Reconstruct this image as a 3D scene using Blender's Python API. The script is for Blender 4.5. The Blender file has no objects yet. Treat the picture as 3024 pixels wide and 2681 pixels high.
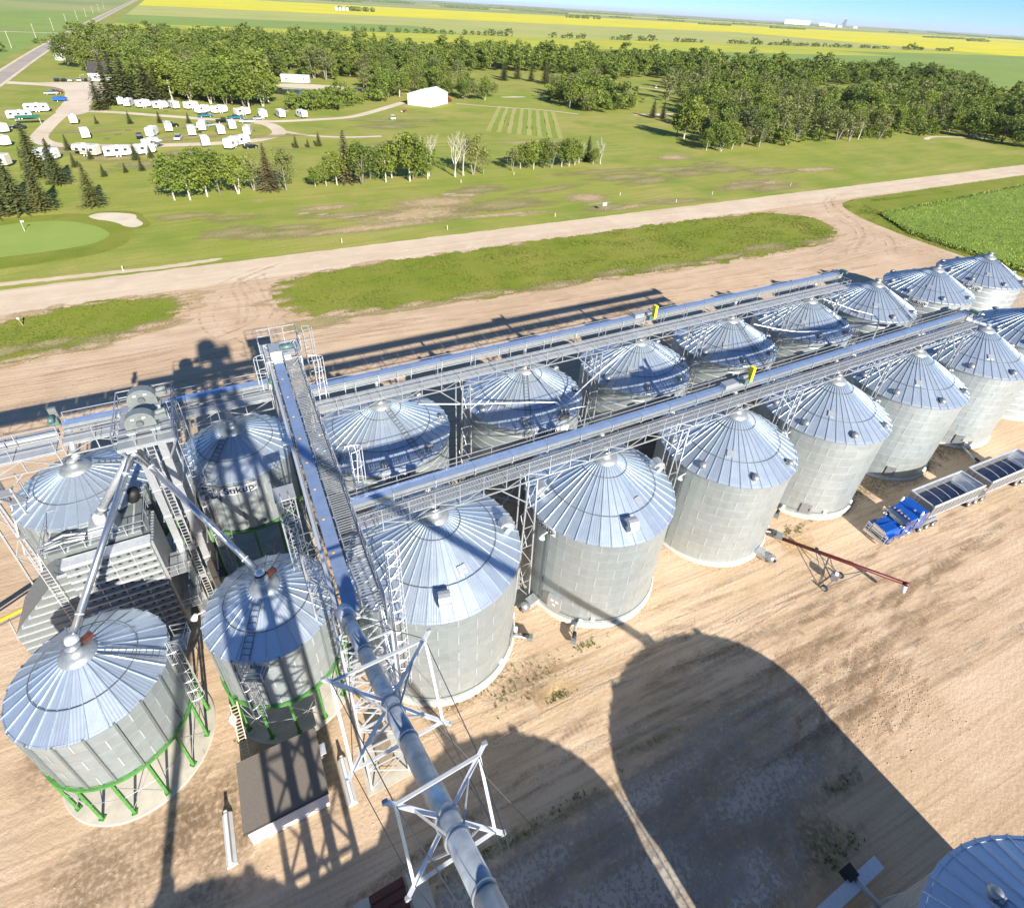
import bpy, math, random
from mathutils import Vector, Matrix, noise as mnoise
R_ = math.radians
rnd = random.Random(7)
scene = bpy.context.scene
COL = scene.collection
# ------------------------------------------------------------------ camera
# World frame: X runs along the bin rows, Y away from the viewer across the rows, Z up (metres).
cd = bpy.data.cameras.new('camera'); cam = bpy.data.objects.new('camera', cd); COL.objects.link(cam)
cd.sensor_fit = 'HORIZONTAL'; cd.sensor_width = 36.0
cd.lens = 36.0 * 1630.08 / 3024.0
cd.shift_y = -(1340.5 - 1112.27) / 3024.0
cd.clip_start = 0.1; cd.clip_end = 90000.0
PITCH, ROLL, YAW = 0.592, 0.060, R_(28.9956)
fwd = Vector((math.sin(YAW) * math.cos(PITCH), math.cos(YAW) * math.cos(PITCH), -math.sin(PITCH)))
rgt = Vector((math.cos(YAW), -math.sin(YAW), 0)); upv = rgt.cross(fwd)
r2 = math.cos(ROLL) * rgt + math.sin(ROLL) * upv; u2 = -math.sin(ROLL) * rgt + math.cos(ROLL) * upv
cm = Matrix((r2, u2, -fwd)).transposed().to_4x4(); cm.translation = Vector((0, 0, 45.345))
cam.matrix_world = cm
scene.camera = cam
# ------------------------------------------------------------------ sky, sun, exposure
SUN_EL, SUN_AZ = R_(27.3), R_(92.0)          # SUN_AZ: direction in which shadows fall, from +X
world = bpy.data.worlds.new('World'); scene.world = world; world.use_nodes = True
wn = world.node_tree.nodes; wl = world.node_tree.links
sky = wn.new('ShaderNodeTexSky'); sky.sky_type = 'NISHITA'; sky.sun_disc = False
sky.sun_elevation = SUN_EL; sky.sun_rotation = R_(180 - 2)
sky.altitude = 12000; sky.air_density = 3.0; sky.dust_density = 0.0; sky.ozone_density = 6.0
wn['Background'].inputs['Strength'].default_value = 0.09
wl.new(sky.outputs[0], wn['Background'].inputs['Color'])
sd = bpy.data.lights.new('sun', 'SUN'); sd.energy = 5.0; sd.angle = R_(0.53); sd.color = (1.0, 0.94, 0.84)
sun = bpy.data.objects.new('sun', sd); COL.objects.link(sun)
sdir = Vector((math.cos(SUN_AZ) * math.cos(SUN_EL), math.sin(SUN_AZ) * math.cos(SUN_EL), -math.sin(SUN_EL)))
sun.rotation_euler = sdir.to_track_quat('-Z', 'Y').to_euler(); sun.location = (0, -60, 80)
vs = scene.view_settings; vs.view_transform = 'Standard'; vs.look = 'None'; vs.exposure = 0.95; vs.gamma = 1.0; vs.use_curve_mapping = False
scene.render.engine = 'CYCLES'
try:
    scene.cycles.max_bounces = 4; scene.cycles.diffuse_bounces = 2; scene.cycles.glossy_bounces = 3
    scene.cycles.transparent_max_bounces = 40; scene.cycles.volume_bounces = 0
except Exception: pass
# ------------------------------------------------------------------ materials
MATS = {}
class NG:
    def __init__(s, m): s.t = m.node_tree; s.n = s.t.nodes; s.l = s.t.links
    def new(s, ty, **kw):
        o = s.n.new(ty)
        for k, v in kw.items():
            if k in o.inputs: s.put(o, k, v)
            else: setattr(o, k, v)
        return o
    def put(s, o, k, v):
        i = o.inputs[k]
        if hasattr(v, 'node'): s.l.new(v, i)
        else: i.default_value = v
    def math(s, op, a, b=0.0, c=0.0):
        o = s.n.new('ShaderNodeMath'); o.operation = op
        for i, v in enumerate((a, b, c)):
            if i < len(o.inputs):
                if hasattr(v, 'node'): s.l.new(v, o.inputs[i])
                else: o.inputs[i].default_value = v
        return o.outputs[0]
    def mix(s, f, a, b, bt='MIX'):
        o = s.n.new('ShaderNodeMix'); o.data_type = 'RGBA'; o.blend_type = bt
        for i, v in ((0, f), (6, a), (7, b)):
            if hasattr(v, 'node'): s.l.new(v, o.inputs[i])
            else: o.inputs[i].default_value = (tuple(v) + (1.0,))[:4] if i else v
        return o.outputs[2]
    def noise(s, vec, scale, detail=4.0, rough=0.55, dist=0.0):
        o = s.n.new('ShaderNodeTexNoise'); o.inputs['Scale'].default_value = scale; o.inputs['Detail'].default_value = detail
        o.inputs['Roughness'].default_value = rough; o.inputs['Distortion'].default_value = dist
        if vec is not None: s.l.new(vec, o.inputs['Vector'])
        return o.outputs['Fac']
    def ramp(s, f, lo, hi):
        o = s.n.new('ShaderNodeMapRange'); o.inputs['From Min'].default_value = lo; o.inputs['From Max'].default_value = hi
        s.l.new(f, o.inputs['Value']); return o.outputs['Result']
    def map(s, vec, scale=(1, 1, 1), rot=(0, 0, 0), loc=(0, 0, 0)):
        o = s.n.new('ShaderNodeMapping'); o.inputs['Scale'].default_value = scale; o.inputs['Rotation'].default_value = rot; o.inputs['Location'].default_value = loc
        s.l.new(vec, o.inputs['Vector']); return o.outputs[0]
    def bump(s, h, strength, dist, normal=None):
        o = s.n.new('ShaderNodeBump'); o.inputs['Strength'].default_value = strength; o.inputs['Distance'].default_value = dist
        s.l.new(h, o.inputs['Height'])
        if normal is not None: s.l.new(normal, o.inputs['Normal'])
        return o.outputs[0]
def newmat(name):
    m = bpy.data.materials.new(name); m.use_nodes = True; MATS[name] = m
    g = NG(m); b = g.n['Principled BSDF']
    tc = g.n.new('ShaderNodeTexCoord'); geo = g.n.new('ShaderNodeNewGeometry'); oi = g.n.new('ShaderNodeObjectInfo')
    return m, g, b, tc.outputs['Object'], geo.outputs['Position'], oi.outputs['Random'], geo.outputs['Random Per Island']
def simple(name, col, rough=0.6, metal=0.0, var=0.12, scale=3.0, rand=0.0, bump=0.0, bscale=40.0, spec=0.5, coat=0.0):
    m, g, b, oc, pos, ra, ri = newmat(name)
    c2 = tuple(c * (1 - var) for c in col); c3 = tuple(min(1, c * (1 + var)) for c in col)
    f = g.ramp(g.noise(pos, scale, 5), 0.3, 0.7)
    c = g.mix(f, c2, c3)
    if rand:
        v = g.math('MULTIPLY_ADD', ra, 2 * rand, 1 - rand)
        cc = g.n.new('ShaderNodeCombineXYZ')
        for i in range(3): g.l.new(v, cc.inputs[i])
        c = g.mix(1.0, c, cc.outputs[0], 'MULTIPLY')
    g.put(b, 'Base Color', c); g.put(b, 'Roughness', rough); g.put(b, 'Metallic', metal)
    b.inputs['Specular IOR Level'].default_value = spec; b.inputs['Coat Weight'].default_value = coat
    if bump: g.put(b, 'Normal', g.bump(g.noise(pos, bscale, 3), bump, 0.02))
    return m
def corrug(name, col, axis, period, strength, rough=0.42, metal=0.75, rand=0.08, var=0.1, stain=0.14):
    m, g, b, oc, pos, ra, ri = newmat(name)
    sp = g.n.new('ShaderNodeSeparateXYZ'); g.l.new(oc, sp.inputs[0])
    h = g.math('SINE', g.math('MULTIPLY', sp.outputs[axis], 2 * math.pi / period))
    f = g.ramp(g.noise(pos, 1.3, 6, 0.65), 0.3, 0.72)
    st = g.ramp(g.noise(g.map(pos, (6, 6, 0.25)), 1.0, 4), 0.35, 0.75)
    c = g.mix(f, tuple(x * (1 - var) for x in col), tuple(min(1, x * (1 + var)) for x in col))
    c = g.mix(g.math('MULTIPLY', st, stain), c, (0.36, 0.35, 0.32))
    v = g.math('MULTIPLY_ADD', ra, 2 * rand, 1 - rand)
    cc = g.n.new('ShaderNodeCombineXYZ')
    for i in range(3): g.l.new(v, cc.inputs[i])
    c = g.mix(1.0, c, cc.outputs[0], 'MULTIPLY')
    g.put(b, 'Base Color', c); g.put(b, 'Metallic', metal)
    g.put(b, 'Roughness', g.math('MULTIPLY_ADD', f, 0.16 if stain else 0.05, rough - (0.08 if stain else 0.025)))
    g.put(b, 'Normal', g.bump(h, strength, period * 0.12))
    return m
corrug('wall_steel', (0.455, 0.50, 0.50), 2, 0.106, 0.40, 0.44, 0.60, 0.03, 0.05, 0.05)
corrug('roof_steel', (0.54, 0.61, 0.685), 1, 0.17, 0.13, 0.38, 0.70, 0.06, 0.04, 0.0)
simple('galv', (0.50, 0.515, 0.52), 0.42, 0.55, 0.12, 5)
simple('galv_bright', (0.70, 0.71, 0.72), 0.38, 0.45, 0.08, 5)
simple('cap_steel', (0.40, 0.425, 0.43), 0.45, 0.6, 0.15, 4); simple('spout_tube', (0.62, 0.64, 0.66), 0.3, 0.92, 0.1, 4)
simple('seam', (0.60, 0.635, 0.63), 0.5, 0.5, 0.06, 5)
simple('rib_steel', (0.47, 0.55, 0.63), 0.4, 0.7, 0.1, 5)
simple('ring_dark', (0.15, 0.16, 0.17), 0.6, 0.3)
simple('trough_cover', (0.36, 0.47, 0.66), 0.30, 0.55, 0.10, 1.5, 0.05)  # galvanised covers; the blue sky reflection is put into the base colour
simple('trough_side', (0.27, 0.29, 0.30), 0.5, 0.4, 0.12, 3)
simple('deck', (0.43, 0.45, 0.46), 0.5, 0.35, 0.12, 2.0, 0.06)
simple('concrete', (0.50, 0.46, 0.38), 0.9, 0, 0.14, 1.2, 0, 0.3, 12)
simple('concrete_white', (0.50, 0.47, 0.41), 0.85, 0, 0.1, 2.5)
simple('green_paint', (0.075, 0.24, 0.05), 0.55, 0.0, 0.25, 4, spec=0.5)
simple('yellow_paint', (0.80, 0.68, 0.03), 0.4, 0, 0.06)
simple('orange_paint', (0.75, 0.36, 0.02), 0.45, 0, 0.08)
simple('red_paint', (0.115, 0.014, 0.011), 0.45, 0, 0.2, 3)
simple('rust', (0.10, 0.035, 0.025), 0.7, 0.1, 0.3, 6)
simple('white_paint', (0.74, 0.74, 0.73), 0.45, 0, 0.05, 1.5)
simple('rv_cream', (0.60, 0.56, 0.47), 0.5, 0, 0.05); simple('rv_tan', (0.36, 0.27, 0.17), 0.5, 0, 0.05)
simple('white_dirty', (0.70, 0.70, 0.67), 0.6, 0, 0.1, 1.5)
simple('blue_paint', (0.009, 0.085, 0.40), 0.22, 0.15, 0.08, 2, coat=0.6)
simple('black', (0.015, 0.015, 0.016), 0.6, 0, 0.2)
simple('rubber', (0.028, 0.027, 0.026), 0.85, 0, 0.2, 6)
simple('chrome', (0.85, 0.85, 0.86), 0.18, 1.0, 0.05)
simple('alu', (0.74, 0.75, 0.76), 0.35, 0.8, 0.08, 3)
simple('alu_dark', (0.33, 0.34, 0.35), 0.45, 0.6, 0.12, 3)
simple('glass', (0.03, 0.04, 0.05), 0.06, 0.0, 0.0, spec=0.9)
simple('motor_green', (0.11, 0.19, 0.175), 0.45, 0.2, 0.15, 6)
simple('gear_grey', (0.24, 0.265, 0.26), 0.45, 0.4, 0.12, 5)
simple('alu_sky_tint', (0.06, 0.09, 0.17), 0.28, 0.55, 0.35, 1.6, bump=0.5, bscale=3)  # polished aluminium trailer interior, dark sky reflection painted into its colour
simple('shingle', (0.17, 0.145, 0.12), 0.9, 0, 0.12, 9, 0, 0.4, 30)
simple('dark_roof', (0.075, 0.062, 0.058), 0.8, 0, 0.15, 3)
simple('lettering', (0.02, 0.02, 0.022), 0.6, 0, 0.0)
simple('wood', (0.30, 0.23, 0.15), 0.8, 0, 0.2, 5)
simple('pale_wood', (0.62, 0.52, 0.33), 0.7, 0, 0.12, 5)
simple('pink_plastic', (0.72, 0.42, 0.42), 0.5, 0, 0.1)
simple('blue_tarp', (0.01, 0.10, 0.52), 0.5, 0, 0.15)
simple('green_tarp', (0.03, 0.16, 0.11), 0.6, 0, 0.15)
for nm_, c_ in dict(car_black=(0.012, 0.012, 0.014), car_white=(0.75, 0.75, 0.75), car_silver=(0.42, 0.43, 0.44), car_blue=(0.02, 0.10, 0.24), car_red=(0.24, 0.012, 0.012), car_teal=(0.02, 0.16, 0.22)).items():
    simple(nm_, c_, 0.25, 0.2, 0.05, 1, coat=0.4)
def leafmat(name, col, dry=0.25, hue=0.25):
    m, g, b, oc, pos, ra, ri = newmat(name)
    c = g.mix(ri, tuple(x * 0.65 for x in col), tuple(x * 1.35 for x in col))
    c = g.mix(g.math('MULTIPLY', ra, hue), c, (col[0] * 1.7, col[1] * 1.1, col[2] * 0.9))
    tv = g.ramp(g.noise(g.map(pos, (1, 1, 0.3)), 0.085, 1), 0.30, 0.70)
    c = g.mix(g.math('SUBTRACT', 1.0, tv), c, tuple(x * 0.74 for x in col)); c = g.mix(g.math('MULTIPLY', g.ramp(g.noise(g.map(pos, loc=(91, 17, 0)), 0.06, 1), 0.5, 0.75), 0.6), c, (col[0] * 1.5, col[1] * 1.3, col[2] * 1.0))
    f = g.ramp(g.noise(pos, 0.35, 2), 0.45, 0.8)
    c = g.mix(g.math('MULTIPLY', f, dry), c, (0.19, 0.17, 0.07))
    g.put(b, 'Base Color', c); g.put(b, 'Roughness', 0.6); b.inputs['Specular IOR Level'].default_value = 0.25
    tr = g.n.new('ShaderNodeBsdfTranslucent'); g.l.new(c, tr.inputs['Color'])
    mx = g.n.new('ShaderNodeMixShader'); mx.inputs[0].default_value = 0.28
    g.l.new(b.outputs[0], mx.inputs[1]); g.l.new(tr.outputs[0], mx.inputs[2]); g.l.new(mx.outputs[0], g.n['Material Output'].inputs['Surface'])
leafmat('leaf', (0.205, 0.275, 0.048), .1, .3); leafmat('leaf_dark', (0.16, 0.225, 0.045), .1, .3); leafmat('leaf_light', (0.20, 0.27, 0.045), .1, .2)
leafmat('leaf_grey', (0.215, 0.255, 0.08), 0.3); leafmat('needle', (0.19, 0.225, 0.08), 0.35); leafmat('needle_brown', (0.27, 0.24, 0.12), 0.5)
leafmat('blade', (0.18, 0.235, 0.024), 0.45); leafmat('crop_tip', (0.29, 0.385, 0.08), 0.1); leafmat('weed_leaf', (0.16, 0.185, 0.045), 0.5); leafmat('straw', (0.30, 0.24, 0.11), 0.2)
simple('bark', (0.20, 0.165, 0.125), 0.9, 0, 0.3, 3); simple('bark_grey', (0.26, 0.225, 0.18), 0.85, 0, 0.2, 3); simple('bark_pale', (0.50, 0.45, 0.38), 0.85, 0, 0.2, 3)
# ---- ground materials (position driven)
def groundmat(name, cols, scales, streak=None, bump=0.25, bscale=3.0, alpha=None, rough=0.95, bdist=0.08, fine=None):
    """cols: list of colours mixed by noises of given scales; streak=(scale_along,scale_across,colour,amt,angle)."""
    m, g, b, oc, pos, ra, ri = newmat(name)
    c = None
    for i, col in enumerate(cols):
        if c is None:
            rgb = g.n.new('ShaderNodeRGB'); rgb.outputs[0].default_value = tuple(col) + (1,); c = rgb.outputs[0]
        else:
            sc, lo, hi = scales[i - 1]
            c = g.mix(g.ramp(g.noise(g.map(pos, loc=(i * 37.1, i * 11.7, 0)), sc, 3, 0.62), lo, hi), c, col)
    if streak:
        for sa, sx, col, amt, a in streak:
            f = g.ramp(g.noise(g.map(g.map(pos, rot=(0, 0, -a)), (sa, sx, 1)), 1.0, 3, 0.62), 0.5, 0.72)
            c = g.mix(g.math('MULTIPLY', f, amt), c, col)
    if fine:
        f = g.noise(pos, fine[0], 2, 0.7)
        c = g.mix(g.math('MULTIPLY', g.ramp(f, 0.35, 0.75), fine[1]), c, fine[2])
    g.put(b, 'Base Color', c); g.put(b, 'Roughness', rough); b.inputs['Specular IOR Level'].default_value = 0.15
    if bump and not alpha: g.put(b, 'Normal', g.bump(g.noise(pos, bscale, 3, 0.68), bump, bdist))
    if alpha:
        # generated coordinates: soft, ragged fade towards the sheet's rim
        tcn = g.n.new('ShaderNodeTexCoord'); v = g.map(tcn.outputs['Generated'], (2, 2, 0), loc=(-1, -1, 0))
        ln = g.n.new('ShaderNodeVectorMath'); ln.operation = 'LENGTH'; g.l.new(v, ln.inputs[0])
        nz = g.noise(g.map(pos, alpha[3] if len(alpha) > 3 else (1, 1, 1)), alpha[0], 3, 0.65)
        f = g.math('ADD', g.math('SUBTRACT', 1.0, ln.outputs['Value']), g.math('MULTIPLY', g.math('SUBTRACT', nz, 0.5), alpha[1]))
        f = g.math('MULTIPLY', g.math('MULTIPLY', g.ramp(f, 0.10, 0.85), g.ramp(g.noise(pos, 3.2, 2, 0.7), 0.28, 0.62)), alpha[2])
        tr = g.n.new('ShaderNodeBsdfTransparent'); mx = g.n.new('ShaderNodeMixShader')
        g.l.new(f, mx.inputs[0]); g.l.new(tr.outputs[0], mx.inputs[1]); g.l.new(b.outputs[0], mx.inputs[2]); g.l.new(mx.outputs[0], g.n['Material Output'].inputs['Surface'])
    return m
DIRT = (0.645, 0.47, 0.315)
groundmat('dirt', [DIRT, (0.56, 0.40, 0.262), (0.69, 0.53, 0.375), (0.45, 0.32, 0.20)], [(0.045, 0.38, 0.62), (0.11, 0.44, 0.72), (0.17, 0.54, 0.82)],
          [(0.05, 1.1, (0.65, 0.505, 0.35), 0.6, R_(-4)), (0.03, 2.4, (0.36, 0.255, 0.15), 0.6, R_(-5)), (0.05, 0.55, (0.42, 0.30, 0.18), 0.5, R_(2)), (0.02, 3.6, (0.33, 0.23, 0.135), 0.5, R_(-3))], 0.55, 2.6, fine=(6.0, 0.3, (0.33, 0.235, 0.145)), bdist=0.10)
groundmat('gravel_road', [(0.64, 0.51, 0.37), (0.56, 0.43, 0.30), (0.68, 0.57, 0.44)], [(0.08, 0.35, 0.7), (0.3, 0.5, 0.8)],
          [(0.02, 0.9, (0.74, 0.62, 0.50), 0.6, 0.0), (0.02, 0.6, (0.48, 0.35, 0.24), 0.4, 0.0)], 0.4, 4.0)
groundmat('pale_gravel', [(0.66, 0.56, 0.43), (0.57, 0.46, 0.34), (0.70, 0.62, 0.50)], [(0.05, 0.35, 0.7), (0.2, 0.5, 0.8)], None, 0.3, 3.0)
groundmat('asphalt', [(0.36, 0.31, 0.26), (0.42, 0.37, 0.31)], [(0.05, 0.4, 0.7)], None, 0.1)
groundmat('grass', [(0.30, 0.325, 0.052), (0.40, 0.35, 0.10), (0.205, 0.27, 0.036), (0.42, 0.335, 0.145)], [(0.022, 0.40, 0.60), (0.045, 0.46, 0.66), (0.09, 0.56, 0.78)],
          [(0.012, 0.16, (0.21, 0.28, 0.034), 0.75, 0.0), (0.02, 0.45, (0.37, 0.31, 0.115), 0.6, 0.0), (0.05, 0.9, (0.18, 0.235, 0.032), 0.6, R_(8)), (0.006, 0.75, (0.18, 0.24, 0.032), 0.55, R_(-2)), (0.005, 1.3, (0.36, 0.32, 0.11), 0.4, R_(1))], 0.6, 1.2, fine=(1.9, 0.45, (0.165, 0.205, 0.034)), bdist=0.15)
groundmat('grass_lush', [(0.20, 0.25, 0.024), (0.29, 0.28, 0.05), (0.145, 0.20, 0.018)], [(0.06, 0.35, 0.65), (0.12, 0.5, 0.78)],
          [(0.03, 0.5, (0.235, 0.25, 0.065), 0.5, 0.0)], 0.9, 2.5, fine=(3.0, 0.45, (0.085, 0.135, 0.02)), bdist=0.15)
groundmat('putting_green', [(0.235, 0.325, 0.065), (0.275, 0.345, 0.08)], [(0.1, 0.35, 0.65)], None, 0.1)
groundmat('fairway_a', [(0.205, 0.275, 0.04), (0.25, 0.295, 0.055)], [(0.06, 0.35, 0.65)], None, 0.2)
groundmat('fairway_b', [(0.34, 0.345, 0.095), (0.40, 0.36, 0.13)], [(0.06, 0.35, 0.65)], None, 0.2)
groundmat('sand', [(0.66, 0.58, 0.44), (0.58, 0.50, 0.37)], [(0.2, 0.4, 0.7)], None, 0.2, 1.5)
groundmat('crop_leaf', [(0.20, 0.285, 0.042), (0.25, 0.325, 0.06), (0.14, 0.215, 0.028)], [(0.12, 0.35, 0.65), (0.5, 0.5, 0.75)], [(0.05, 0.9, (0.22, 0.29, 0.065), 0.6, R_(-12))], 1.0, 3.0, fine=(3.0, 0.6, (0.10, 0.19, 0.024)), bdist=0.2)
groundmat('canola', [(0.68, 0.59, 0.02), (0.58, 0.54, 0.035), (0.46, 0.48, 0.06)], [(0.004, 0.4, 0.7), (0.008, 0.5, 0.8)], [(0.0012, 0.012, (0.42, 0.46, 0.07), 0.4, R_(3)), (0.0008, 0.02, (0.62, 0.56, 0.08), 0.4, R_(1))], 0)
groundmat('canola_thin', [(0.40, 0.42, 0.05), (0.50, 0.47, 0.05), (0.28, 0.345, 0.06)], [(0.006, 0.4, 0.65), (0.012, 0.5, 0.8)], [(0.003, 0.03, (0.22, 0.29, 0.05), 0.5, 0.0)], 0)
groundmat('pale_field', [(0.44, 0.42, 0.14), (0.38, 0.40, 0.11), (0.31, 0.36, 0.09)], [(0.004, 0.4, 0.65), (0.01, 0.5, 0.8)], [(0.002, 0.03, (0.22, 0.28, 0.07), 0.5, 0.0)], 0)
groundmat('green_field', [(0.215, 0.30, 0.065), (0.255, 0.325, 0.08), (0.185, 0.265, 0.058)], [(0.004, 0.4, 0.65), (0.02, 0.5, 0.8)], [(0.002, 0.02, (0.21, 0.29, 0.075), 0.5, 0.0)], 0)
groundmat('far_field', [(0.24, 0.29, 0.10), (0.33, 0.34, 0.13), (0.17, 0.23, 0.09)], [(0.0012, 0.4, 0.6), (0.002, 0.5, 0.7)], [(0.0002, 0.0025, (0.34, 0.32, 0.09), 0.5, 0.0)], 0)
groundmat('bare_soil', [(0.52, 0.37, 0.22), (0.42, 0.33, 0.17), (0.60, 0.47, 0.32)], [(0.2, 0.35, 0.65), (0.5, 0.5, 0.75)], None, 0.4, alpha=(0.5, 1.1, 1.9))
groundmat('straw_patch', [(0.38, 0.31, 0.15), (0.31, 0.28, 0.12)], [(0.2, 0.35, 0.65)], None, 0.4, alpha=(0.35, 1.5, 1.7, (0.35, 1, 1)))
groundmat('pale_track', [(0.50, 0.42, 0.30), (0.42, 0.34, 0.22)], [(0.2, 0.35, 0.65)], None, 0.3, alpha=(0.6, 1.3, 2.2))
groundmat('weed', [(0.13, 0.15, 0.035), (0.27, 0.22, 0.08)], [(0.6, 0.35, 0.65)], None, 0.8, alpha=(0.9, 1.9, 0.55))
groundmat('spilled_grain', [(0.66, 0.46, 0.22), (0.60, 0.42, 0.22)], [(0.4, 0.35, 0.65)], None, 0.3, alpha=(0.7, 1.3, 1.3))
groundmat('damp_earth', [(0.25, 0.175, 0.105), (0.32, 0.23, 0.14)], [(0.3, 0.35, 0.65)], None, 0.6, alpha=(0.4, 1.6, 0.7))
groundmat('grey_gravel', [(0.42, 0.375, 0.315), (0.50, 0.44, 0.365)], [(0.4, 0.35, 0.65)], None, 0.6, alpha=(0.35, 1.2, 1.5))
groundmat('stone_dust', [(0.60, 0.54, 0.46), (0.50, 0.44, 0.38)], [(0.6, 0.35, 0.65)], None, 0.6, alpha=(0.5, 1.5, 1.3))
def trackmat():
    m, g, b, oc, pos, ra, ri = newmat('tyre_mark')
    sp = g.n.new('ShaderNodeSeparateXYZ'); g.l.new(oc, sp.inputs[0])
    tread = g.math('SINE', g.math('MULTIPLY', sp.outputs[0], 2 * math.pi / 0.42))
    g.put(b, 'Base Color', g.mix(g.ramp(tread, -0.3, 0.6), (0.33, 0.225, 0.14), (0.52, 0.37, 0.245))); g.put(b, 'Roughness', 0.95)
    g.put(b, 'Normal', g.bump(tread, 0.5, 0.04))
    f = g.ramp(g.noise(g.map(pos, (0.22, 0.9, 1)), 1.0, 5, 0.65), 0.48, 0.70)
    tr = g.n.new('ShaderNodeBsdfTransparent'); mx = g.n.new('ShaderNodeMixShader')
    g.l.new(g.math('MULTIPLY', f, 0.55), mx.inputs[0]); g.l.new(tr.outputs[0], mx.inputs[1]); g.l.new(b.outputs[0], mx.inputs[2]); g.l.new(mx.outputs[0], g.n['Material Output'].inputs['Surface'])
trackmat()
def gratemat():
    m, g, b, oc, pos, ra, ri = newmat('grating')
    g.put(b, 'Base Color', (0.40, 0.42, 0.43, 1)); g.put(b, 'Roughness', 0.5); g.put(b, 'Metallic', 0.5)
gratemat()
# ------------------------------------------------------------------ geometry helpers
ORG = {}
def setp(o, label=None, cat=None, group=None, kind=None):
    if label: o['label'] = label
    if cat: o['category'] = cat
    if group: o['group'] = group
    if kind: o['kind'] = kind
    return o
def thing(name, label, cat, loc=(0, 0, 0), rz=0.0, group=None, world=False):
    o = bpy.data.objects.new(name, None); COL.objects.link(o); o.location = loc; o.rotation_euler = (0, 0, rz)
    o.empty_display_size = 0.3
    setp(o, label, cat, group)
    if world: ORG[o.name] = Vector(loc)
    return o
def org(parent): return ORG.get(parent.name, Vector((0, 0, 0))) if parent else Vector((0, 0, 0))
def add(name, me, parent=None, loc=None, rz=None, M=None):
    o = bpy.data.objects.new(name, me); COL.objects.link(o)
    if parent: o.parent = parent
    if M is not None: o.matrix_local = M
    if loc is not None: o.location = loc
    if rz is not None: o.rotation_euler = (0, 0, rz)
    return o
UNIT = {}
def unit(kind, mat):
    k = (kind, mat)
    if k not in UNIT:
        b = MB()
        if kind == 'box': b.box((0, 0, 0.5), (1, 1, 1))
        else: b.cyl((0, 0, 0), (0, 0, 1), 0.5, 0.5, 10)
        UNIT[k] = b.mesh('unit_' + kind, mat, smooth=(kind != 'box'))
    return UNIT[k]
def frameM(a, b, w, h):
    a = Vector(a); b = Vector(b); d = b - a; L = d.length; z = d / L
    ref = Vector((0, 0, 1)) if abs(z.z) < 0.95 else Vector((0, 1, 0))
    x = ref.cross(z).normalized(); y = z.cross(x)
    return Matrix(((x.x * w, y.x * h, z.x * L, a.x), (x.y * w, y.y * h, z.y * L, a.y), (x.z * w, y.z * h, z.z * L, a.z), (0, 0, 0, 1)))
def bar(name, a, b, w, h, mat, parent, kind='box'):
    o_ = org(parent)
    return add(name, unit(kind, mat), parent, M=frameM(Vector(a) - o_, Vector(b) - o_, w, h))
def rod(name, a, b, d, mat, parent): return bar(name, a, b, d, d, mat, parent, 'rod')
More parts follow.
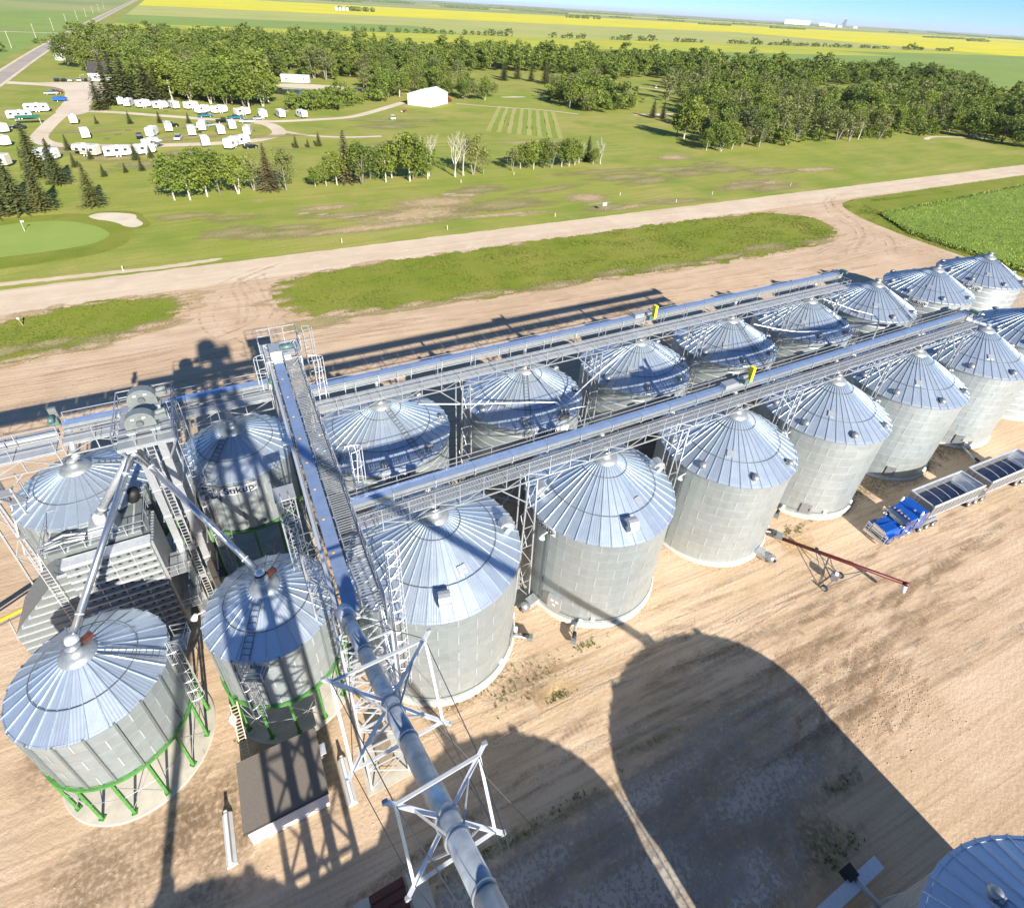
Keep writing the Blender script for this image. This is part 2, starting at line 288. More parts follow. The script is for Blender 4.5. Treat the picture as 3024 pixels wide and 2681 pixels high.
class MB:
    def __init__(s): s.v = []; s.f = []; s.m = []
    def quad(s, pts, mi=0):
        n = len(s.v); s.v += [tuple(p) for p in pts]; s.f.append(tuple(range(n, n + len(pts)))); s.m.append(mi); return s
    def box(s, c, sz, rz=0.0, mi=0, taper=1.0):
        n = len(s.v); cx, cy, cz = c; hx, hy, hz = sz[0] / 2, sz[1] / 2, sz[2] / 2; ca, sa = math.cos(rz), math.sin(rz)
        for z, t in ((-hz, 1.0), (hz, taper)):
            for x, y in ((-hx, -hy), (hx, -hy), (hx, hy), (-hx, hy)):
                x *= t; y *= t
                s.v.append((cx + x * ca - y * sa, cy + x * sa + y * ca, cz + z))
        for f in ((0, 3, 2, 1), (4, 5, 6, 7), (0, 1, 5, 4), (1, 2, 6, 5), (2, 3, 7, 6), (3, 0, 4, 7)):
            s.f.append(tuple(n + i for i in f)); s.m.append(mi)
        return s
    def beam(s, a, b, w, h, mi=0):
        M = frameM(a, b, w, h); n = len(s.v)
        for z in (0, 1):
            for x, y in ((-.5, -.5), (.5, -.5), (.5, .5), (-.5, .5)): s.v.append(tuple(M @ Vector((x, y, z))))
        for f in ((0, 3, 2, 1), (4, 5, 6, 7), (0, 1, 5, 4), (1, 2, 6, 5), (2, 3, 7, 6), (3, 0, 4, 7)):
            s.f.append(tuple(n + i for i in f)); s.m.append(mi)
        return s
    def cyl(s, a, b, r0, r1, n=10, mi=0, cap=True):
        a = Vector(a); b = Vector(b); z = (b - a).normalized(); ref = Vector((0, 0, 1)) if abs(z.z) < 0.95 else Vector((0, 1, 0))
        x = ref.cross(z).normalized(); y = z.cross(x); k = len(s.v)
        for c, r in ((a, r0), (b, r1)):
            for i in range(n):
                t = 2 * math.pi * i / n; s.v.append(tuple(c + x * (r * math.cos(t)) + y * (r * math.sin(t))))
        for i in range(n):
            j = (i + 1) % n; s.f.append((k + i, k + j, k + n + j, k + n + i)); s.m.append(mi)
        if cap:
            s.f.append(tuple(k + n - 1 - i for i in range(n))); s.m.append(mi); s.f.append(tuple(k + n + i for i in range(n))); s.m.append(mi)
        return s
    def tube(s, pts, r, n=6, mi=0, closed=False):
        P = [Vector(p) for p in pts]; k0 = len(s.v); m = len(P)
        for i, p in enumerate(P):
            if closed: d = P[(i + 1) % m] - P[i - 1]
            else: d = P[min(i + 1, m - 1)] - P[max(i - 1, 0)]
            z = d.normalized(); ref = Vector((0, 0, 1)) if abs(z.z) < 0.95 else Vector((0, 1, 0))
            x = ref.cross(z).normalized(); y = z.cross(x)
            for j in range(n):
                t = 2 * math.pi * j / n; s.v.append(tuple(p + x * (r * math.cos(t)) + y * (r * math.sin(t))))
        for i in range(m if closed else m - 1):
            a = k0 + i * n; b = k0 + ((i + 1) % m) * n
            for j in range(n):
                jj = (j + 1) % n; s.f.append((a + j, a + jj, b + jj, b + j)); s.m.append(mi)
        return s
    def lathe(s, prof, n=32, c=(0, 0, 0), mi=0, a0=0.0, a1=2 * math.pi):
        k = len(s.v); full = abs(a1 - a0 - 2 * math.pi) < 1e-6; cols = n if full else n + 1
        for r, z in prof:
            for i in range(cols):
                t = a0 + (a1 - a0) * i / n; s.v.append((c[0] + r * math.cos(t), c[1] + r * math.sin(t), c[2] + z))
        for q in range(len(prof) - 1):
            for i in range(n):
                j = (i + 1) % cols; s.f.append((k + q * cols + i, k + q * cols + j, k + (q + 1) * cols + j, k + (q + 1) * cols + i)); s.m.append(mi)
        return s
    def prism(s, poly, y0, y1, mi=0):
        """poly in (x,z), extruded along y"""
        n = len(poly); k = len(s.v)
        for y in (y0, y1): s.v += [(p[0], y, p[1]) for p in poly]
        s.f.append(tuple(range(k, k + n))); s.m.append(mi); s.f.append(tuple(reversed(range(k + n, k + 2 * n)))); s.m.append(mi)
        for i in range(n):
            j = (i + 1) % n; s.f.append((k + j, k + i, k + n + i, k + n + j)); s.m.append(mi)
        return s
    def mesh(s, name, mats, smooth=False):
        me = bpy.data.meshes.new(name); me.from_pydata(s.v, [], s.f)
        if isinstance(mats, str): mats = [mats]
        for m in mats: me.materials.append(MATS[m])
        if len(mats) > 1: me.polygons.foreach_set('material_index', s.m)
        if smooth: me.polygons.foreach_set('use_smooth', [True] * len(me.polygons))
        me.update(); return me
    def build(s, name, mats, parent=None, smooth=False, loc=None, rz=None):
        if parent is not None and parent.name in ORG:
            o_ = ORG[parent.name]; s.v = [(x - o_.x, y - o_.y, z - o_.z) for x, y, z in s.v]
        return add(name, s.mesh(name, mats, smooth), parent, loc, rz)
def smooth_by_angle(o): pass
def tri_fan_poly(pts, z): return [(x, y, z) for x, y in pts]
def ragged(poly, step, amp, seed=0, scale=0.35):
    out = []
    n = len(poly)
    for i in range(n):
        a = Vector(poly[i]); b = Vector(poly[(i + 1) % n]); d = b - a; L = d.length; k = max(1, int(L / step)); nn = Vector((-d.y, d.x)) / max(L, 1e-6)
        for j in range(k):
            p = a + d * (j / k)
            q = mnoise.noise(Vector((p.x * scale + seed, p.y * scale, seed * 1.7))) + 0.5 * mnoise.noise(Vector((p.x * scale * 3.1, p.y * scale * 3.1 + seed, 3.3)))
            out.append((p.x + nn.x * q * amp, p.y + nn.y * q * amp))
    return out
def smoothpoly(poly, it=2):
    for _ in range(it):
        out = []
        n = len(poly)
        for i in range(n):
            a = poly[i]; b = poly[(i + 1) % n]
            out.append((a[0] * .75 + b[0] * .25, a[1] * .75 + b[1] * .25)); out.append((a[0] * .25 + b[0] * .75, a[1] * .25 + b[1] * .75))
        poly = out
    return poly
def sheet(name, poly, z, mat, kind='structure'):
    """flat polygon: ribbons as quads, long ragged outlines as slices, the rest triangulated"""
    import bmesh
    if isinstance(poly, Ribbon):
        n = len(poly) // 2; m = MB()
        for i in range(n - 1): m.quad([(*poly[2 * n - 1 - i], z), (*poly[2 * n - 2 - i], z), (*poly[i + 1], z), (*poly[i], z)])
        o = m.build(name, mat); o['kind'] = kind; return o
    if len(poly) > 70 and name in ('grass_verge', 'gravel_road'):
        xs = [p[0] for p in poly]; x0, x1 = min(xs) + 1e-4, max(xs) - 1e-4; N = int(max(40, min(1400, (x1 - x0) / .45))); prev = None; m = MB()
        for k in range(N + 1):
            x = x0 + (x1 - x0) * k / N; c = []
            for i in range(len(poly)):
                a, b = poly[i], poly[(i + 1) % len(poly)]
                if (a[0] <= x < b[0]) or (b[0] <= x < a[0]): c.append(a[1] + (b[1] - a[1]) * (x - a[0]) / (b[0] - a[0]))
            c = [min(c), max(c)] if c else None
            if prev and c: m.quad([(prev[0], prev[1][0], z), (x, c[0], z), (x, c[1], z), (prev[0], prev[1][1], z)])
            if c: prev = (x, c)
        o = m.build(name, mat); o['kind'] = kind; return o
    bm = bmesh.new(); vs = [bm.verts.new((x, y, z)) for x, y in poly]
    bm.faces.new(vs); bmesh.ops.triangulate(bm, faces=bm.faces[:]); bm.normal_update()
    for f in bm.faces:
        if f.normal.z < 0: f.normal_flip()
    me = bpy.data.meshes.new(name); bm.to_mesh(me); bm.free(); me.materials.append(MATS[mat])
    o = add(name, me); o['kind'] = kind; return o
class Ribbon(list): pass
def strip(pts, wd):
    """polyline -> polygon of constant width"""
    L = []; Rr = []
    for i, p in enumerate(pts):
        a = Vector(pts[max(0, i - 1)]); b = Vector(pts[min(len(pts) - 1, i + 1)]); d = (b - a).normalized(); n = Vector((-d.y, d.x)) * (wd[i] if isinstance(wd, (list, tuple)) else wd) / 2
        L.append((p[0] + n.x, p[1] + n.y)); Rr.append((p[0] - n.x, p[1] - n.y))
    return Ribbon(L + Rr[::-1])
def curve(pts, k=6):
    """Catmull-Rom through points"""
    P = [Vector(p) for p in pts]; out = []
    for i in range(len(P) - 1):
        p0 = P[max(0, i - 1)]; p1 = P[i]; p2 = P[i + 1]; p3 = P[min(len(P) - 1, i + 2)]
        for j in range(k):
            t = j / k; out.append(tuple(0.5 * ((2 * p1) + (p2 - p0) * t + (2 * p0 - 5 * p1 + 4 * p2 - p3) * t * t + (3 * p1 - p0 - 3 * p2 + p3) * t ** 3)))
    out.append(tuple(P[-1])); return out
def copy_tree(o, parent=None):
    c = o.copy(); COL.objects.link(c)
    if parent is not None: c.parent = parent
    for ch in o.children: copy_tree(ch, c)
    return c

def lanemat(name, col, amt):
    m, g, b, oc, pos, ra, ri = newmat(name)
    g.put(b, 'Base Color', col + (1,)); g.put(b, 'Roughness', 0.95); b.inputs['Specular IOR Level'].default_value = 0.1
    f = g.ramp(g.noise(g.map(pos, (0.10, 0.7, 1)), 1.0, 3, 0.7), 0.40, 0.68); f2 = g.ramp(g.noise(pos, 5.0, 2, 0.7), 0.3, 0.6)
    tr = g.n.new('ShaderNodeBsdfTransparent'); mx = g.n.new('ShaderNodeMixShader')
    g.l.new(g.math('MULTIPLY', g.math('MULTIPLY', f, f2), amt), mx.inputs[0]); g.l.new(tr.outputs[0], mx.inputs[1]); g.l.new(b.outputs[0], mx.inputs[2]); g.l.new(mx.outputs[0], g.n['Material Output'].inputs['Surface'])
lanemat('lane_dark', (0.36, 0.255, 0.16), 0.42); lanemat('lane_pale', (0.74, 0.60, 0.43), 0.75)
# ------------------------------------------------------------------ ground, roads, fields
g_ = MB().quad([(-45000, -3000, 0), (45000, -3000, 0), (45000, 60000, 0), (-45000, 60000, 0)]).build('ground', 'far_field'); g_['kind'] = 'structure'
GROUND = {}
def rect(name, u0, u1, w0, w1, z, mat):
    o = sheet(name, [(u0, w0), (u1, w0), (u1, w1), (u0, w1)], z, mat); GROUND[name] = o; return o
rect('golf_course', -78, 900, 100, 760, 0.02, 'grass')
rect('field', -1800, -104, 150, 760, 0.02, 'green_field')
rect('field', -1800, -104, 775, 1290, 0.03, 'green_field')
rect('verge', -104, -70, 100, 2600, 0.025, 'grass')
rect('field', -70, 2400, 740, 985, 0.05, 'canola_thin')
rect('field', 560, 2400, 330, 742, 0.06, 'green_field')
rect('field', -70, 1880, 985, 1800, 0.08, 'pale_field')
rect('field', -70, 420, 985, 1250, 0.12, 'green_field')
rect('field', -70, 1900, 1800, 3500, 0.12, 'canola')
rect('field', 1890, 5200, 860, 3600, 0.12, 'canola')
rect('field', 1200, 5200, -600, 860, 0.10, 'green_field')
rect('field', 5400, 11000, 900, 3800, 0.2, 'canola')
rect('field', 2000, 9000, 5200, 5900, 0.3, 'canola')
rect('field', -70, 1700, 3900, 4300, 0.3, 'pale_field')
# highway
hw = curve([(-76, 100), (-84, 300), (-88, 400), (-94.5, 700), (-95, 1400), (-92, 2500), (-92, 4000)], 4)
sheet('highway', strip(hw, 7.6), 0.16, 'asphalt')
for s_ in (-1, 1):
    sheet('highway_shoulder', strip([(x + s_ * 4.7, y) for x, y in hw], 1.8), 0.13, 'pale_gravel')
sheet('field_approach', strip([(-98, 765), (-190, 770)], 6), 0.14, 'pale_gravel')
# yard of bare earth, the gravel road beside it
rect('yard', -400, 420, -60, 112, 0.03, 'dirt')
road = ragged([(-400, 106.9), (900, 106.9), (900, 117.2), (-400, 117.2)], 1.5, 0.35, 2)
sheet('gravel_road', road, 0.036, 'gravel_road')
isl = smoothpoly([(4.6, 96.9), (5.7, 102), (8.5, 105.4), (14.8, 106.6), (42.9, 107), (83.3, 107), (133.8, 106.6), (145.9, 99.8), (147.2, 92.6), (143, 85.6), (135.6, 82.4), (115.4, 80.7), (91.1, 81.7), (65.3, 83), (43.2, 84.1), (24.4, 86), (11, 87.9), (6.5, 90.1)], 2)
sheet('grass_verge', ragged(ragged(isl, 0.8, 1.5, 3, 0.16), 0.4, 0.8, 13, 0.9), 0.044, 'grass_lush')
lg = smoothpoly([(-90, 99), (-40, 101), (-34.6, 103.4), (-31.3, 106), (-21.8, 106.6), (-12.1, 106), (-8.2, 103), (-7.5, 100.6), (-9.1, 97.2), (-14.1, 92.8), (-20.6, 90.5), (-26.7, 90), (-32.3, 89), (-60, 88), (-90, 88)], 2)
sheet('grass_verge', ragged(ragged(lg, 0.8, 1.4, 4, 0.16), 0.4, 0.8, 14, 0.9), 0.044, 'grass_lush')
fld = smoothpoly([(168.6, 104.3), (162, 95.5), (159.2, 82.4), (158.4, 70), (158.4, 50), (157.5, 10), (157.5, -60), (420, -60), (420, 106), (180, 106.4)], 1)
sheet('grass_verge', ragged(fld, 0.6, 0.5, 5, 0.8), 0.046, 'grass_lush')
# standing crop: a bumpy canopy with real height
def crop_field():
    m = MB(); us = [163 + i * 0.9 for i in range(190)]; ws = [20 + j * 0.9 for j in range(86)]
    ok = {}
    for i, u in enumerate(us):
        for j, w in enumerate(ws):
            lim_l = 160.6 + max(0, (w - 78)) * 0.62 + 0.6 * mnoise.noise(Vector((w * .4, 3, 0)))
            lim_t = 92.6 + (u - 168) * 0.05 + 0.6 * mnoise.noise(Vector((u * .4, 9, 0)))
            if u < lim_l or w > min(lim_t, 97): continue
            e = min(1.0, (u - lim_l) / 1.5, (lim_t - w) / 1.5)
            h = 0.15 + 0.62 * e + 0.20 * mnoise.noise(Vector((u * .55, w * .55, 1))) + 0.10 * mnoise.noise(Vector((u * 1.6, w * 1.6, 5)))
            ok[(i, j)] = len(m.v); m.v.append((u + 0.25 * mnoise.noise(Vector((u * 2, w * 2, 7))), w, max(0.06, h)))
    for i in range(len(us) - 1):
        for j in range(len(ws) - 1):
            q = [(i, j), (i + 1, j), (i + 1, j + 1), (i, j + 1)]
            if all(k in ok for k in q): m.f.append(tuple(ok[k] for k in q)); m.m.append(0)
    o = m.build('crop', 'crop_leaf', None, True); setp(o, 'bright green standing crop beside the gravel junction', 'crop', kind='stuff')
crop_field()
# golf course pieces
bunk = smoothpoly([(-28, 156), (-26, 158), (-22, 157), (-19, 155), (-18, 153.5), (-18, 151), (-16, 146.5), (-18, 144.5), (-20, 146), (-22, 150), (-26, 153)], 2)
rimb = smoothpoly([(-29.5, 156), (-26, 159.6), (-20, 158), (-16.8, 155), (-16.6, 151), (-14.4, 146), (-17, 142.6), (-21, 144), (-23.5, 149), (-27, 152)], 2)
sheet('rough_collar', ragged(smoothpoly([(-60, 160), (-40, 160), (-28, 159), (-20, 150), (-17, 139), (-22, 130), (-40, 127), (-60, 128)], 2), 1, .4, 8), 0.028, 'grass_lush')
sheet('bunker_lip', rimb, 0.033, 'grass_lush'); sheet('bunker', ragged(bunk, .5, .15, 9, .9), 0.038, 'sand')
sheet('putting_green', smoothpoly([(-62, 152), (-44, 154.5), (-39, 155.5), (-32, 154.5), (-26, 149), (-22.5, 143), (-22.8, 139.5), (-25, 136.5), (-30, 135), (-38, 134), (-62, 134)], 2), 0.036, 'putting_green')
# mown stripes of the driving range
for i in range(15):
    lp = lambda a, b, f: (a[0] + (b[0] - a[0]) * f, a[1] + (b[1] - a[1]) * f)
    f0, f1 = i / 15, (i + 1) / 15; BL, BR, TL, TR = (108, 231), (133, 208), (143.4, 292), (165, 269)
    sheet('mown_stripe', ragged([lp(BL, BR, f0), lp(BL, BR, f1), lp(TL, TR, f1), lp(TL, TR, f0)], 4, .35, i), 0.04, 'fairway_b' if i % 2 == 0 else 'fairway_a')
for i in range(7):
    sheet('mown_stripe', ragged([(50, 182 + i * 4.6), (150, 182 + i * 4.6), (150, 184.2 + i * 4.6), (50, 184.2 + i * 4.6)], 4, .4, 20 + i), 0.036, 'fairway_a')
for k, (cx, cy, a, b) in enumerate([(168, 318, 26, 14), (225, 345, 14, 10), (300, 300, 18, 12), (430, 300, 95, 26), (560, 270, 60, 16)]):
    sheet('fairway', ragged(smoothpoly([(cx + a * math.cos(t * .7854), cy + b * math.sin(t * .7854)) for t in range(8)], 2), 3, .8, 30 + k), 0.045, 'fairway_a')
for k, (cx, cy, a, b) in enumerate([(168, 322, 9, 2.2), (365, 330, 10, 2.5), (222, 252, 7, 3), (620, 300, 10, 3), (640, 270, 10, 3)]):
    sheet('bunker', ragged(smoothpoly([(cx + a * math.cos(t * .7854), cy + b * math.sin(t * .7854)) for t in range(8)], 2), 1.5, .4, 40 + k), 0.055, 'sand')
sheet('cart_path', strip(curve([(270, 372), (292, 352), (300, 330), (318, 312), (318, 296)], 5), 2.2), 0.06, 'pale_gravel')
sheet('cart_path', strip(curve([(205, 254), (222, 256), (250, 250)], 5), 2.2), 0.06, 'pale_gravel')
sheet('cart_path', strip(curve([(318, 166), (332, 170), (352, 164), (362, 158)], 5), 2.4), 0.06, 'pale_gravel')
sheet('cart_path', strip(curve([(124, 303), (140, 290), (160, 278), (175, 262)], 5), 1.6), 0.06, 'pale_gravel')
# camp-ground drives
sheet('parking_lot', ragged(smoothpoly([(-87, 403), (-71, 393), (-63, 396), (-36, 396), (-30, 372), (-29, 338), (-37, 328), (-42, 318), (-39, 303), (-41, 296), (-45, 292), (-52, 300), (-51, 318), (-52, 340), (-56, 372), (-68, 384), (-88, 392)], 2), 2, .6, 50, .2), 0.05, 'pale_gravel')
sheet('camp_drive', strip(curve([(-41, 303), (-30, 298), (-18, 290), (-6, 282.5), (3, 276.5), (19, 270), (30, 267), (54, 270), (64, 275), (79, 290), (97, 310)], 5), 4.6), 0.052, 'pale_gravel')
sheet('camp_drive', strip(curve([(-47, 312), (-49, 290), (-50, 262), (-49, 247), (-43, 237), (-30, 232), (-12, 229.5), (5, 229), (16, 231), (25, 240), (26.5, 250), (24, 262), (16, 270)], 5), 5.2), 0.056, 'pale_gravel')
sheet('camp_drive', strip(curve([(27, 247), (36, 236), (48, 230), (62, 229)], 5), 2.6), 0.052, 'pale_gravel')
sheet('beach', ragged(smoothpoly([(40, 388), (70, 382), (92, 360), (88, 352), (60, 362), (42, 374)], 2), 2, .5, 60), 0.05, 'sand')
sheet('pond', smoothpoly([(38, 372), (60, 360), (74, 346), (62, 332), (42, 340), (32, 356)], 2), 0.058, 'glass')
# worn and bare patches (ragged, shaped by the wear itself)
def patch(name, u, w, a, b, mat, z, rz=0.0):
    o = MB().quad([(-a, -b, 0), (a, -b, 0), (a, b, 0), (-a, b, 0)]).build(name, mat); o.location = (u, w, z); o.rotation_euler = (0, 0, rz); o.parent = GROUND['yard'] if w < 112 else GROUND['golf_course']; return o
for k, (u, w, a, b) in enumerate([(52, 142, 16, 7), (44, 134, 22, 8), (95, 133, 9, 6), (158, 168, 10, 6), (30, 128, 26, 3), (24, 146, 9, 3), (64, 127, 20, 2), (100, 122, 14, 2.5), (62, 146, 8, 2.5), (160, 130, 18, 6), (200, 138, 16, 4), (118, 205, 22, 3)]):
    patch('bare_patch', u, w, a, b, 'bare_soil', 0.0462 + 0.0006 * k, R_(rnd.uniform(-6, 6)))
for k in range(26):
    patch('straw_patch', rnd.uniform(-20, 190), rnd.uniform(121, 158), rnd.uniform(8, 24), rnd.uniform(2.5, 6), 'straw_patch', 0.0545 + 0.0006 * k, R_(rnd.uniform(-8, 8)))
for k in range(12):
    patch('straw_patch', rnd.uniform(-40, 90), rnd.uniform(190, 262), rnd.uniform(8, 20), rnd.uniform(3, 8), 'straw_patch', 0.072 + 0.0006 * k, R_(rnd.uniform(-15, 15)))
for k, (u, w, a, b) in enumerate([(18, 143, 2.5, 1.2), (22, 145.5, 1.4, .7), (26, 146, 1.4, .8), (22, 141, 2, .8), (28, 137, 8, .7), (40, 129, 9, .6), (70, 124.5, 6, .5), (95, 127, 8, .6), (58, 148, 4, 1.2)]):
    patch('pale_patch', u, w, a, b, 'pale_track', 0.082 + .0006 * k)
sheet('footpath', ragged(strip(curve([(-60, 121), (-37.5, 119.9), (-21, 119.2), (-12, 118.8), (-2, 119.6)], 5), [1.6] * 20 + [0.5]), .5, .25, 70, .7), 0.05, 'gravel_road')
# yard: dust, damp, spilled grain, weeds, wheel marks
for k, (u, w, a, b, mt) in enumerate([(15.5, 17.8, 2.6, 2.0, 'spilled_grain'), (46, 19.2, 3.2, 1.4, 'spilled_grain'), (13.5, 19.2, 4, 2.2, 'damp_earth'),
        (63, 21.5, 7, 2.5, 'damp_earth'), (74, 24, 7, 4, 'damp_earth'), (80, 22, 6, 3, 'damp_earth'), (58, 21.8, 3, 1.2, 'weed'), (70, 21, 5, 1.5, 'weed'), (9, 20.5, 5, 1.2, 'damp_earth'), (-3.5, 21.5, 4, 5, 'damp_earth'), (-9, 20, 4, 6, 'damp_earth'), (-15, 20, 6, 4, 'damp_earth'), (-18.5, 29.5, 3, 4, 'damp_earth'),
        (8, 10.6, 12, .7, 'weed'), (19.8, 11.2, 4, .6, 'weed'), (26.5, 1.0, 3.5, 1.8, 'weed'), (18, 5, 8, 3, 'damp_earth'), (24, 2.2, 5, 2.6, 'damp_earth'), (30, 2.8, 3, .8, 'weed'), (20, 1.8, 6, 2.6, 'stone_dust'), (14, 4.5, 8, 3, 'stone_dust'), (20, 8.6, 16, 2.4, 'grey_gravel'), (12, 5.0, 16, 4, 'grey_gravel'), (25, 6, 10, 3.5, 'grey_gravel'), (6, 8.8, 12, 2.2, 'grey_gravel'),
        (31, 14, 10, .8, 'damp_earth'), (3, 12.6, 9, .5, 'damp_earth'), (60, 11, 16, .7, 'damp_earth')]):
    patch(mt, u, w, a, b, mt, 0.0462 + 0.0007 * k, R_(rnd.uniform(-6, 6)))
def wheelmark(pts, wd, z):
    """band with its own lengthwise x coordinate so that the tread follows it"""
    P = curve(pts, 8)
    for sgn in (-1, 1):
        m = MB(); a = Vector(P[0]); b = Vector(P[-1]); ang = math.atan2((b - a).y, (b - a).x); ca, sa = math.cos(-ang), math.sin(-ang)
        L = strip([(x, y) for x, y in P], 2.1 + wd) ; L2 = strip([(x, y) for x, y in P], 2.1 - wd); n = len(P)
        A = L[:n] if sgn > 0 else L[n:][::-1]; B = L2[:n] if sgn > 0 else L2[n:][::-1]
        loc = lambda q: ((q[0] - a.x) * ca - (q[1] - a.y) * sa, (q[0] - a.x) * sa + (q[1] - a.y) * ca, 0)
        for i in range(n - 1): m.quad([loc(A[i]), loc(A[i + 1]), loc(B[i + 1]), loc(B[i])])
        o = m.build('tyre_track', 'tyre_mark'); o.location = (a.x, a.y, z); o.rotation_euler = (0, 0, ang); o.parent = GROUND['yard']
zz = 0.0705
for pts in ([(2, 13.4), (20, 13.0), (45, 11.5), (80, 11)], [(5, 15.2), (25, 15.6), (42, 13.6), (70, 12.5)], [(24, 12.4), (40, 9.5), (60, 9.2)], [(10, 9.6), (22, 8.4), (40, 8.4), (60, 7)], [(26, 5.5), (34, 7.5), (42, 11.5)], [(29, 4), (38, 5.2), (50, 9.4)],
            [(27, 17.6), (40, 16.2), (60, 12)], [(30, 3.2), (36, 6.4), (39, 10.5), (38.5, 14)], [(31.5, 2.6), (39, 4.4), (47, 6.6)], [(33, 1.8), (37, 7.4), (44, 12.2)], [(28.6, 5.6), (33, 10), (40, 12.6), (52, 13)], [(35, 1.5), (40, 8), (48, 9)], [(-10, 82), (20, 79), (60, 76.5), (110, 72)], [(-20, 75), (10, 73.5), (50, 71), (120, 66)], [(0, 78), (-6, 92), (-3, 104), (8, 112)], [(150, 60), (150, 80), (157, 98), (172, 110)], [(120, 76), (148, 80), (158, 100)], [(-60, 83), (-20, 82), (2, 90), (-1, 108)], [(30, 13.8), (60, 13.6), (95, 13)]):
    wheelmark(pts, rnd.uniform(.34, .5), zz); zz += 0.0009
# grass blades on the verges (uncountable)
def tufts(name, label, polys, n, h, mat, seed, zone=None):
    r = random.Random(seed); m = MB()
    def inside(p, poly):
        c = False; j = len(poly) - 1
        for i in range(len(poly)):
            if (poly[i][1] > p[1]) != (poly[j][1] > p[1]) and p[0] < (poly[j][0] - poly[i][0]) * (p[1] - poly[i][1]) / (poly[j][1] - poly[i][1]) + poly[i][0]: c = not c
            j = i
        return c
    for poly, share in polys:
        xs = [p[0] for p in poly]; ys = [p[1] for p in poly]; k = 0; tot = int(n * share)
        while k < tot:
            p = (r.uniform(min(xs), max(xs)), r.uniform(min(ys), max(ys)))
            if not inside(p, poly): continue
            k += 1
            dens = mnoise.noise(Vector((p[0] * .12, p[1] * .3, seed)))
            if dens < -0.12 and r.random() < .7: continue
            hh = h * r.uniform(.5, 1.2) * (1 + dens)
            for q in range(3):
                t = r.uniform(0, 6.283); l = r.uniform(.1, .22); dx, dy = math.cos(t), math.sin(t)
                m.quad([(p[0] - dy * .09, p[1] + dx * .09, 0.04), (p[0] + dy * .09, p[1] - dx * .09, 0.04), (p[0] + dx * l, p[1] + dy * l, 0.04 + hh)])
    o = m.build(name, mat); setp(o, label, 'grass', kind='stuff')
tufts('grass', 'long green grass on the verges between yard and gravel road', [(isl, .62), ([p for p in lg], .16), ([p for p in fld if p[0] < 240 and p[1] > 20] + [(240, 100)], .12)], 21000, 0.14, 'blade', 5)
def rimtufts():
    r = random.Random(9); m = MB()
    for poly in (isl, lg):
        for i in range(len(poly)):
            a = Vector(poly[i]); b = Vector(poly[(i + 1) % len(poly)])
            for k in range(int((b - a).length * 5)):
                p = a.lerp(b, r.random()) + Vector((r.gauss(0, .5), r.gauss(0, .7)))
                for q in range(2):
                    t = r.uniform(0, 6.283); dx, dy = math.cos(t), math.sin(t); l = .15
                    m.quad([(p.x - dy * .07, p.y + dx * .07, 0.03), (p.x + dy * .07, p.y - dx * .07, 0.03), (p.x + dx * l, p.y + dy * l, 0.03 + r.uniform(.06, .22))])
    o = m.build('dry_grass', 'straw'); setp(o, 'dry straw coloured grass along the verge edges', 'grass', kind='stuff')
rimtufts()
# ragged stones and clods in the yard (uncountable)
def clods():
    r = random.Random(3); m = MB()
    def one(u, w, s):
        k = len(m.v)
        for x, y, z in ((-1, 0, -.3), (0, -1, -.3), (1, 0, -.3), (0, 1, -.3), (0, 0, .9)): m.v.append((u + x * s * r.uniform(.7, 1.3), w + y * s * r.uniform(.7, 1.3), .035 + z * s * .8))
        for f in ((0, 1, 4), (1, 2, 4), (2, 3, 4), (3, 0, 4)): m.f.append(tuple(k + i for i in f)); m.m.append(0)
    for _ in range(5200):
        u = r.uniform(-22, 60); w = r.uniform(4, 21)
        d = mnoise.noise(Vector((u * .25, w * .5, 2)))
        if d < .05 and r.random() < .75: continue
        one(u, w, r.uniform(.02, .07))
    for i in range(2600):
        c = r.choice([8.96, 24.14, 39.34, 53.85, 68.36]); t = r.uniform(3.3, 6.2); rr = 6.7 + abs(r.gauss(0, .35)); one(c + rr * math.cos(t), 26.64 + rr * math.sin(t), r.uniform(.03, .09))
    for i in range(1500):
        one(r.uniform(28, 44), r.gauss(6.5, 2.2), r.uniform(.04, .11))
    o = m.build('gravel', 'dirt'); setp(o, 'loose clods and stones strewn over the bare yard', 'gravel', kind='stuff')
clods()

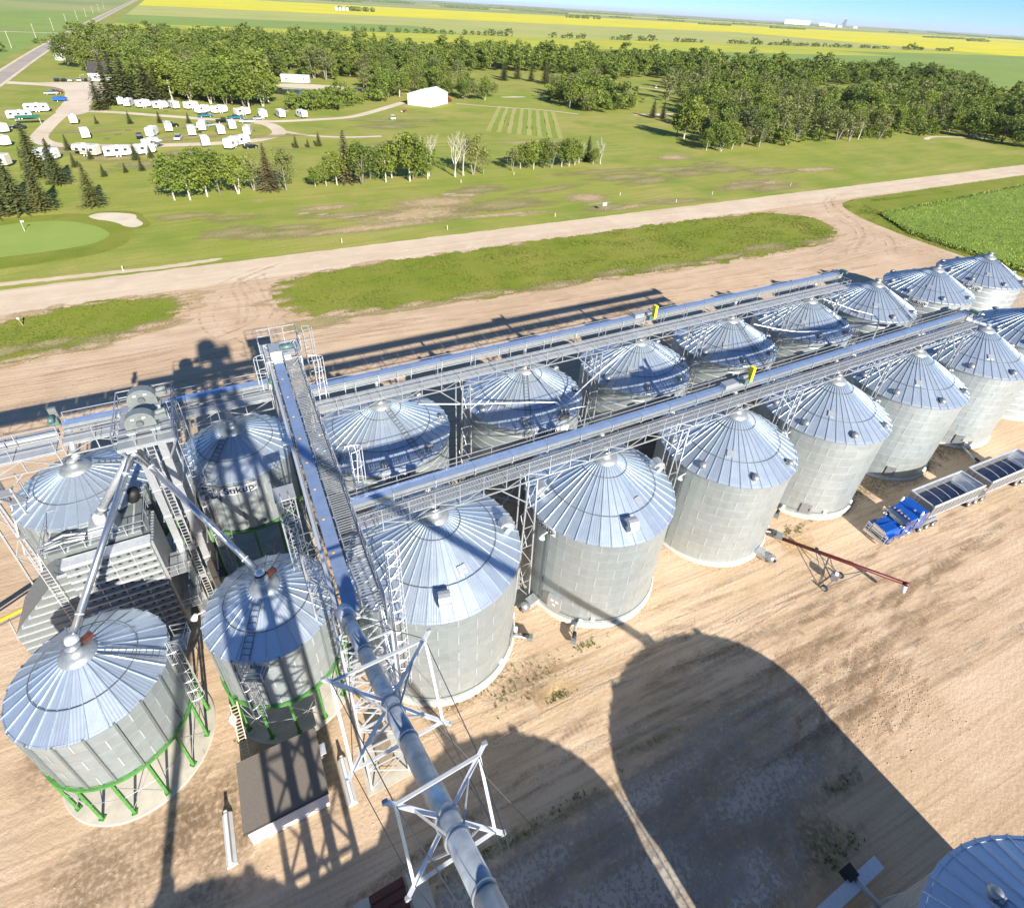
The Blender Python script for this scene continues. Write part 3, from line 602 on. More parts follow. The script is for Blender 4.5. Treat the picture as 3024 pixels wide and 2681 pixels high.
def crop_tufts():
    r = random.Random(31); m = MB()
    for _ in range(26000):
        u = 160 + 110 * r.random() ** 1.25; w = r.uniform(44, 99)
        lim_l = 160.9 + max(0, (w - 78)) * 0.62; lim_t = min(97, 92.4 + (u - 168) * 0.05)
        if u < lim_l or w > lim_t: continue
        h = 0.62 + 0.20 * mnoise.noise(Vector((u * .55, w * .55, 1))) + r.uniform(0, .3); t = r.uniform(0, 6.283); dx, dy = math.cos(t), math.sin(t); l = r.uniform(.12, .3)
        m.quad([(u - dy * .2, w + dx * .2, h - .3), (u + dy * .2, w - dx * .2, h - .3), (u + dx * l, w + dy * l, h + .2)])
    o = m.build('crop_leaves', 'crop_tip'); setp(o, 'leafy tips of the bright green crop', 'crop', kind='stuff')
crop_tufts()
def yard_weeds():
    r = random.Random(8); m = MB()
    for (cu, cw, a, b, n) in ((13.5, 19.2, 3.2, 1.6, 150), (15.5, 17.0, 1.2, .5, 70), (20, 19.6, 2, .4, 90), (47, 20.8, 2.0, .6, 110), (70, 21, 4, 1.2, 260), (58, 21.8, 2.5, .8, 160), (8, 10.7, 11, .3, 110), (27.4, .6, 2.2, .8, 70), (9, 20.3, 3, .5, 120), (30.2, 3.0, 2.2, .4, 30), (-6, 24.5, 2, .5, 90)):
        for _ in range(n):
            u = r.gauss(cu, a * .5); w = r.gauss(cw, b * .5)
            if mnoise.noise(Vector((u * 1.1, w * 1.6, 4))) < -.05: continue
            for q in range(3):
                t = r.uniform(0, 6.283); dx, dy = math.cos(t), math.sin(t); l = r.uniform(.08, .2)
                m.quad([(u - dy * .05, w + dx * .05, .03), (u + dy * .05, w - dx * .05, .03), (u + dx * l, w + dy * l, .03 + r.uniform(.04, .2))])
    o = m.build('weeds', 'weed_leaf'); setp(o, 'sparse weeds growing in the bare yard', 'weeds', kind='stuff')
yard_weeds()

# long compacted wheel lanes sweeping through the yard
ln = random.Random(17); zl = 0.0850; LANES = []
for k in range(46):
    if k < 26:
        w0 = ln.uniform(6, 20); u0 = ln.uniform(-2, 34); L = ln.uniform(18, 60); pts = [(u0, w0), (u0 + L * .35, w0 - ln.uniform(-.5, 1.6)), (u0 + L * .7, w0 - ln.uniform(.3, 3.2)), (u0 + L, w0 - ln.uniform(.8, 4.5))]
    elif k < 34:
        u0 = ln.uniform(27, 36); w0 = ln.uniform(2, 6); pts = [(u0, w0), (u0 + 5, w0 + ln.uniform(1, 3)), (u0 + 11, w0 + ln.uniform(3, 7)), (u0 + 20, w0 + ln.uniform(4, 9))]
    else:
        w0 = ln.uniform(62, 84); u0 = ln.uniform(-60, 60); L = ln.uniform(40, 110); pts = [(u0, w0), (u0 + L * .5, w0 - ln.uniform(0, 3)), (u0 + L, w0 - ln.uniform(0, 6))]
    for off in (0, 2.0):
        LANES.append(sheet('wheel_lane', strip(curve([(a, b + off) for a, b in pts], 8), ln.uniform(.28, .6)), zl, 'lane_dark' if k % 3 or 26 <= k < 34 else 'lane_pale')); zl += 0.0004
for pts in ([(-30, 84), (-8, 86), (-4, 96), (-4, 106), (4, 112)], [(30, 78), (6, 84), (1, 95), (0, 108)], [(-26, 80), (0, 80), (24, 79)], [(140, 70), (150, 78), (154, 92), (164, 106), (180, 111)], [(130, 74), (148, 84), (156, 100), (150, 112)], [(110, 70), (140, 72), (153, 66)], [(120, 77), (146, 80), (152, 60)]):
    for off in (0, 2.1):
        for kk in (0, 1): LANES.append(sheet('wheel_lane', strip(curve([(a + off * .7 + kk * 3, b + off * .6) for a, b in pts], 8), .55), zl, 'lane_dark' if kk else 'lane_pale')); zl += 0.0004
for k in range(9): patch('straw_patch', 10 + 15 * k, 85 - k * .25 + ln.uniform(-.5, 1.5), ln.uniform(7, 13), ln.uniform(1.6, 3.2), 'straw_patch', 0.13 + .0006 * k, R_(-2))
for k in range(4): patch('straw_patch', -34 + 7 * k, 93 + ln.uniform(-1, 3), ln.uniform(4, 8), ln.uniform(2, 3.5), 'straw_patch', 0.14 + .0006 * k, R_(10))

for o in LANES:
    o.parent = GROUND['yard']; del o['kind']
for o in list(bpy.data.objects):
    if o.name.split('.')[0] in ('mown_stripe',): o.parent = GROUND['golf_course']; del o['kind']

for poly in (isl, lg):
    for k in range(0, len(poly), 2):
        if poly[k][0] < -40: continue
        patch('bare_patch', poly[k][0] + ln.uniform(-1, 1), poly[k][1] + ln.uniform(-.6, .6), ln.uniform(1.5, 5), ln.uniform(.6, 1.6), 'bare_soil', 0.15 + .0005 * k, R_(ln.uniform(-10, 10)))
# ------------------------------------------------------------------ grain bins
MC = {}
def roof_panel_mesh(R, hw, ha, n, r0):
    k = ('rp', R, hw, ha, n)
    if k in MC: return MC[k]
    m = MB(); a = math.pi / n; r1 = R * 1.025; z = lambda r: ha - (ha - hw) * r / R
    P = lambda r, t, dz=0.0: (r * math.cos(t), r * math.sin(t), z(r) + dz)
    rs = [r0, r0 + (r1 - r0) * .5, r1]
    for i in range(2): m.quad([P(rs[i], -a), P(rs[i + 1], -a), P(rs[i + 1], a), P(rs[i], a)], 0)
    m.quad([P(r1, -a), P(r1, a), P(r1, a, -.1), P(r1, -a, -.1)], 0)
    hb, wb = 0.075, 0.055                                   # standing rib on one edge
    def E(r, o, dz): t = a; return (r * math.cos(t) + o * math.sin(t), r * math.sin(t) - o * math.cos(t), z(r) + dz)
    wf = lambda r: wb * (0.55 + 0.45 * r / r1)
    A = [E(r0, -wf(r0), 0), E(r1 + .03, -wb, 0), E(r1 + .03, -wb * .6, hb), E(r0, -wf(r0) * .6, hb)]
    B = [E(r0, wf(r0), 0), E(r1 + .03, wb, 0), E(r1 + .03, wb * .6, hb), E(r0, wf(r0) * .6, hb)]
    m.quad(A, 1); m.quad(B[::-1], 1); m.quad([A[3], A[2], B[2], B[3]], 1); m.quad([A[1], B[1], B[2], A[2]], 1)
    MC[k] = m.mesh('roof_panel', ['roof_steel', 'rib_steel']); return MC[k]
def wall_sheet_mesh(R, h, ns):
    k = ('ws', R, h, ns)
    if k in MC: return MC[k]
    m = MB(); A = 2 * math.pi / ns; q = 4
    for i in range(q):
        t0 = -A / 2 + A * i / q; t1 = t0 + A / q; c0, s0, c1, s1 = math.cos(t0), math.sin(t0), math.cos(t1), math.sin(t1)
        m.quad([(R * c0, R * s0, 0), (R * c1, R * s1, 0), (R * c1, R * s1, h), (R * c0, R * s0, h)], 0)
        r = R + .018
        m.quad([(r * c0, r * s0, h - .015), (r * c1, r * s1, h - .015), (r * c1, r * s1, h + .02), (r * c0, r * s0, h + .02)], 1)
    t0, t1, r = A / 2 - .04 / R, A / 2 + .04 / R, R + .022
    m.quad([(r * math.cos(t0), r * math.sin(t0), .03), (r * math.cos(t1), r * math.sin(t1), .03), (r * math.cos(t1), r * math.sin(t1), h - .05), (r * math.cos(t0), r * math.sin(t0), h - .05)], 1)
    MC[k] = m.mesh('wall_sheet', ['wall_steel', 'seam'], True); return MC[k]
def wall_ring_mesh(R, h, n=56):
    k = ('wr', R, h)
    if k in MC: return MC[k]
    m = MB(); m.lathe([(R, 0), (R, h - .05)], n, mi=0); m.lathe([(R + .018, h - .05), (R + .018, h + .02), (R, h + .02)], n, mi=1)
    MC[k] = m.mesh('wall_ring', ['wall_steel', 'seam'], True); return MC[k]
def cap_mesh(R, ha, slope, r0):
    k = ('cap', R, ha, slope)
    if k in MC: return MC[k]
    m = MB(); zb = ha - slope * r0
    m.lathe([(r0 + .16, zb - .02), (r0 + .10, zb + .14), (r0 * .8, zb + .30), (r0 * .45, zb + .42), (r0 * .42, zb + .75), (r0 * .47, zb + .76), (r0 * .47, zb + .84), (0.0, zb + .95)], 30)
    MC[k] = m.mesh('roof_cap', 'cap_steel', True); return MC[k]
def gooseneck_mesh():
    if 'gn' not in MC:
        m = MB()                                            # x runs up-slope, mouth down-slope; sits on z=0
        prof = [(-.45, 0), (-.50, .55)] + [(-.5 + .5 - .5 * math.cos(t), .55 + .42 * math.sin(t)) for t in [math.pi * i / 6 for i in range(1, 7)]] + [(.5, .28), (.32, .28), (.30, .5), (-.05, .52), (-.02, 0)]
        m.prism([(-x, z) for x, z in prof], -.36, .36)
        MC['gn'] = m.mesh('roof_vent', 'galv')
    return MC['gn']
def mushroom_mesh():
    if 'mv' not in MC:
        m = MB(); m.cyl((0, 0, -.15), (0, 0, .34), .27, .27, 14)
        m.lathe([(.27, .30), (.40, .22), (.42, .36), (.36, .52), (.2, .60), (0, .62)], 16)
        m.cyl((-.1, 0, .2), (-.46, 0, .14), .26, .30, 12)
        MC['mv'] = m.mesh('roof_vent', 'alu_dark', True)
    return MC['mv']
def slopeM(R, hw, ha, r, t, rz=0.0):
    s = math.atan2(ha - hw, R)
    return Matrix.Translation((r * math.cos(t), r * math.sin(t), ha - (ha - hw) * r / R)) @ Matrix.Rotation(t, 4, 'Z') @ Matrix.Rotation(s, 4, 'Y') @ Matrix.Rotation(rz, 4, 'Z')
def ring_mesh(R, hw, ha, rr):
    k = ('ring', R, hw, ha, rr)
    if k not in MC:
        z = ha - (ha - hw) * rr / R + .10; m = MB()
        m.tube([(rr * math.cos(2 * math.pi * i / 48), rr * math.sin(2 * math.pi * i / 48), z) for i in range(48)], .028, 5, closed=True)
        MC[k] = m.mesh('roof_ring', 'ring_dark', True)
    return MC[k]
def text_mesh(txt, size, mat):
    cu = bpy.data.curves.new('lettering', 'FONT'); cu.body = txt; cu.size = size; cu.align_x = 'CENTER'; cu.align_y = 'CENTER'; cu.extrude = 0.004; cu.space_character = 1.05
    cu.offset = size * 0.010
    to = bpy.data.objects.new('lettering', cu); COL.objects.link(to)
    dg = bpy.context.evaluated_depsgraph_get(); me = bpy.data.meshes.new_from_object(to.evaluated_get(dg)); me.materials.clear(); me.materials.append(MATS[mat])
    bpy.data.objects.remove(to); return me
TXT = text_mesh('Sukup', 0.62, 'lettering')
def sign(parent, R, t, z, wd=2.7, ht=0.84):
    """slightly bowed name plate on the wall, with its lettering and oval swoosh"""
    m = MB(); n = 8
    for i in range(n):
        a = t + (i / n - .5) * wd / R; b = t + ((i + 1) / n - .5) * wd / R; r = R + .17
        m.quad([(r * math.cos(a), r * math.sin(a), z - ht / 2), (r * math.cos(b), r * math.sin(b), z - ht / 2), (r * math.cos(b), r * math.sin(b), z + ht / 2), (r * math.cos(a), r * math.sin(a), z + ht / 2)])
    p = m.build('name_plate', 'white_paint', parent)
    M = Matrix.Translation(((R + .185) * math.cos(t), (R + .185) * math.sin(t), z)) @ Matrix.Rotation(t + math.pi / 2, 4, 'Z') @ Matrix.Rotation(math.pi / 2, 4, 'X')
    me = TXT.copy()
    for v in me.vertices:                                    # wrap the letters round the wall
        x = v.co.x * 1.38 * wd / 2.6; v.co.x = math.sin(x / R) * R; v.co.z -= R * (1 - math.cos(x / R)) - .012
        v.co.y *= 1.2 * ht / .66
    l = add('lettering', me, p, M=M)
    sw = MB()
    for i in range(40):
        t0 = -2.5 + 4.6 * i / 40; t1 = -2.5 + 4.6 * (i + 1) / 40; th = .018 + .05 * max(0, math.sin((i / 40) * math.pi)) ** 2
        f = lambda tt, o: (math.sin((math.cos(tt) * (wd * .47 + o)) / R) * R, math.sin(tt) * (ht * .40 + o), .01 - R * (1 - math.cos(math.cos(tt) * wd * .47 / R)))
        sw.quad([f(t0, 0), f(t1, 0), f(t1, -th), f(t0, -th)])
    add('swoosh', sw.mesh('swoosh', 'lettering'), p, M=M)
def ladder(name, a, b, across, wd, parent, mat='galv', step=.35, r=.022):
    a = Vector(a); b = Vector(b); x = Vector(across).normalized() * wd / 2; m = MB(); L = (b - a).length; n = max(2, int(L / step))
    m.beam(a - x, b - x, r * 2, r * 2); m.beam(a + x, b + x, r * 2, r * 2)
    for i in range(1, n): p = a.lerp(b, i / n); m.beam(p - x, p + x, r * 1.6, r * 1.6)
    return m.build(name, mat, parent)
def cage(name, a, b, out, wd, parent, mat='galv'):
    """safety cage hoops round a ladder from a up to b, bulging along 'out'"""
    a = Vector(a); b = Vector(b); o = Vector(out).normalized(); d = (b - a).normalized(); s = d.cross(o).normalized(); m = MB(); L = (b - a).length; n = max(2, int(L / 1.1))
    arc = [(math.cos(t), math.sin(t)) for t in [math.pi * i / 8 for i in range(9)]]
    for i in range(n + 1):
        c = a.lerp(b, i / n); m.tube([c + s * (x * wd / 2) + o * (y * wd * .95) for x, y in arc], .03, 4)
    for x, y in arc[::2]: m.beam(a + s * (x * wd / 2) + o * (y * wd * .95), b + s * (x * wd / 2) + o * (y * wd * .95), .045, .02)
    return m.build(name, mat, parent)
def make_bin(label, u, w, R=6.4, hw=10.92, ha=14.74, zf=.35, nr=10, ns=14, npan=42, vents='round', va=-160, sheets=True, signs=(), rings=(.30, .72), group=None, name='grain_bin', detail=True):
    t = thing(name, label, 'grain bin', (u, w, 0), 0, group)
    MB().lathe([(R + .27, -.05), (R + .27, zf - .06), (R + .22, zf), (R - .1, zf + .004)], 56).build('foundation', 'concrete_white', t, True)
    h = (hw - zf) / nr
    if sheets:
        me = wall_sheet_mesh(R, h, ns); A = 2 * math.pi / ns
        for i in range(nr):
            for j in range(ns): add('wall_sheet', me, t, (0, 0, zf + i * h), A * (j + .5 * (i % 2)) + .11)
    else:
        me = wall_ring_mesh(R, h)
        for i in range(nr): add('wall_ring', me, t, (0, 0, zf + i * h))
    r0 = .145 * R; me = roof_panel_mesh(R, hw, ha, npan, r0)
    for i in range(npan): add('roof_panel', me, t, None, 2 * math.pi * i / npan)
    add('roof_cap', cap_mesh(R, ha, (ha - hw) / R, r0), t)
    for q in rings: add('roof_ring', ring_mesh(R, hw, ha, R * q), t)
    if vents == 'round':
        for i in range(8): add('roof_vent', mushroom_mesh(), t, M=slopeM(R, hw, ha, R * (.9 if R < 7 else .8), R_(va + 46 * i), 0) @ Matrix.Scale(.82, 4))
    elif vents == 'goose':
        for i in range(4): add('roof_vent', gooseneck_mesh(), t, M=slopeM(R, hw, ha, R * .82, R_(va + 90 * i), 0) @ Matrix.Scale(1.1, 4))
    if detail:
        a = R_(va + 22)
        MB().box((0, 0, .06), (.62, .62, .14)).build('roof_hatch', 'galv', t).matrix_local = slopeM(R, hw, ha, R * .62, a)
    for (a, z) in signs: sign(t, R, R_(a), z)
    return t
UB = [8.96, 24.14, 39.34, 53.85, 68.36, 82.87, 97.4]; WB = 26.64
UA = [9.41, 24.99, 40.37, 55.15, 70.18, 85.13, 100.8, 116.3]; WA = 42.49
ORD = ['first', 'second', 'third', 'fourth', 'fifth', 'sixth', 'seventh', 'eighth']
bl = ['large corrugated grain bin with pipe shadow across its roof, beside the white lattice tower', 'grain bin with control cabinet and wall lamp, second along the near row', 'grain bin in near row with the red auger parked at its foot',
      'grain bin with a small wall door behind the nose of the blue truck', 'grain bin behind the front hopper trailer, fifth along the near row', 'grain bin with a door and unloading tube at the far end of the near conveyor', 'grain bin cut by the right edge of the picture, shaded blue roof']
BINS = []
for i, u in enumerate(UB):
    b_ = make_bin(bl[i], u, WB, vents='goose' if i < 2 else 'round', va=[-104, -99, -158, -162, -158, -155, -158][i], sheets=i < 6, signs=[(-168, 10.4)] if i == 1 else (), group='near row of grain bins')
    BINS.append(b_)
al = ['grain bin right of the crossing catwalk in the far row, half in conveyor shadow', 'grain bin carrying a fan of transfer pipes on its roof, far row', 'grain bin below the yellow drive guard of the far conveyor', 'grain bin fourth along the far row, behind the near yellow guard',
      'grain bin under a long white transfer pipe near the far conveyor end', 'grain bin just past the end of the far conveyor, roof ladder on its near side', 'grain bin with a name plate on its left wall, second from the far end', 'rearmost grain bin of the far row beside the green crop']
ABINS = []
for i, u in enumerate(UA):
    b_ = make_bin(al[i], u, WA, hw=10.22, ha=13.76, vents='round', va=[-150, -163, -160, -160, -166, -160, -177, -165][i], sheets=False,
                  signs=[(-95, 9.72)] if i in (0, 1) else ([(-160, 9.6)] if i in (6, 7) else ()), group='far row of grain bins')
    ABINS.append(b_)
    a = R_([-70, -112, -40, -88, -60, -85, -30, -80][i]); R, hw, ha = 6.4, 10.22, 13.76
    z = lambda r: ha - (ha - hw) * r / R + .12
    e = Vector((-math.sin(a), math.cos(a), 0)); d = Vector((math.cos(a), math.sin(a), 0))
    ladder('roof_ladder', d * 1.1 + Vector((0, 0, z(1.1))), d * 6.5 + Vector((0, 0, z(6.5))), e, .5, b_, 'ring_dark')
    if i > 0:
        ladder('wall_ladder', d * 6.62 + Vector((0, 0, .5)), d * 6.62 + Vector((0, 0, 11.2)), e, .5, b_)
        cage('ladder_cage', d * 6.62 + Vector((0, 0, 2.6)), d * 6.62 + Vector((0, 0, 11.4)), d, .75, b_)
# fittings on the near-row bins
def at(t, R, a, z): return Vector((R * math.cos(R_(a)), R * math.sin(R_(a)), z))
def conduit(b_, z, a0, a1, R=6.46):
    MB().tube([at(0, R, a0 + (a1 - a0) * i / 30, z) for i in range(31)], .03, 5).build('conduit', 'ring_dark', b_)
conduit(BINS[0], .95, -175, -20); conduit(BINS[1], .95, -175, -20); conduit(BINS[3], .9, -175, -60); conduit(BINS[2], .9, -80, -20)
for b_, a in ((BINS[1], -163), (BINS[3], -170), (BINS[2], -168)):
    m = MB(); m.tube([at(0, 6.46, a, 1), at(0, 6.46, a, 9.7)], .035, 5); m.build('conduit', 'ring_dark', b_)
    l = MB(); l.beam(at(0, 6.4, a, 10), at(0, 7.2, a, 10.1), .07, .07); l.cyl(at(0, 7.15, a, 10.12), at(0, 7.25, a, 9.8), .1, .28, 12); l.build('wall_lamp', 'white_paint', b_)
def flush(b_, name, a, z, w, h, d, mat, R=6.42):
    M = Matrix.Translation(at(0, R, a, z)) @ Matrix.Rotation(R_(a), 4, 'Z'); o = MB().box((d / 2, 0, 0), (d, w, h)).build(name, mat, b_); o.matrix_local = M; return o
cb = flush(BINS[1], 'control_cabinet', -149, 2.1, 1.25, 1.5, .32, 'galv')
for y, z in ((-.2, .35), (.25, .35), (0, -.15)): MB().box((.33, y, z), (.03, .28, .2)).build('cabinet_label', 'white_paint', cb)
for b_, a in ((BINS[3], -131), (BINS[5], -128), (BINS[0], -40), (BINS[4], -128)):
    dr = flush(b_, 'access_door', a, 1.35, 1.1, 1.35, .1, 'alu_dark'); MB().box((.12, .38, 0), (.06, .06, .3)).build('door_handle', 'black', dr)
for b_, aa in ((BINS[0], (-60, -22)), (BINS[1], (-118,)), (BINS[3], (-112, -75)), (BINS[2], (-30, -10))):
    for a in aa:
        o = flush(b_, 'junction_box', a, 1.15, .34, .36, .18, 'white_paint')
# unloading tubes poking out at the foot of the bins
def unloader(label, u, w, a, L, grp='bin unloading tubes'):
    t = thing('unload_tube', label, 'unloading auger', (u, w, 0), R_(a), grp)
    MB().cyl((-.6, 0, .45), (L, 0, .62), .14, .14, 12).build('tube', 'galv', t, True)
    MB().box((L, 0, .62), (.42, .46, .46)).build('gearbox', 'gear_grey', t)
    MB().cyl((L - .1, 0, .85), (L - .65, 0, .82), .17, .17, 12).build('motor', 'black', t, True)
    MB().beam((L * .6, 0, 0.02), (L * .6, 0, .5), .07, .07).build('foot', 'galv', t)
    MB().box((.2, .35, .9), (.3, .3, .4)).build('drive_guard', 'white_paint', t)
for i, (k, a, L, lb) in enumerate([(0, -35, 1.5, 'unloading tube at the foot of the bin by the lattice tower'), (1, -130, 1.9, 'unloading tube below the control cabinet of the second near bin'), (3, -152, 1.7, 'unloading tube beside the bin behind the truck nose'), (5, -122, 3.6, 'long unloading tube from the bin beyond the trailers'), (2, -47, 1.0, 'unloading tube the red auger feeds from'), (4, -20, 1.6, 'unloading tube in the gap behind the hopper trailers')]):
    unloader(lb, UB[k] + 6.5 * math.cos(R_(a)), WB + 6.5 * math.sin(R_(a)), a, L)
fan_spots = [(1, -167), (2, -75), (0, -178)]
for k, a in fan_spots:
    t = thing('aeration_fan', ['dark fan duct in the gap left of the second near bin', 'fan duct at the foot of the third near bin', 'fan duct low on the bin by the lattice tower'][fan_spots.index((k, a))], 'fan', (UB[k] + 6.5 * math.cos(R_(a)), WB + 6.5 * math.sin(R_(a)), 0), R_(a), 'aeration fans')
    MB().box((.5, 0, .55), (1.2, .8, .7)).build('transition_duct', 'galv', t); MB().cyl((1.05, 0, .65), (1.75, 0, .65), .45, .45, 18).build('fan_housing', 'alu_dark', t, True); MB().cyl((1.7, 0, .65), (1.95, 0, .65), .15, .15, 10).build('motor', 'black', t)
# ---- hopper bins on green legs
def hopper_bin(label, u, w, R, zr, hw, ha, npan, nleg, pad, signs=(), ladder_a=None, open_lid=False):
    t = thing('hopper_bin', label, 'hopper bin', (u, w, 0), 0, 'hopper bins on green legs')
    MB().lathe([(pad, -.03), (pad, .11), (pad - .08, .13), (0, .131)], 64).build('concrete_pad', 'concrete', t, True)
    ns = npan // 3; nr = max(2, round((hw - zr) / 1.1)); h = (hw - zr) / nr; A = 2 * math.pi / ns
    me = wall_sheet_mesh(R, h, ns)
    for i in range(nr):
        for j in range(ns): add('wall_sheet', me, t, (0, 0, zr + i * h), A * j + A * .5 * (i % 2))
    k = ('stif', R, zr, hw)
    if k not in MC: MC[k] = MB().box((R + .06, 0, (zr + hw) / 2), (.10, .13, hw - zr)).mesh('stiffener', 'gear_grey')
    for j in range(ns * 2): add('wall_stiffener', MC[k], t, None, A * (j + .5) / 2)
    MB().lathe([(R + .03, zr - .22), (R + .2, zr - .22), (R + .2, zr - .02), (R + .03, zr - .02)], 48).build('ring_beam', 'green_paint', t)
    MB().lathe([(R, zr - .05), (.35, zr - R * .92), (.35, zr - R * .92 - .25), (.0, zr - R * .92 - .25)], 36).build('hopper_cone', 'gear_grey', t, True)
    legs = []
    for j in range(nleg):
        a = 2 * math.pi * (j + .35) / nleg; x, y = (R + .1) * math.cos(a), (R + .1) * math.sin(a); legs.append((x, y))
        lm = MB(); lm.beam((x, y, .14), (x, y, zr - .2), .17, .17); lm.box((x, y, .16), (.34, .34, .04), a); lm.build('leg', 'green_paint', t)
    for j in range(nleg):
        if j % 2 == 0:
            a, b = legs[j], legs[(j + 1) % nleg]
            rod('cross_brace', (a[0], a[1], .5), (b[0], b[1], zr - .7), .05, 'galv', t); rod('cross_brace', (b[0], b[1], .5), (a[0], a[1], zr - .7), .05, 'galv', t)
        a, b = legs[j], legs[(j + 1) % nleg]; rod('tie_rod', (a[0], a[1], zr * .5), (b[0], b[1], zr * .5), .04, 'galv', t)
    r0 = .2 * R; me = roof_panel_mesh(R, hw, ha, npan, r0)
    for i in range(npan): add('roof_panel', me, t, None, 2 * math.pi * i / npan)
    add('roof_cap', cap_mesh(R, ha, (ha - hw) / R, r0), t)
    add('roof_ring', ring_mesh(R, hw, ha, R * .66), t)
    if open_lid: MB().box((.6, .5, ha + .05), (.6, .38, .3), .6).build('cap_lid', 'rust', t)
    for (a, z) in signs: sign(t, R, R_(a), z - .12, 2.75, .86)
    if ladder_a is not None:
        a = R_(ladder_a); d = Vector((math.cos(a), math.sin(a), 0)); e = Vector((-math.sin(a), math.cos(a), 0)); zz_ = lambda r: ha - (ha - hw) * r / R + .15
        ladder('roof_ladder', d * (r0 + .2) + Vector((0, 0, zz_(r0 + .2))), d * R + Vector((0, 0, zz_(R))), e, .55, t, 'ring_dark')
        ladder('wall_ladder', d * (R + .25) + Vector((0, 0, zr - 1.2)), d * (R + .25) + Vector((0, 0, hw + .9)), e, .5, t)
        cage('ladder_cage', d * (R + .25) + Vector((0, 0, zr + .2)), d * (R + .25) + Vector((0, 0, hw + .6)), d, .75, t)
        p = d * (R + .55) + e * .95 + Vector((0, 0, hw - .25)); M = Matrix.Translation(p) @ Matrix.Rotation(a, 4, 'Z')
        pf = MB(); pf.box((0, 0, 0), (1.0, 1.2, .07))
        o = pf.build('rest_platform', 'gear_grey', t); o.matrix_local = M
        rl = MB()
        for x, y in ((-.5, -.6), (.5, -.6), (.5, .6), (-.5, .6)): rl.beam((x, y, 0), (x, y, 1.05), .04, .04)
        for z in (.55, 1.05): rl.beam((.5, -.6, z), (.5, .6, z), .04, .04); rl.beam((-.5, .6, z), (.5, .6, z), .04, .04); rl.beam((-.5, -.6, z), (.5, -.6, z), .04, .04)
        o2 = rl.build('platform_rail', 'galv', t); o2.matrix_local = M
    return t
H1 = hopper_bin('blue-roofed hopper bin on green legs and round pad, lower left corner', -13.38, 27.14, 4.21, 4.67, 10.07, 12.50, 27, 14, 4.74, ladder_a=-12, open_lid=True)
H2 = hopper_bin('hopper bin on green legs behind the grey flat roofed shed', -2.95, 27.40, 4.21, 4.67, 10.07, 12.50, 27, 14, 4.74, ladder_a=-118, open_lid=True)
H3 = hopper_bin('hopper bin with white name plate between elevator legs and catwalk', -3.2, 42.5, 4.5, 6.8, 12.4, 14.8, 30, 14, 5.1, signs=[(-96, 11.75)], ladder_a=-128)
H4 = hopper_bin('hopper bin behind the grain dryer at the left edge', -14.3, 42.5, 4.5, 6.8, 12.35, 14.6, 30, 14, 5.1, ladder_a=12)
# ---- big bins beside the viewer's tower (mostly outside the frame; they shade the yard)
cl = ['huge bin just outside the lower left corner', 'huge bin below the viewpoint outside the frame', 'huge bin with shaded blue roof in the lower right corner']
for i, u in enumerate((-11.0, 7.4, 25.8)):
    cb_ = make_bin(cl[i], u, -11.2, R=8.75, hw=10.25, ha=14.6, nr=10, ns=20, npan=60, vents='round', va=90, sheets=(i == 2), rings=(.3, .6), group='row of huge bins beside the viewing tower', name='grain_bin')
    if i == 2:
        ladder('wall_ladder', (-9.15, .5, .4), (-9.15, .5, 10.6), (0, 1, 0), .5, cb_); cage('ladder_cage', (-9.15, .5, 2.4), (-9.15, .5, 10.9), (-1, 0, 0), .8, cb_)
# ------------------------------------------------------------------ conveyors, catwalks, towers
def truss_side(t, P, Q, zb, zt, n, mat='galv', s=.09, brace=.06, flip=False):
    """vertical truss plane from P to Q (xy pairs) with bottom chord zb and top chord zt"""
    P = Vector(P); Q = Vector(Q)
    bar('chord', (P.x, P.y, zb), (Q.x, Q.y, zb), s, s, mat, t); bar('chord', (P.x, P.y, zt), (Q.x, Q.y, zt), s, s, mat, t)
    for i in range(n + 1):
        p = P.lerp(Q, i / n); bar('truss_post', (p.x, p.y, zb), (p.x, p.y, zt), s * .8, s * .8, mat, t)
        if i < n:
            q = P.lerp(Q, (i + 1) / n)
            a, b = ((p, q) if (i + flip) % 2 == 0 else (q, p)); bar('truss_brace', (a.x, a.y, zb), (b.x, b.y, zt), brace, brace, mat, t)
def railing(t, P, Q, z, n, mat='galv', h=1.07, s=.05, post=.05):
    P = Vector(P); Q = Vector(Q)
    for k in (.55, 1.0): bar('handrail', (P.x, P.y, z + h * k), (Q.x, Q.y, z + h * k), s, s, mat, t)
    for i in range(n + 1): p = P.lerp(Q, i / n); bar('rail_post', (p.x, p.y, z), (p.x, p.y, z + h), post, post, mat, t)
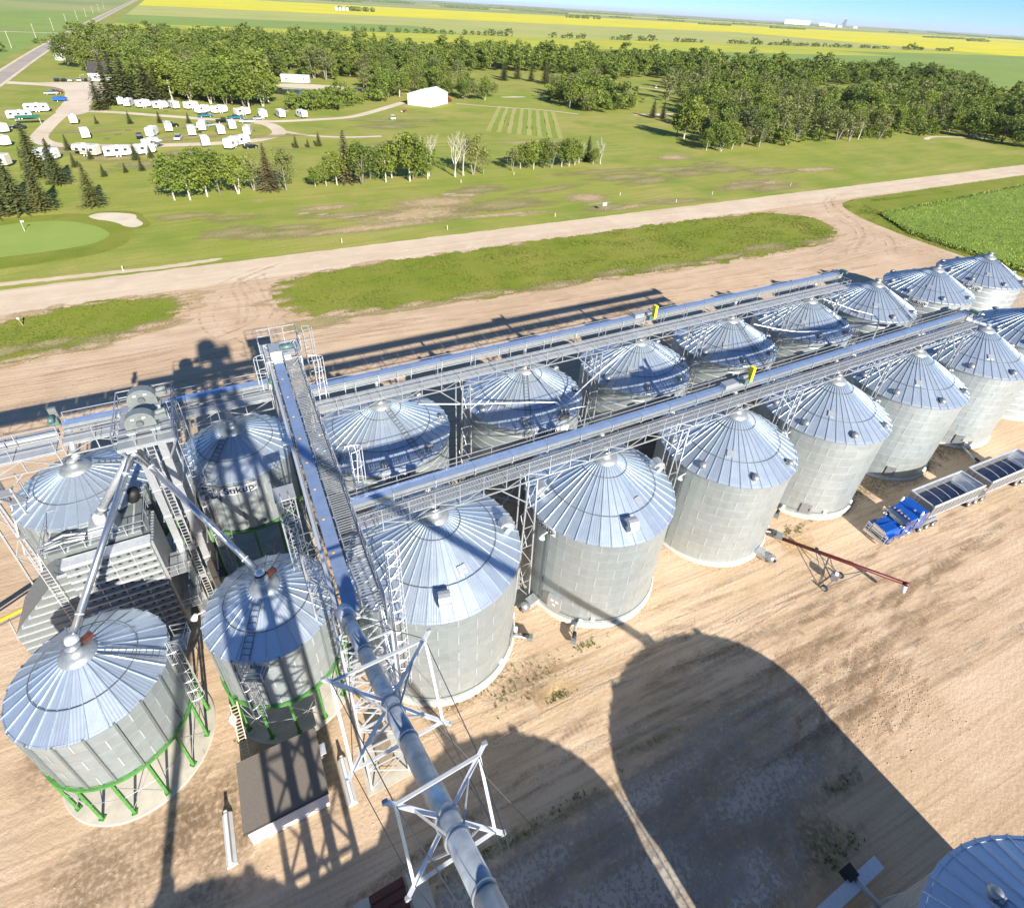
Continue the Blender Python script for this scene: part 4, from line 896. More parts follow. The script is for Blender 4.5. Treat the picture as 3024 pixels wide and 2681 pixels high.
def row_conveyor(label, u0, u1, w_near, w_far, tw0, tw1, zb, zdeck, ztop, yellow=None, wide=True, name='drag_conveyor', far_rail=True, deck='deck'):
    t = thing(name, label, 'conveyor', (u0, tw0, 0), world=True)
    L = u1 - u0; n = int(L / 1.85)
    truss_side(t, (u0, w_near), (u1, w_near), zb, zdeck - .05, n); truss_side(t, (u0, w_far), (u1, w_far), zb, zdeck - .05, n // 2, flip=True)
    for i in range(n // 2 + 1): x = u0 + L * i / (n // 2); bar('cross_member', (x, w_near, zb), (x, w_far, zb), .07, .07, 'galv', t); bar('cross_member', (x, w_near, zdeck - .08), (x, max(tw1, w_far), zdeck - .08), .08, .08, 'galv', t)
    # trough with a hipped cover, made of bolted lengths
    k = max(4, int(L / 3.05)); wmid = (tw0 + tw1) / 2
    for i in range(k):
        a = u0 + L * i / k + .01; b = u0 + L * (i + 1) / k - .01
        m = MB(); z0, z1 = ztop - .72, ztop - .12
        m.prism([(0, z0), (tw1 - tw0, z0), (tw1 - tw0, z1), (wmid - tw0, z1 + .06), (0, z1)], 0, b - a)
        m.v = [(a + y, tw0 + x, z) for x, y, z in m.v]; m.build('trough', 'trough_side', t)
        c = MB(); c.quad([(a, tw0 - .04, z1 + .03), (b, tw0 - .04, z1 + .03), (b, wmid, z1 + .09), (a, wmid, z1 + .09)]); c.quad([(a, wmid, z1 + .09), (b, wmid, z1 + .09), (b, tw1 + .04, z1 + .03), (a, tw1 + .04, z1 + .03)])
        c.build('trough_cover', 'trough_cover', t)
        bar('trough_stand', (b, tw0 + .05, zdeck - .1), (b, tw0 + .05, z0), .07, .07, 'galv', t); bar('trough_stand', (b, tw1 - .05, zdeck - .1), (b, tw1 - .05, z0), .07, .07, 'galv', t)
        bar('flange', (b, tw0 - .07, z0), (b, tw0 - .07, z1 + .05), .05, .05, 'galv_bright', t)
    # walkway planks
    wk0, wk1 = w_near + .08, tw0 - .28; npk = max(6, int(L / 2.4))
    for i in range(npk):
        a = u0 + L * i / npk + .02; b = u0 + L * (i + 1) / npk - .02
        if deck == 'deck': MB().box(((a + b) / 2, (wk0 + wk1) / 2, zdeck + .02), (b - a, wk1 - wk0, .05)).build('deck_plank', 'deck', t)
        else:
            g = MB(); q = int((b - a) / .2)
            for j in range(q): g.box((a + (b - a) * (j + .5) / q, (wk0 + wk1) / 2, zdeck + .02), (.165, wk1 - wk0, .04))
            g.build('deck_grating', 'grating', t)
    railing(t, (u0, w_near), (u1, w_near), zdeck, n)
    if wide: railing(t, (u0, wk1 + .06), (u1, wk1 + .06), zdeck, n // 2)
    if far_rail: railing(t, (u0, tw1 + .45), (u1, tw1 + .45), zdeck, n // 2)
    railing(t, (u1, w_near), (u1, tw0), zdeck, 2)
    # drive end
    MB().box((u1 + .45, wmid, ztop - .3), (.9, tw1 - tw0 + .14, .95)).build('head_box', 'galv', t)
    d = MB(); d.cyl((u1 + .3, tw0 - .1, ztop + .45), (u1 + .3, tw0 - .9, ztop + .45), .22, .22, 14); d.box((u1 + .3, tw0 - .05, ztop + .2), (.5, .3, .7)); d.build('drive_motor', 'motor_green', t)
    if yellow:
        yu, yz = yellow
        MB().box((yu, tw0 - .35, yz), (.34, .5, 1.55)).build('belt_guard', 'yellow_paint', t); MB().box((yu - .55, tw0 - .3, yz - .6), (.5, .6, .5)).build('gear_reducer', 'motor_green', t); MB().cyl((yu - .5, tw0 - .35, yz - .1), (yu - 1.1, tw0 - .35, yz - .1), .2, .2, 12).build('drive_motor', 'alu_dark', t)
        MB().box((yu - 1.2, tw0 + .33, ztop + .12), (2.4, .74, .5)).build('inlet_hood', 'galv', t)
    return t
cA = row_conveyor('long far-row conveyor with wide pale walkway and yellow drive guard', 3.3, 73.5, 39.95, 41.55, 41.95, 42.68, 14.95, 15.75, 17.0, (40.9, 17.5), name='drag_conveyor')
cB = row_conveyor('long near-row conveyor with grated walkway and yellow drive guard', 3.2, 77.5, 25.75, 26.9, 27.25, 27.98, 15.4, 16.3, 17.1, (39.9, 18.4), wide=False, name='drag_conveyor', deck='grating')
cH = row_conveyor('short conveyor over the hopper bins left of the crossing catwalk', -14.2, 0.3, 41.9, 43.2, 43.5, 44.2, 15.9, 16.9, 17.6, None, wide=False, name='drag_conveyor')
# outlet spouts onto each cap
def spout(label, a, b, d, mat='galv', group='short outlet spouts', name='outlet_spout'):
    t = thing(name, label, 'spout', a, world=True, group=group)
    MB().cyl(a, b, d / 2, d / 2, 12).build('tube', mat, t, True)
    A, B = Vector(a), Vector(b); c = A.lerp(B, .12); e = A.lerp(B, .88); n = (B - A).normalized() * .05
    MB().cyl(c - n, c + n, d * .62, d * .62, 12).build('collar', 'galv_bright', t, True); MB().cyl(e - n, e + n, d * .62, d * .62, 12).build('collar', 'galv_bright', t, True)
    return t
for i in range(6): spout('outlet spout from near conveyor to the %s near bin' % ORD[i], (UB[i] - .2, 27.4, 16.4) if i < 5 else (77.6, 27.4, 16.4), (UB[i], WB, 14.85) if i < 5 else (82.2, WB, 15.0), .36, group='near row outlet spouts')
for i in range(5): spout('outlet spout from far conveyor to the %s far bin' % ORD[i], (UA[i] - .2, 42.4, 16.3), (UA[i], WA, 13.9), .36, group='far row outlet spouts')
for i, (u, nm) in enumerate(((-3.2, 'the hopper bin with the name plate'), (-14.0, 'the hopper bin behind the dryer'))): spout('square drop chute down to ' + nm, (u, 43.6, 16.9), (u, 42.5, 14.9), .5, group='hopper drop chutes')
def column(label, u, wa, wb, z, group):
    t = thing('support_column', label, 'column', (u, wa, 0), world=True, group=group)
    P = [(u - .75, wa), (u + .75, wa), (u - .35, wb), (u + .35, wb)]
    for x, y in P[:2]: bar('post', (x, y, .05), (u + (x - u) * .5, y, z), .13, .13, 'galv', t)
    for x, y in P[2:]: bar('post', (x, y, .05), (x, y, z), .12, .12, 'galv', t)
    k = 6
    for i in range(k):
        z0, z1 = .4 + (z - .8) * i / k, .4 + (z - .8) * (i + 1) / k; f0, f1 = 1 - .5 * z0 / z, 1 - .5 * z1 / z; s = 1 if i % 2 else -1
        bar('lattice_brace', (u - s * .75 * f0, wa, z0), (u + s * .75 * f1, wa, z1), .06, .06, 'galv', t); bar('lattice_brace', (u - .7 * f1, wa, z1), (u + .7 * f1, wa, z1), .06, .06, 'galv', t)
        bar('lattice_brace', (u, wa if s > 0 else wb, z0), (u, wb if s > 0 else wa, z1), .05, .05, 'galv', t)
    for x in (-1, 1):
        bar('knee_brace', (u + x * .4, wa, z - 2.2), (u + x * 2.6, wa, z - .05), .08, .08, 'galv', t)
    MB().box((u, (wa + wb) / 2, .03), (2.0, wb - wa + .6, .1)).build('footing', 'concrete', t)
    return t
for i in range(5): column('lattice column carrying the near conveyor between the %s and %s bins' % (ORD[i], ORD[i + 1]), (UB[i] + UB[i + 1]) / 2 + (0.2 if i else .1), 25.75, 27.1, 15.35, 'near conveyor columns')
for i in range(4): column('lattice column carrying the far conveyor between the %s and %s far bins' % (ORD[i], ORD[i + 1]), (UA[i] + UA[i + 1]) / 2, 39.95, 41.8, 14.9, 'far conveyor columns')
column('lattice column at the outer end of the far conveyor', 77.0 - 4.2, 39.95, 41.8, 14.9, 'far conveyor columns')
# left-hand walkway running out of frame
t = thing('catwalk', 'white decked catwalk running out of the left edge', 'catwalk', (-16, 43, 0), world=True)
truss_side(t, (-40, 41.6), (-14.6, 41.6), 15.4, 16.5, 12); truss_side(t, (-40, 43.4), (-14.6, 43.4), 15.4, 16.5, 6)
for i in range(10): MB().box((-40 + 2.54 * (i + .5), 42.5, 16.56), (2.5, 1.7, .06)).build('deck_plank', 'deck', t)
railing(t, (-40, 41.6), (-14.6, 41.6), 16.6, 10); railing(t, (-40, 43.4), (-14.6, 43.4), 16.6, 10)
for i in range(8): MB().box((-40 + 3.17 * (i + .5), 43.9, 16.7), (3.1, .6, .5)).build('trough', 'galv', t)
column('lattice column under the catwalk at the left edge', -19.6, 41.6, 43.4, 15.4, 'left catwalk columns')
# drive unit at the joint
t = thing('drive_unit', 'green gear motor standing on the conveyor above the dryer bin', 'motor', (-14.6, 43.9, 17.5))
MB().box((0, 0, .3), (.6, .5, .6)).build('gearbox', 'motor_green', t); MB().cyl((0, -.1, .75), (0, -.75, .75), .2, .2, 14).build('motor', 'motor_green', t, True); MB().box((.1, .3, .8), (.5, .25, 1.0)).build('belt_guard', 'gear_grey', t)
# ---- transverse conveyor with catwalk, crossing in front of the rows
TZ = 19.0
t = thing('cross_conveyor', 'crossing conveyor with sky-tinted covers and catwalk from the lattice tower to the far row', 'conveyor', (1.5, 18, 0), world=True)
W0, W1 = 18.2, 46.0; n = 15
for u in (.95, 3.25):
    truss_side(t, (u, W0), (u, W1), TZ - 1.75, TZ - .75, n, flip=u > 2)
for i in range(n + 1): y = W0 + (W1 - W0) * i / n; bar('cross_member', (.95, y, TZ - .78), (3.25, y, TZ - .78), .08, .08, 'galv', t); bar('cross_member', (.95, y, TZ - 1.75), (3.25, y, TZ - 1.75), .06, .06, 'galv', t)
for i in range(10):
    a = W0 + 2.72 * i + .01; b = W0 + 2.72 * (i + 1) - .01
    MB().box((1.5, (a + b) / 2, TZ - .42), (.70, b - a, .7)).build('trough', 'galv', t)
    MB().box((1.5, (a + b) / 2, TZ - .045), (.76, b - a, .06)).build('trough_cover', 'trough_cover', t)
    MB().box((1.42, (a + b) / 2, TZ), (.14, .09, .04)).build('cover_latch', 'orange_paint', t)
for i in range(12):
    a = W0 + 2.31 * i + .02; b = a + 2.27; g = MB()
    for j in range(11): g.box((2.62, a + (b - a) * (j + .5) / 11, TZ - .62), (1.1, .07, .04))
    g.build('deck_grating', 'grating', t)
railing(t, (3.2, W0), (3.2, W1), TZ - .6, 15); railing(t, (2.02, W0), (2.02, W1), TZ - .6, 10)
rod('conduit_pipe', (.78, W0 + .5, TZ - .1), (.78, W1 - 1, TZ - .1), .2, 'galv_bright', t)
bar('guide_angle', (3.3, W0, TZ - .55), (3.3, W1, TZ - .55), .12, .12, 'galv_bright', t)
MB().box((.55, 33.2, TZ + .02), (.62, .8, .06)).build('junction_box', 'white_paint', t)
MB().box((1.5, W1 - .2, TZ - .1), (1.0, 1.5, 1.1)).build('head_box', 'galv', t)
MB().cyl((1.9, W1 - .6, TZ + .55), (3.0, W1 - .6, TZ + .55), .24, .24, 14).build('drive_motor', 'motor_green', t, True)
MB().box((2.3, W1 - 1.4, TZ + .1), (.6, .5, .5)).build('gear_reducer', 'galv_bright', t)
# lattice towers under it
def lattice_tower(name, label, u0, u1, w0, w1, z, npan, mat='galv_bright', s=.14, br=.08, group=None, zb=.05):
    t = thing(name, label, 'tower', ((u0 + u1) / 2, (w0 + w1) / 2, 0), world=True, group=group)
    C = [(u0, w0), (u1, w0), (u1, w1), (u0, w1)]
    for x, y in C: bar('post', (x, y, zb), (x, y, z), s, s, mat, t)
    for k in range(npan):
        za, zc = zb + (z - zb) * k / npan, zb + (z - zb) * (k + 1) / npan
        for i in range(4):
            a, b = C[i], C[(i + 1) % 4]
            bar('girt', (a[0], a[1], zc), (b[0], b[1], zc), br, br, mat, t)
            bar('lattice_brace', (a[0], a[1], za), (b[0], b[1], zc), br * .8, br * .8, mat, t); bar('lattice_brace', (b[0], b[1], za), (a[0], a[1], zc), br * .8, br * .8, mat, t)
    return t
tw1 = lattice_tower('lattice_tower', 'white lattice tower holding the near end of the crossing conveyor', .55, 3.2, 17.4, 20.0, TZ - 1.8, 6)
MB().box((1.9, 18.7, .02), (3.4, 3.4, .1)).build('footing', 'concrete', tw1)
MB().box((1.9, 18.5, 1.0), (1.1, 1.5, 1.5)).build('pallet_stack', 'wood', tw1)
tw2 = lattice_tower('lattice_tower', 'galvanised lattice tower below the crossing conveyor at the near row', -.3, 1.0, 24.6, 26.0, TZ - 1.8, 8, 'galv', .1, .06)
tw3 = lattice_tower('lattice_tower', 'galvanised lattice tower and railed landing at the far end of the crossing conveyor', .6, 3.4, 44.2, 47.2, TZ + .1, 7, 'galv', .12, .07)
# railed landing and caged ladders at the far end
t = thing('landing', 'railed steel landing at the far end of the crossing catwalk', 'platform', (2, 47, 0), world=True)
MB().box((2.0, 47.3, TZ - .55), (3.4, 2.4, .08)).build('deck_plank', 'deck', t)
for P, Q, k in (((.3, 46.1), (.3, 48.5), 2), ((.3, 48.5), (3.7, 48.5), 3), ((3.7, 48.5), (3.7, 46.1), 2)): railing(t, P, Q, TZ - .5, k, h=1.5, s=.07, post=.07)
ladder('ladder', (4.15, 47.2, 8), (4.15, 47.2, TZ + 1), (0, 1, 0), .5, t, 'galv_bright'); cage('ladder_cage', (4.15, 47.2, 9), (4.15, 47.2, TZ + 1.1), (1, 0, 0), .85, t)
for k, (x, y, z0, z1, o, lb) in enumerate(((.45, 43.6, 14.8, TZ + .6, (-1, 0, 0), 'caged ladder on the left of the crossing catwalk end'), (4.1, 42.2, 14, TZ + .4, (1, 0, 0), 'caged ladder where crossing catwalk meets the far conveyor'), (4.15, 29.4, 14.4, TZ + .6, (1, 0, 0), 'caged ladder where crossing catwalk meets the near conveyor'), (4.1, 21.2, 3, TZ - .2, (1, 0, 0), 'tall caged ladder beside the bin near the lattice tower'))):
    t = thing('caged_ladder', lb, 'ladder', (x, y, z0), world=True, group='caged ladders on the catwalks')
    ladder('ladder', (x, y, z0), (x, y, z1), (0, 1, 0), .5, t, 'galv_bright'); cage('safety_cage', (x, y, z0 + 1.2), (x, y, z1 + .4), o, .85, t, 'galv_bright')
    if k in (1, 2): MB().tube([(x + .1, y - .9, z1 - 2.2), (x + .35, y - .6, z1 + .3), (x + .3, y - .1, z1 + .75), (x - .3, y, z1 + .75)], .05, 6).build('grab_rail', 'galv_bright', t)
# ladder tower left of the crossing conveyor
t = lattice_tower('ladder_tower', 'narrow stair tower left of the crossing conveyor near the hopper bins', -.95, .15, 28.6, 29.8, TZ - 1.0, 9, 'galv', .08, .05)
ladder('ladder', (-.4, 28.55, .4), (-.4, 28.55, TZ - .6), (1, 0, 0), .5, t, 'galv')
MB().box((-.4, 29.2, TZ - 1), (1.3, 1.4, .06)).build('landing_deck', 'deck', t)
# ---- main gravity spout from the viewer's tower, with square guy frames
A_, B_ = Vector((1.15, 18.4, 18.75)), Vector((2.38, -.6, 29.55))
t = thing('gravity_spout', 'thick galvanised gravity spout sloping past the viewpoint to the crossing conveyor', 'spout', tuple(A_), world=True)
D = (B_ - A_).normalized()
def pa(w): return A_ + D * ((w - A_.y) / D.y)
simple('spout_steel', (0.42, 0.47, 0.52), 0.46, 0.62, 0.30, 2.2)
cuts = [18.4, 14.6, 9.0, 3.6, -.6]
for i in range(len(cuts) - 1): MB().cyl(pa(cuts[i]), pa(cuts[i + 1]), .335, .335, 26).build('spout_section', 'spout_steel', t, True)
for c in cuts[1:-1]: n_ = D * .05; MB().cyl(pa(c) - n_, pa(c) + n_, .365, .365, 26).build('flange_collar', 'galv', t, True)
MB().cyl(pa(18.4) - D * .3, pa(18.4) + D * .8, .45, .45, 20).build('inlet_boot', 'galv_bright', t, True)
X_ = Vector((1, 0, 0)); Y_ = D.cross(X_).normalized(); Y_ = Y_ if Y_.z > 0 else -Y_
X_ = Y_.cross(D).normalized(); X_ = X_ if X_.x > 0 else -X_
def guy_frame(label, w, h, b):
    c = pa(w); fm = MB()
    Cn = [c + X_ * (sx * h) + Y_ * (sy * h) for sx, sy in ((-1, -1), (1, -1), (1, 1), (-1, 1))]
    for i in range(4): fm.beam(Cn[i], Cn[(i + 1) % 4], b * .75, b * .75)
    f = fm.build('guy_frame', 'galv_bright', t); f['label'] = label; ORG[f.name] = ORG[t.name]
    for q in Cn:
        r = (q - c).normalized(); bar('arm', c + r * .36, q + r * .40, b * .95, b * .8, 'galv_bright', f)
        bar('arm_strut', c + D * .75 + r * .34, c + r * (h * .95), b * .5, b * .5, 'galv', f)
        MB().box(tuple(q + r * .34), (.16, .1, .16)).build('clevis', 'galv', f)
    MB().cyl(c - D * .12, c + D * .12, .40, .40, 26).build('clamp_ring', 'galv', f, True); MB().cyl(c + D * .68, c + D * .82, .39, .39, 26).build('clamp_ring', 'galv', f, True)
    return Cn
g1 = guy_frame('guy frame nearest the viewer on the gravity spout', 5.8, 1.28, .12)
g2 = guy_frame('larger guy frame lower on the gravity spout beside the lattice tower', 11.05, 1.82, .14)
ct = thing('guy_cables', 'thin steel guy cables running along the gravity spout', 'cable', tuple(A_), world=True)
for i in range(4):
    rod('cable', tuple(pa(18)), tuple(g2[i]), .03, 'ring_dark', ct); rod('cable', tuple(g2[i]), tuple(g1[i]), .03, 'ring_dark', ct); rod('cable', tuple(g1[i]), tuple(pa(-.4)), .03, 'ring_dark', ct)
rod('cable', (1.5, 16.5, 18.6), (9.5, 10.6, .1), .03, 'ring_dark', ct); rod('cable', (2.0, 18.2, 17), (7.2, 12.2, .1), .03, 'ring_dark', ct)
# ---- viewer's tower: elevator tower behind the camera (casts the long lattice shadow)
vt = lattice_tower('elevator_tower', 'tall elevator tower under the viewpoint, outside the frame', -4.7, -.7, -4.0, -.35, 43.2, 11, 'galv', .26, .15)
for u, d_ in ((-3.3, .8), (-2.0, .8)): MB().box((u, -1.6, 22), (d_ * .7, .45, 43.8)).build('leg_casing', 'galv', vt)
MB().box((-2.7, -2.2, 43.3), (4.4, 4.2, .1)).build('top_deck', 'grating', vt)
for P, Q in (((-4.9, -4.2), (-.5, -4.2)), ((-4.9, -4.2), (-4.9, -.2)), ((-4.9, -.2), (-.9, -.2))): railing(vt, P, Q, 43.3, 3, h=1.1)
hd = MB(); hd.prism([(-1.3, 0), (1.3, 0)] + [(1.3 * math.cos(t_), .8 + 1.2 * math.sin(t_)) for t_ in [math.pi * i / 10 for i in range(11)]], -.5, .5); hd.v = [(x - 3.6, y - 2.6, z + 44.0) for x, y, z in hd.v]; hd.build('elevator_head', 'gear_grey', vt)
MB().box((-5.3, -2.0, 30), (1.0, 1.0, 1.0)).build('junction_box', 'galv', vt)
for z in (12, 24, 36): MB().box((-2.7, -2.2, z), (4.1, 3.8, .07)).build('rest_deck', 'grating', vt)
for (u, w, z, lb) in ((25.8, -11.2, 14.9, 'gravity spout down to the huge bin at lower right'), (-11.0, -11.2, 14.9, 'gravity spout down to the huge bin outside lower left'), (7.4, -11.2, 14.9, 'gravity spout to the huge bin below the viewpoint')):
    spout(lb, (-2.6, -2.6, 42.6), (u, w, z), .62, group='gravity spouts of the viewing tower', name='gravity_spout')
pb = thing('pit_building', 'tall receiving shed below the viewpoint, outside the frame', 'shed', (-2.5, -6, 0), world=True)
MB().box((-2.6, -5.7, 3.9), (8.6, 9.0, 7.8)).build('wall', 'white_dirty', pb); MB().box((-2.6, -5.7, 7.88), (8.9, 9.3, .16)).build('roof', 'galv', pb)
# ---- twin bucket elevators with head platform
PZ = 19.6
t = thing('bucket_elevators', 'twin bucket elevator legs with railed head platform beside the dryer', 'bucket elevator', (-8, 38.5, 0), world=True)
for y in (37.3, 40.2):
    for u in (-8.75, -7.35):
        for k in range(7): MB().box((u, y, .6 + 2.75 * (k + .5)), (.50, .42, 2.70)).build('leg_casing', 'galv', t); MB().box((u, y, .6 + 2.75 * (k + 1)), (.62, .54, .07)).build('casing_flange', 'galv', t)
    MB().box((-8.05, y, .55), (2.6, .8, 1.1)).build('boot', 'gear_grey', t)
    h = MB(); h.prism([(-.9, -.6), (.9, -.6), (.9, .0)] + [(.86 * math.cos(a), .0 + .72 * math.sin(a)) for a in [math.pi * i / 12 for i in range(1, 12)]] + [(-.9, .0)], -.34, .34)
    h.v = [(x - 8.05, yy + y, z + PZ + 1.1) for x, yy, z in h.v]; h.build('elevator_head', 'gear_grey', t)
    MB().cyl((-8.05, y - .36, PZ + 1.05), (-8.05, y - .6, PZ + 1.05), .22, .22, 16).build('bearing', 'ring_dark', t)
    MB().box((-6.75, y - .35, PZ + 1.3), (.7, .3, .32)).build('gear_reducer', 'gear_grey', t); MB().cyl((-7.0, y - .2, PZ + 1.5), (-6.4, y - .2, PZ + 1.62), .17, .17, 12).build('motor', 'gear_grey', t)
    for sx in (-.35, .3): MB().box((-8.05 + sx, y - .355, PZ + 1.4), (.2, .02, .12)).build('warning_label', 'white_paint', t)
for i in range(5): MB().box((-7.9, 36.35 + 1.06 * i, PZ), (3.5, 1.0, .07)).build('deck_plank', 'grating', t)
for P, Q, k in (((-9.65, 35.8), (-6.15, 35.8), 3), ((-6.15, 35.8), (-6.15, 41.2), 4), ((-6.15, 41.2), (-9.65, 41.2), 3), ((-9.65, 41.2), (-9.65, 35.8), 4)): railing(t, P, Q, PZ + .05, k, h=1.15, s=.06, post=.06)
for P, Q in (((-9.6, 35.9), (-6.2, 35.9)), ((-9.6, 41.1), (-6.2, 41.1)), ((-9.6, 35.9), (-9.6, 41.1)), ((-6.2, 35.9), (-6.2, 41.1))): bar('deck_beam', P + (PZ - .15,), Q + (PZ - .15,), .14, .22, 'galv', t)
for x, y in ((-9.6, 35.9), (-6.2, 35.9), (-6.2, 41.1), (-9.6, 41.1)): bar('knee_brace', (x, y, PZ - .2), (-8.05 + (.7 if x > -8 else -.7), 37.3 if y < 38 else 40.2, PZ - 3), .1, .1, 'galv', t)
for z in (4, 7.5, 11, 14.5):
    for a, b in (((-9.15, 37.3), (-9.15, 40.2)), ((-6.95, 37.3), (-6.95, 40.2))): bar('leg_tie', a + (z,), b + (z,), .09, .09, 'galv', t)
    bar('leg_tie', (-8.75, 37.3, z), (-7.35, 37.3, z), .1, .1, 'galv', t); MB().box((-8.05, 37.0, z + .3), (.5, .2, .4)).build('service_box', 'galv', t)
ladder('ladder', (-8.05, 36.95, .5), (-8.05, 36.95, PZ), (1, 0, 0), .45, t, 'galv_bright'); ladder('ladder', (-6.55, 38.7, .5), (-6.55, 38.7, PZ), (0, 1, 0), .45, t, 'galv'); cage('ladder_cage', (-6.55, 38.7, 2.6), (-6.55, 38.7, PZ + .9), (1, 0, 0), .8, t)
for z in (6.2, 11.6):
    MB().box((-5.8, 38.4, z), (1.3, 1.5, .06)).build('rest_deck', 'grating', t); railing(t, (-5.2, 37.7), (-5.2, 39.1), z, 2); railing(t, (-6.4, 37.7), (-5.2, 37.7), z, 2)
# distributor spouts from the elevator heads
J = (-9.0, 36.6, 18.9)
t = thing('spout_valve', 'small silver diverter valve hanging below the elevator platform', 'valve', J); MB().box((0, 0, .25), (.6, .6, .7)).build('valve_body', 'galv_bright', t); MB().cyl((0, 0, -.2), (0, 0, -.55), .36, .22, 14).build('valve_cone', 'galv_bright', t, True)
SPA = spout('long silver spout to the hopper bin in the lower left corner', (-9.1, 36.5, 18.6), (-13.45, 27.6, 12.9), .42, 'spout_tube', 'elevator head spouts', 'grain_spout')
SPB = spout('long silver spout to the hopper bin behind the shed', (-8.8, 36.5, 18.6), (-3.0, 27.75, 12.9), .42, 'spout_tube', 'elevator head spouts', 'grain_spout')
SPC = spout('short grey spout down to the grain dryer top', (-9.2, 36.7, 18.5), (-12.7, 37.4, 13.3), .5, 'galv', 'elevator head spouts', 'grain_spout')
for sp_, (x, y, z), mt in ((SPA, (-13.42, 27.5, 12.85), 'galv_bright'), (SPB, (-3.0, 27.7, 12.85), 'black'), (SPC, (-12.75, 37.4, 13.1), 'white_paint')):
    hd_ = MB().cyl((x, y, z - .35), (x, y, z + .25), .42, .34, 18).build('spout_head', mt, sp_, True); ORG[hd_.name] = ORG[sp_.name]
    MB().lathe([(.34, .25), (.26, .42), (0, .48)], 18, (x, y, z)).build('dome', 'galv_bright', hd_, True)
# ---- grain dryer
t = thing('grain_dryer', 'grey column grain dryer with rows of dark air ports', 'grain dryer', (-12.5, 36.5, 0), world=True)
dz0, dz1, du0, du1, dw0, dw1 = 1.0, 11.4, -15.2, -9.95, 35.1, 38.6
MB().box(((du0 + du1) / 2, (dw0 + dw1) / 2 + .15, (dz0 + dz1) / 2), (du1 - du0 - .1, dw1 - dw0 - .2, dz1 - dz0)).build('body', 'gear_grey', t)
nrow = 14; rh = (dz1 - dz0) / nrow
for i in range(nrow):
    z = dz0 + rh * i
    p = MB(); p.box(((du0 + du1) / 2, dw0 + .1, z + rh * .5), (du1 - du0, .2, rh - .05), mi=0); p.box(((du0 + du1) / 2, dw0 - .08, z + rh - .05), (du1 - du0, .22, .08), mi=1); p.build('front_panel', ['gear_grey', 'galv_bright'], t)
    for j in range(8):
        u = du0 + .55 + (du1 - du0 - .9) * j / 7 + .12 * (i % 2)
        MB().quad([(u - .16, dw0 - .012, z + .22), (u + .16, dw0 - .012, z + .22), (u + .05, dw0 - .012, z + .38), (u - .05, dw0 - .012, z + .38)]).build('air_port', 'black', t)
for j in range(11):
    y = dw0 + .2 + (dw1 - dw0 - .4) * j / 10; MB().box((du1 + .08, y, (dz0 + dz1) / 2), (.2, .12, dz1 - dz0)).build('side_louvre', 'galv', t)
MB().box(((du0 + du1) / 2, dw0 + .25, dz1 + .12), (du1 - du0 + .1, .9, .22)).build('top_flashing', 'galv_bright', t)
for j in (1, 2, 3): u = du0 + (du1 - du0) * j / 4; bar('vertical_strap', (u, dw0 - .04, dz0), (u, dw0 - .04, dz1), .09, .05, 'galv', t)
pl = MB(); pl.prism([(-20.2, .9), (du0, .9), (du0, 10.2), (-16.6, 9.3), (-19.6, 6.0), (-20.2, 5.2)], 36.2, 39.6); pl.build('plenum', 'gear_grey', t)
for i in range(11):
    z = 1.2 + .78 * i; ul = -20.15 if z < 5.3 else max(-20.15 + (z - 5.2) * .85, -20.15); ul2 = -20.15 if z + .74 < 5.3 else -20.15 + (z + .74 - 5.2) * .85; m = MB(); m.quad([(ul, 36.05, z), (du0 - .03, 36.05, z), (du0 - .03, 36.0, z + .74), (ul2, 36.0, z + .74)]); m.quad([(ul2, 35.95, z + .72), (du0 - .03, 35.95, z + .72), (du0 - .03, 36.2, z + .79), (ul2, 36.2, z + .79)], 1); m.build('plenum_panel', ['gear_grey', 'galv_bright'], t)
MB().box((-13.2, 37.8, dz1 + .35), (5.6, 3.4, .5)).build('garner_deck', 'gear_grey', t)
MB().box((-12.7, 37.5, dz1 + .95), (2.0, 1.7, .8), 0, 0, .8).build('garner_hopper', 'galv', t)
for P, Q, k in (((-16.2, 35.9), (-10, 35.9), 5), ((-10, 35.9), (-10, 39.6), 3), ((-10, 39.6), (-16.2, 39.6), 5), ((-16.2, 39.6), (-16.2, 35.9), 3)): railing(t, P, Q, dz1 + .55, k, h=1.05, s=.05, post=.05)
for i in range(4): MB().tube([(-16.4, 36.2 + .28 * i, dz1 + .75), (-15.0, 36.2 + .28 * i, dz1 + 1.0 + .08 * i), (-13.8, 36.3 + .25 * i, dz1 + .85)], .09, 8).build('burner_pipe', 'galv_bright' if i % 2 else 'gear_grey', t, True)
for i in range(5): bar('deck_rib', (-16.1 + 1.3 * i, 35.95, dz1 + .63), (-16.1 + 1.3 * i, 39.5, dz1 + .63), .12, .06, 'galv_bright', t)
MB().cyl((-10.9, 39.3, dz1 + .9), (-10.6, 39.0, dz1 + 2.0), .38, .38, 16).build('exhaust_stack', 'black', t, True)
for x, y in ((-15, 35.4), (-10.2, 35.4), (-15, 38.3), (-10.2, 38.3)): bar('leg', (x, y, .02), (x, y, 1.0), .3, .3, 'gear_grey', t)
ladder('ladder', (-16.5, 35.75, 4), (-16.5, 35.75, dz1 + 1.4), (1, 0, 0), .5, t, 'galv_bright')
for (z, x) in ((3.2, -9.1), (7.4, -9.1)):
    MB().box((x, 36.2, z), (1.2, 2.4, .06)).build('service_deck', 'grating', t); railing(t, (x + .6, 35.0), (x + .6, 37.4), z, 2); railing(t, (x - .6, 35.0), (x + .6, 35.0), z, 2)
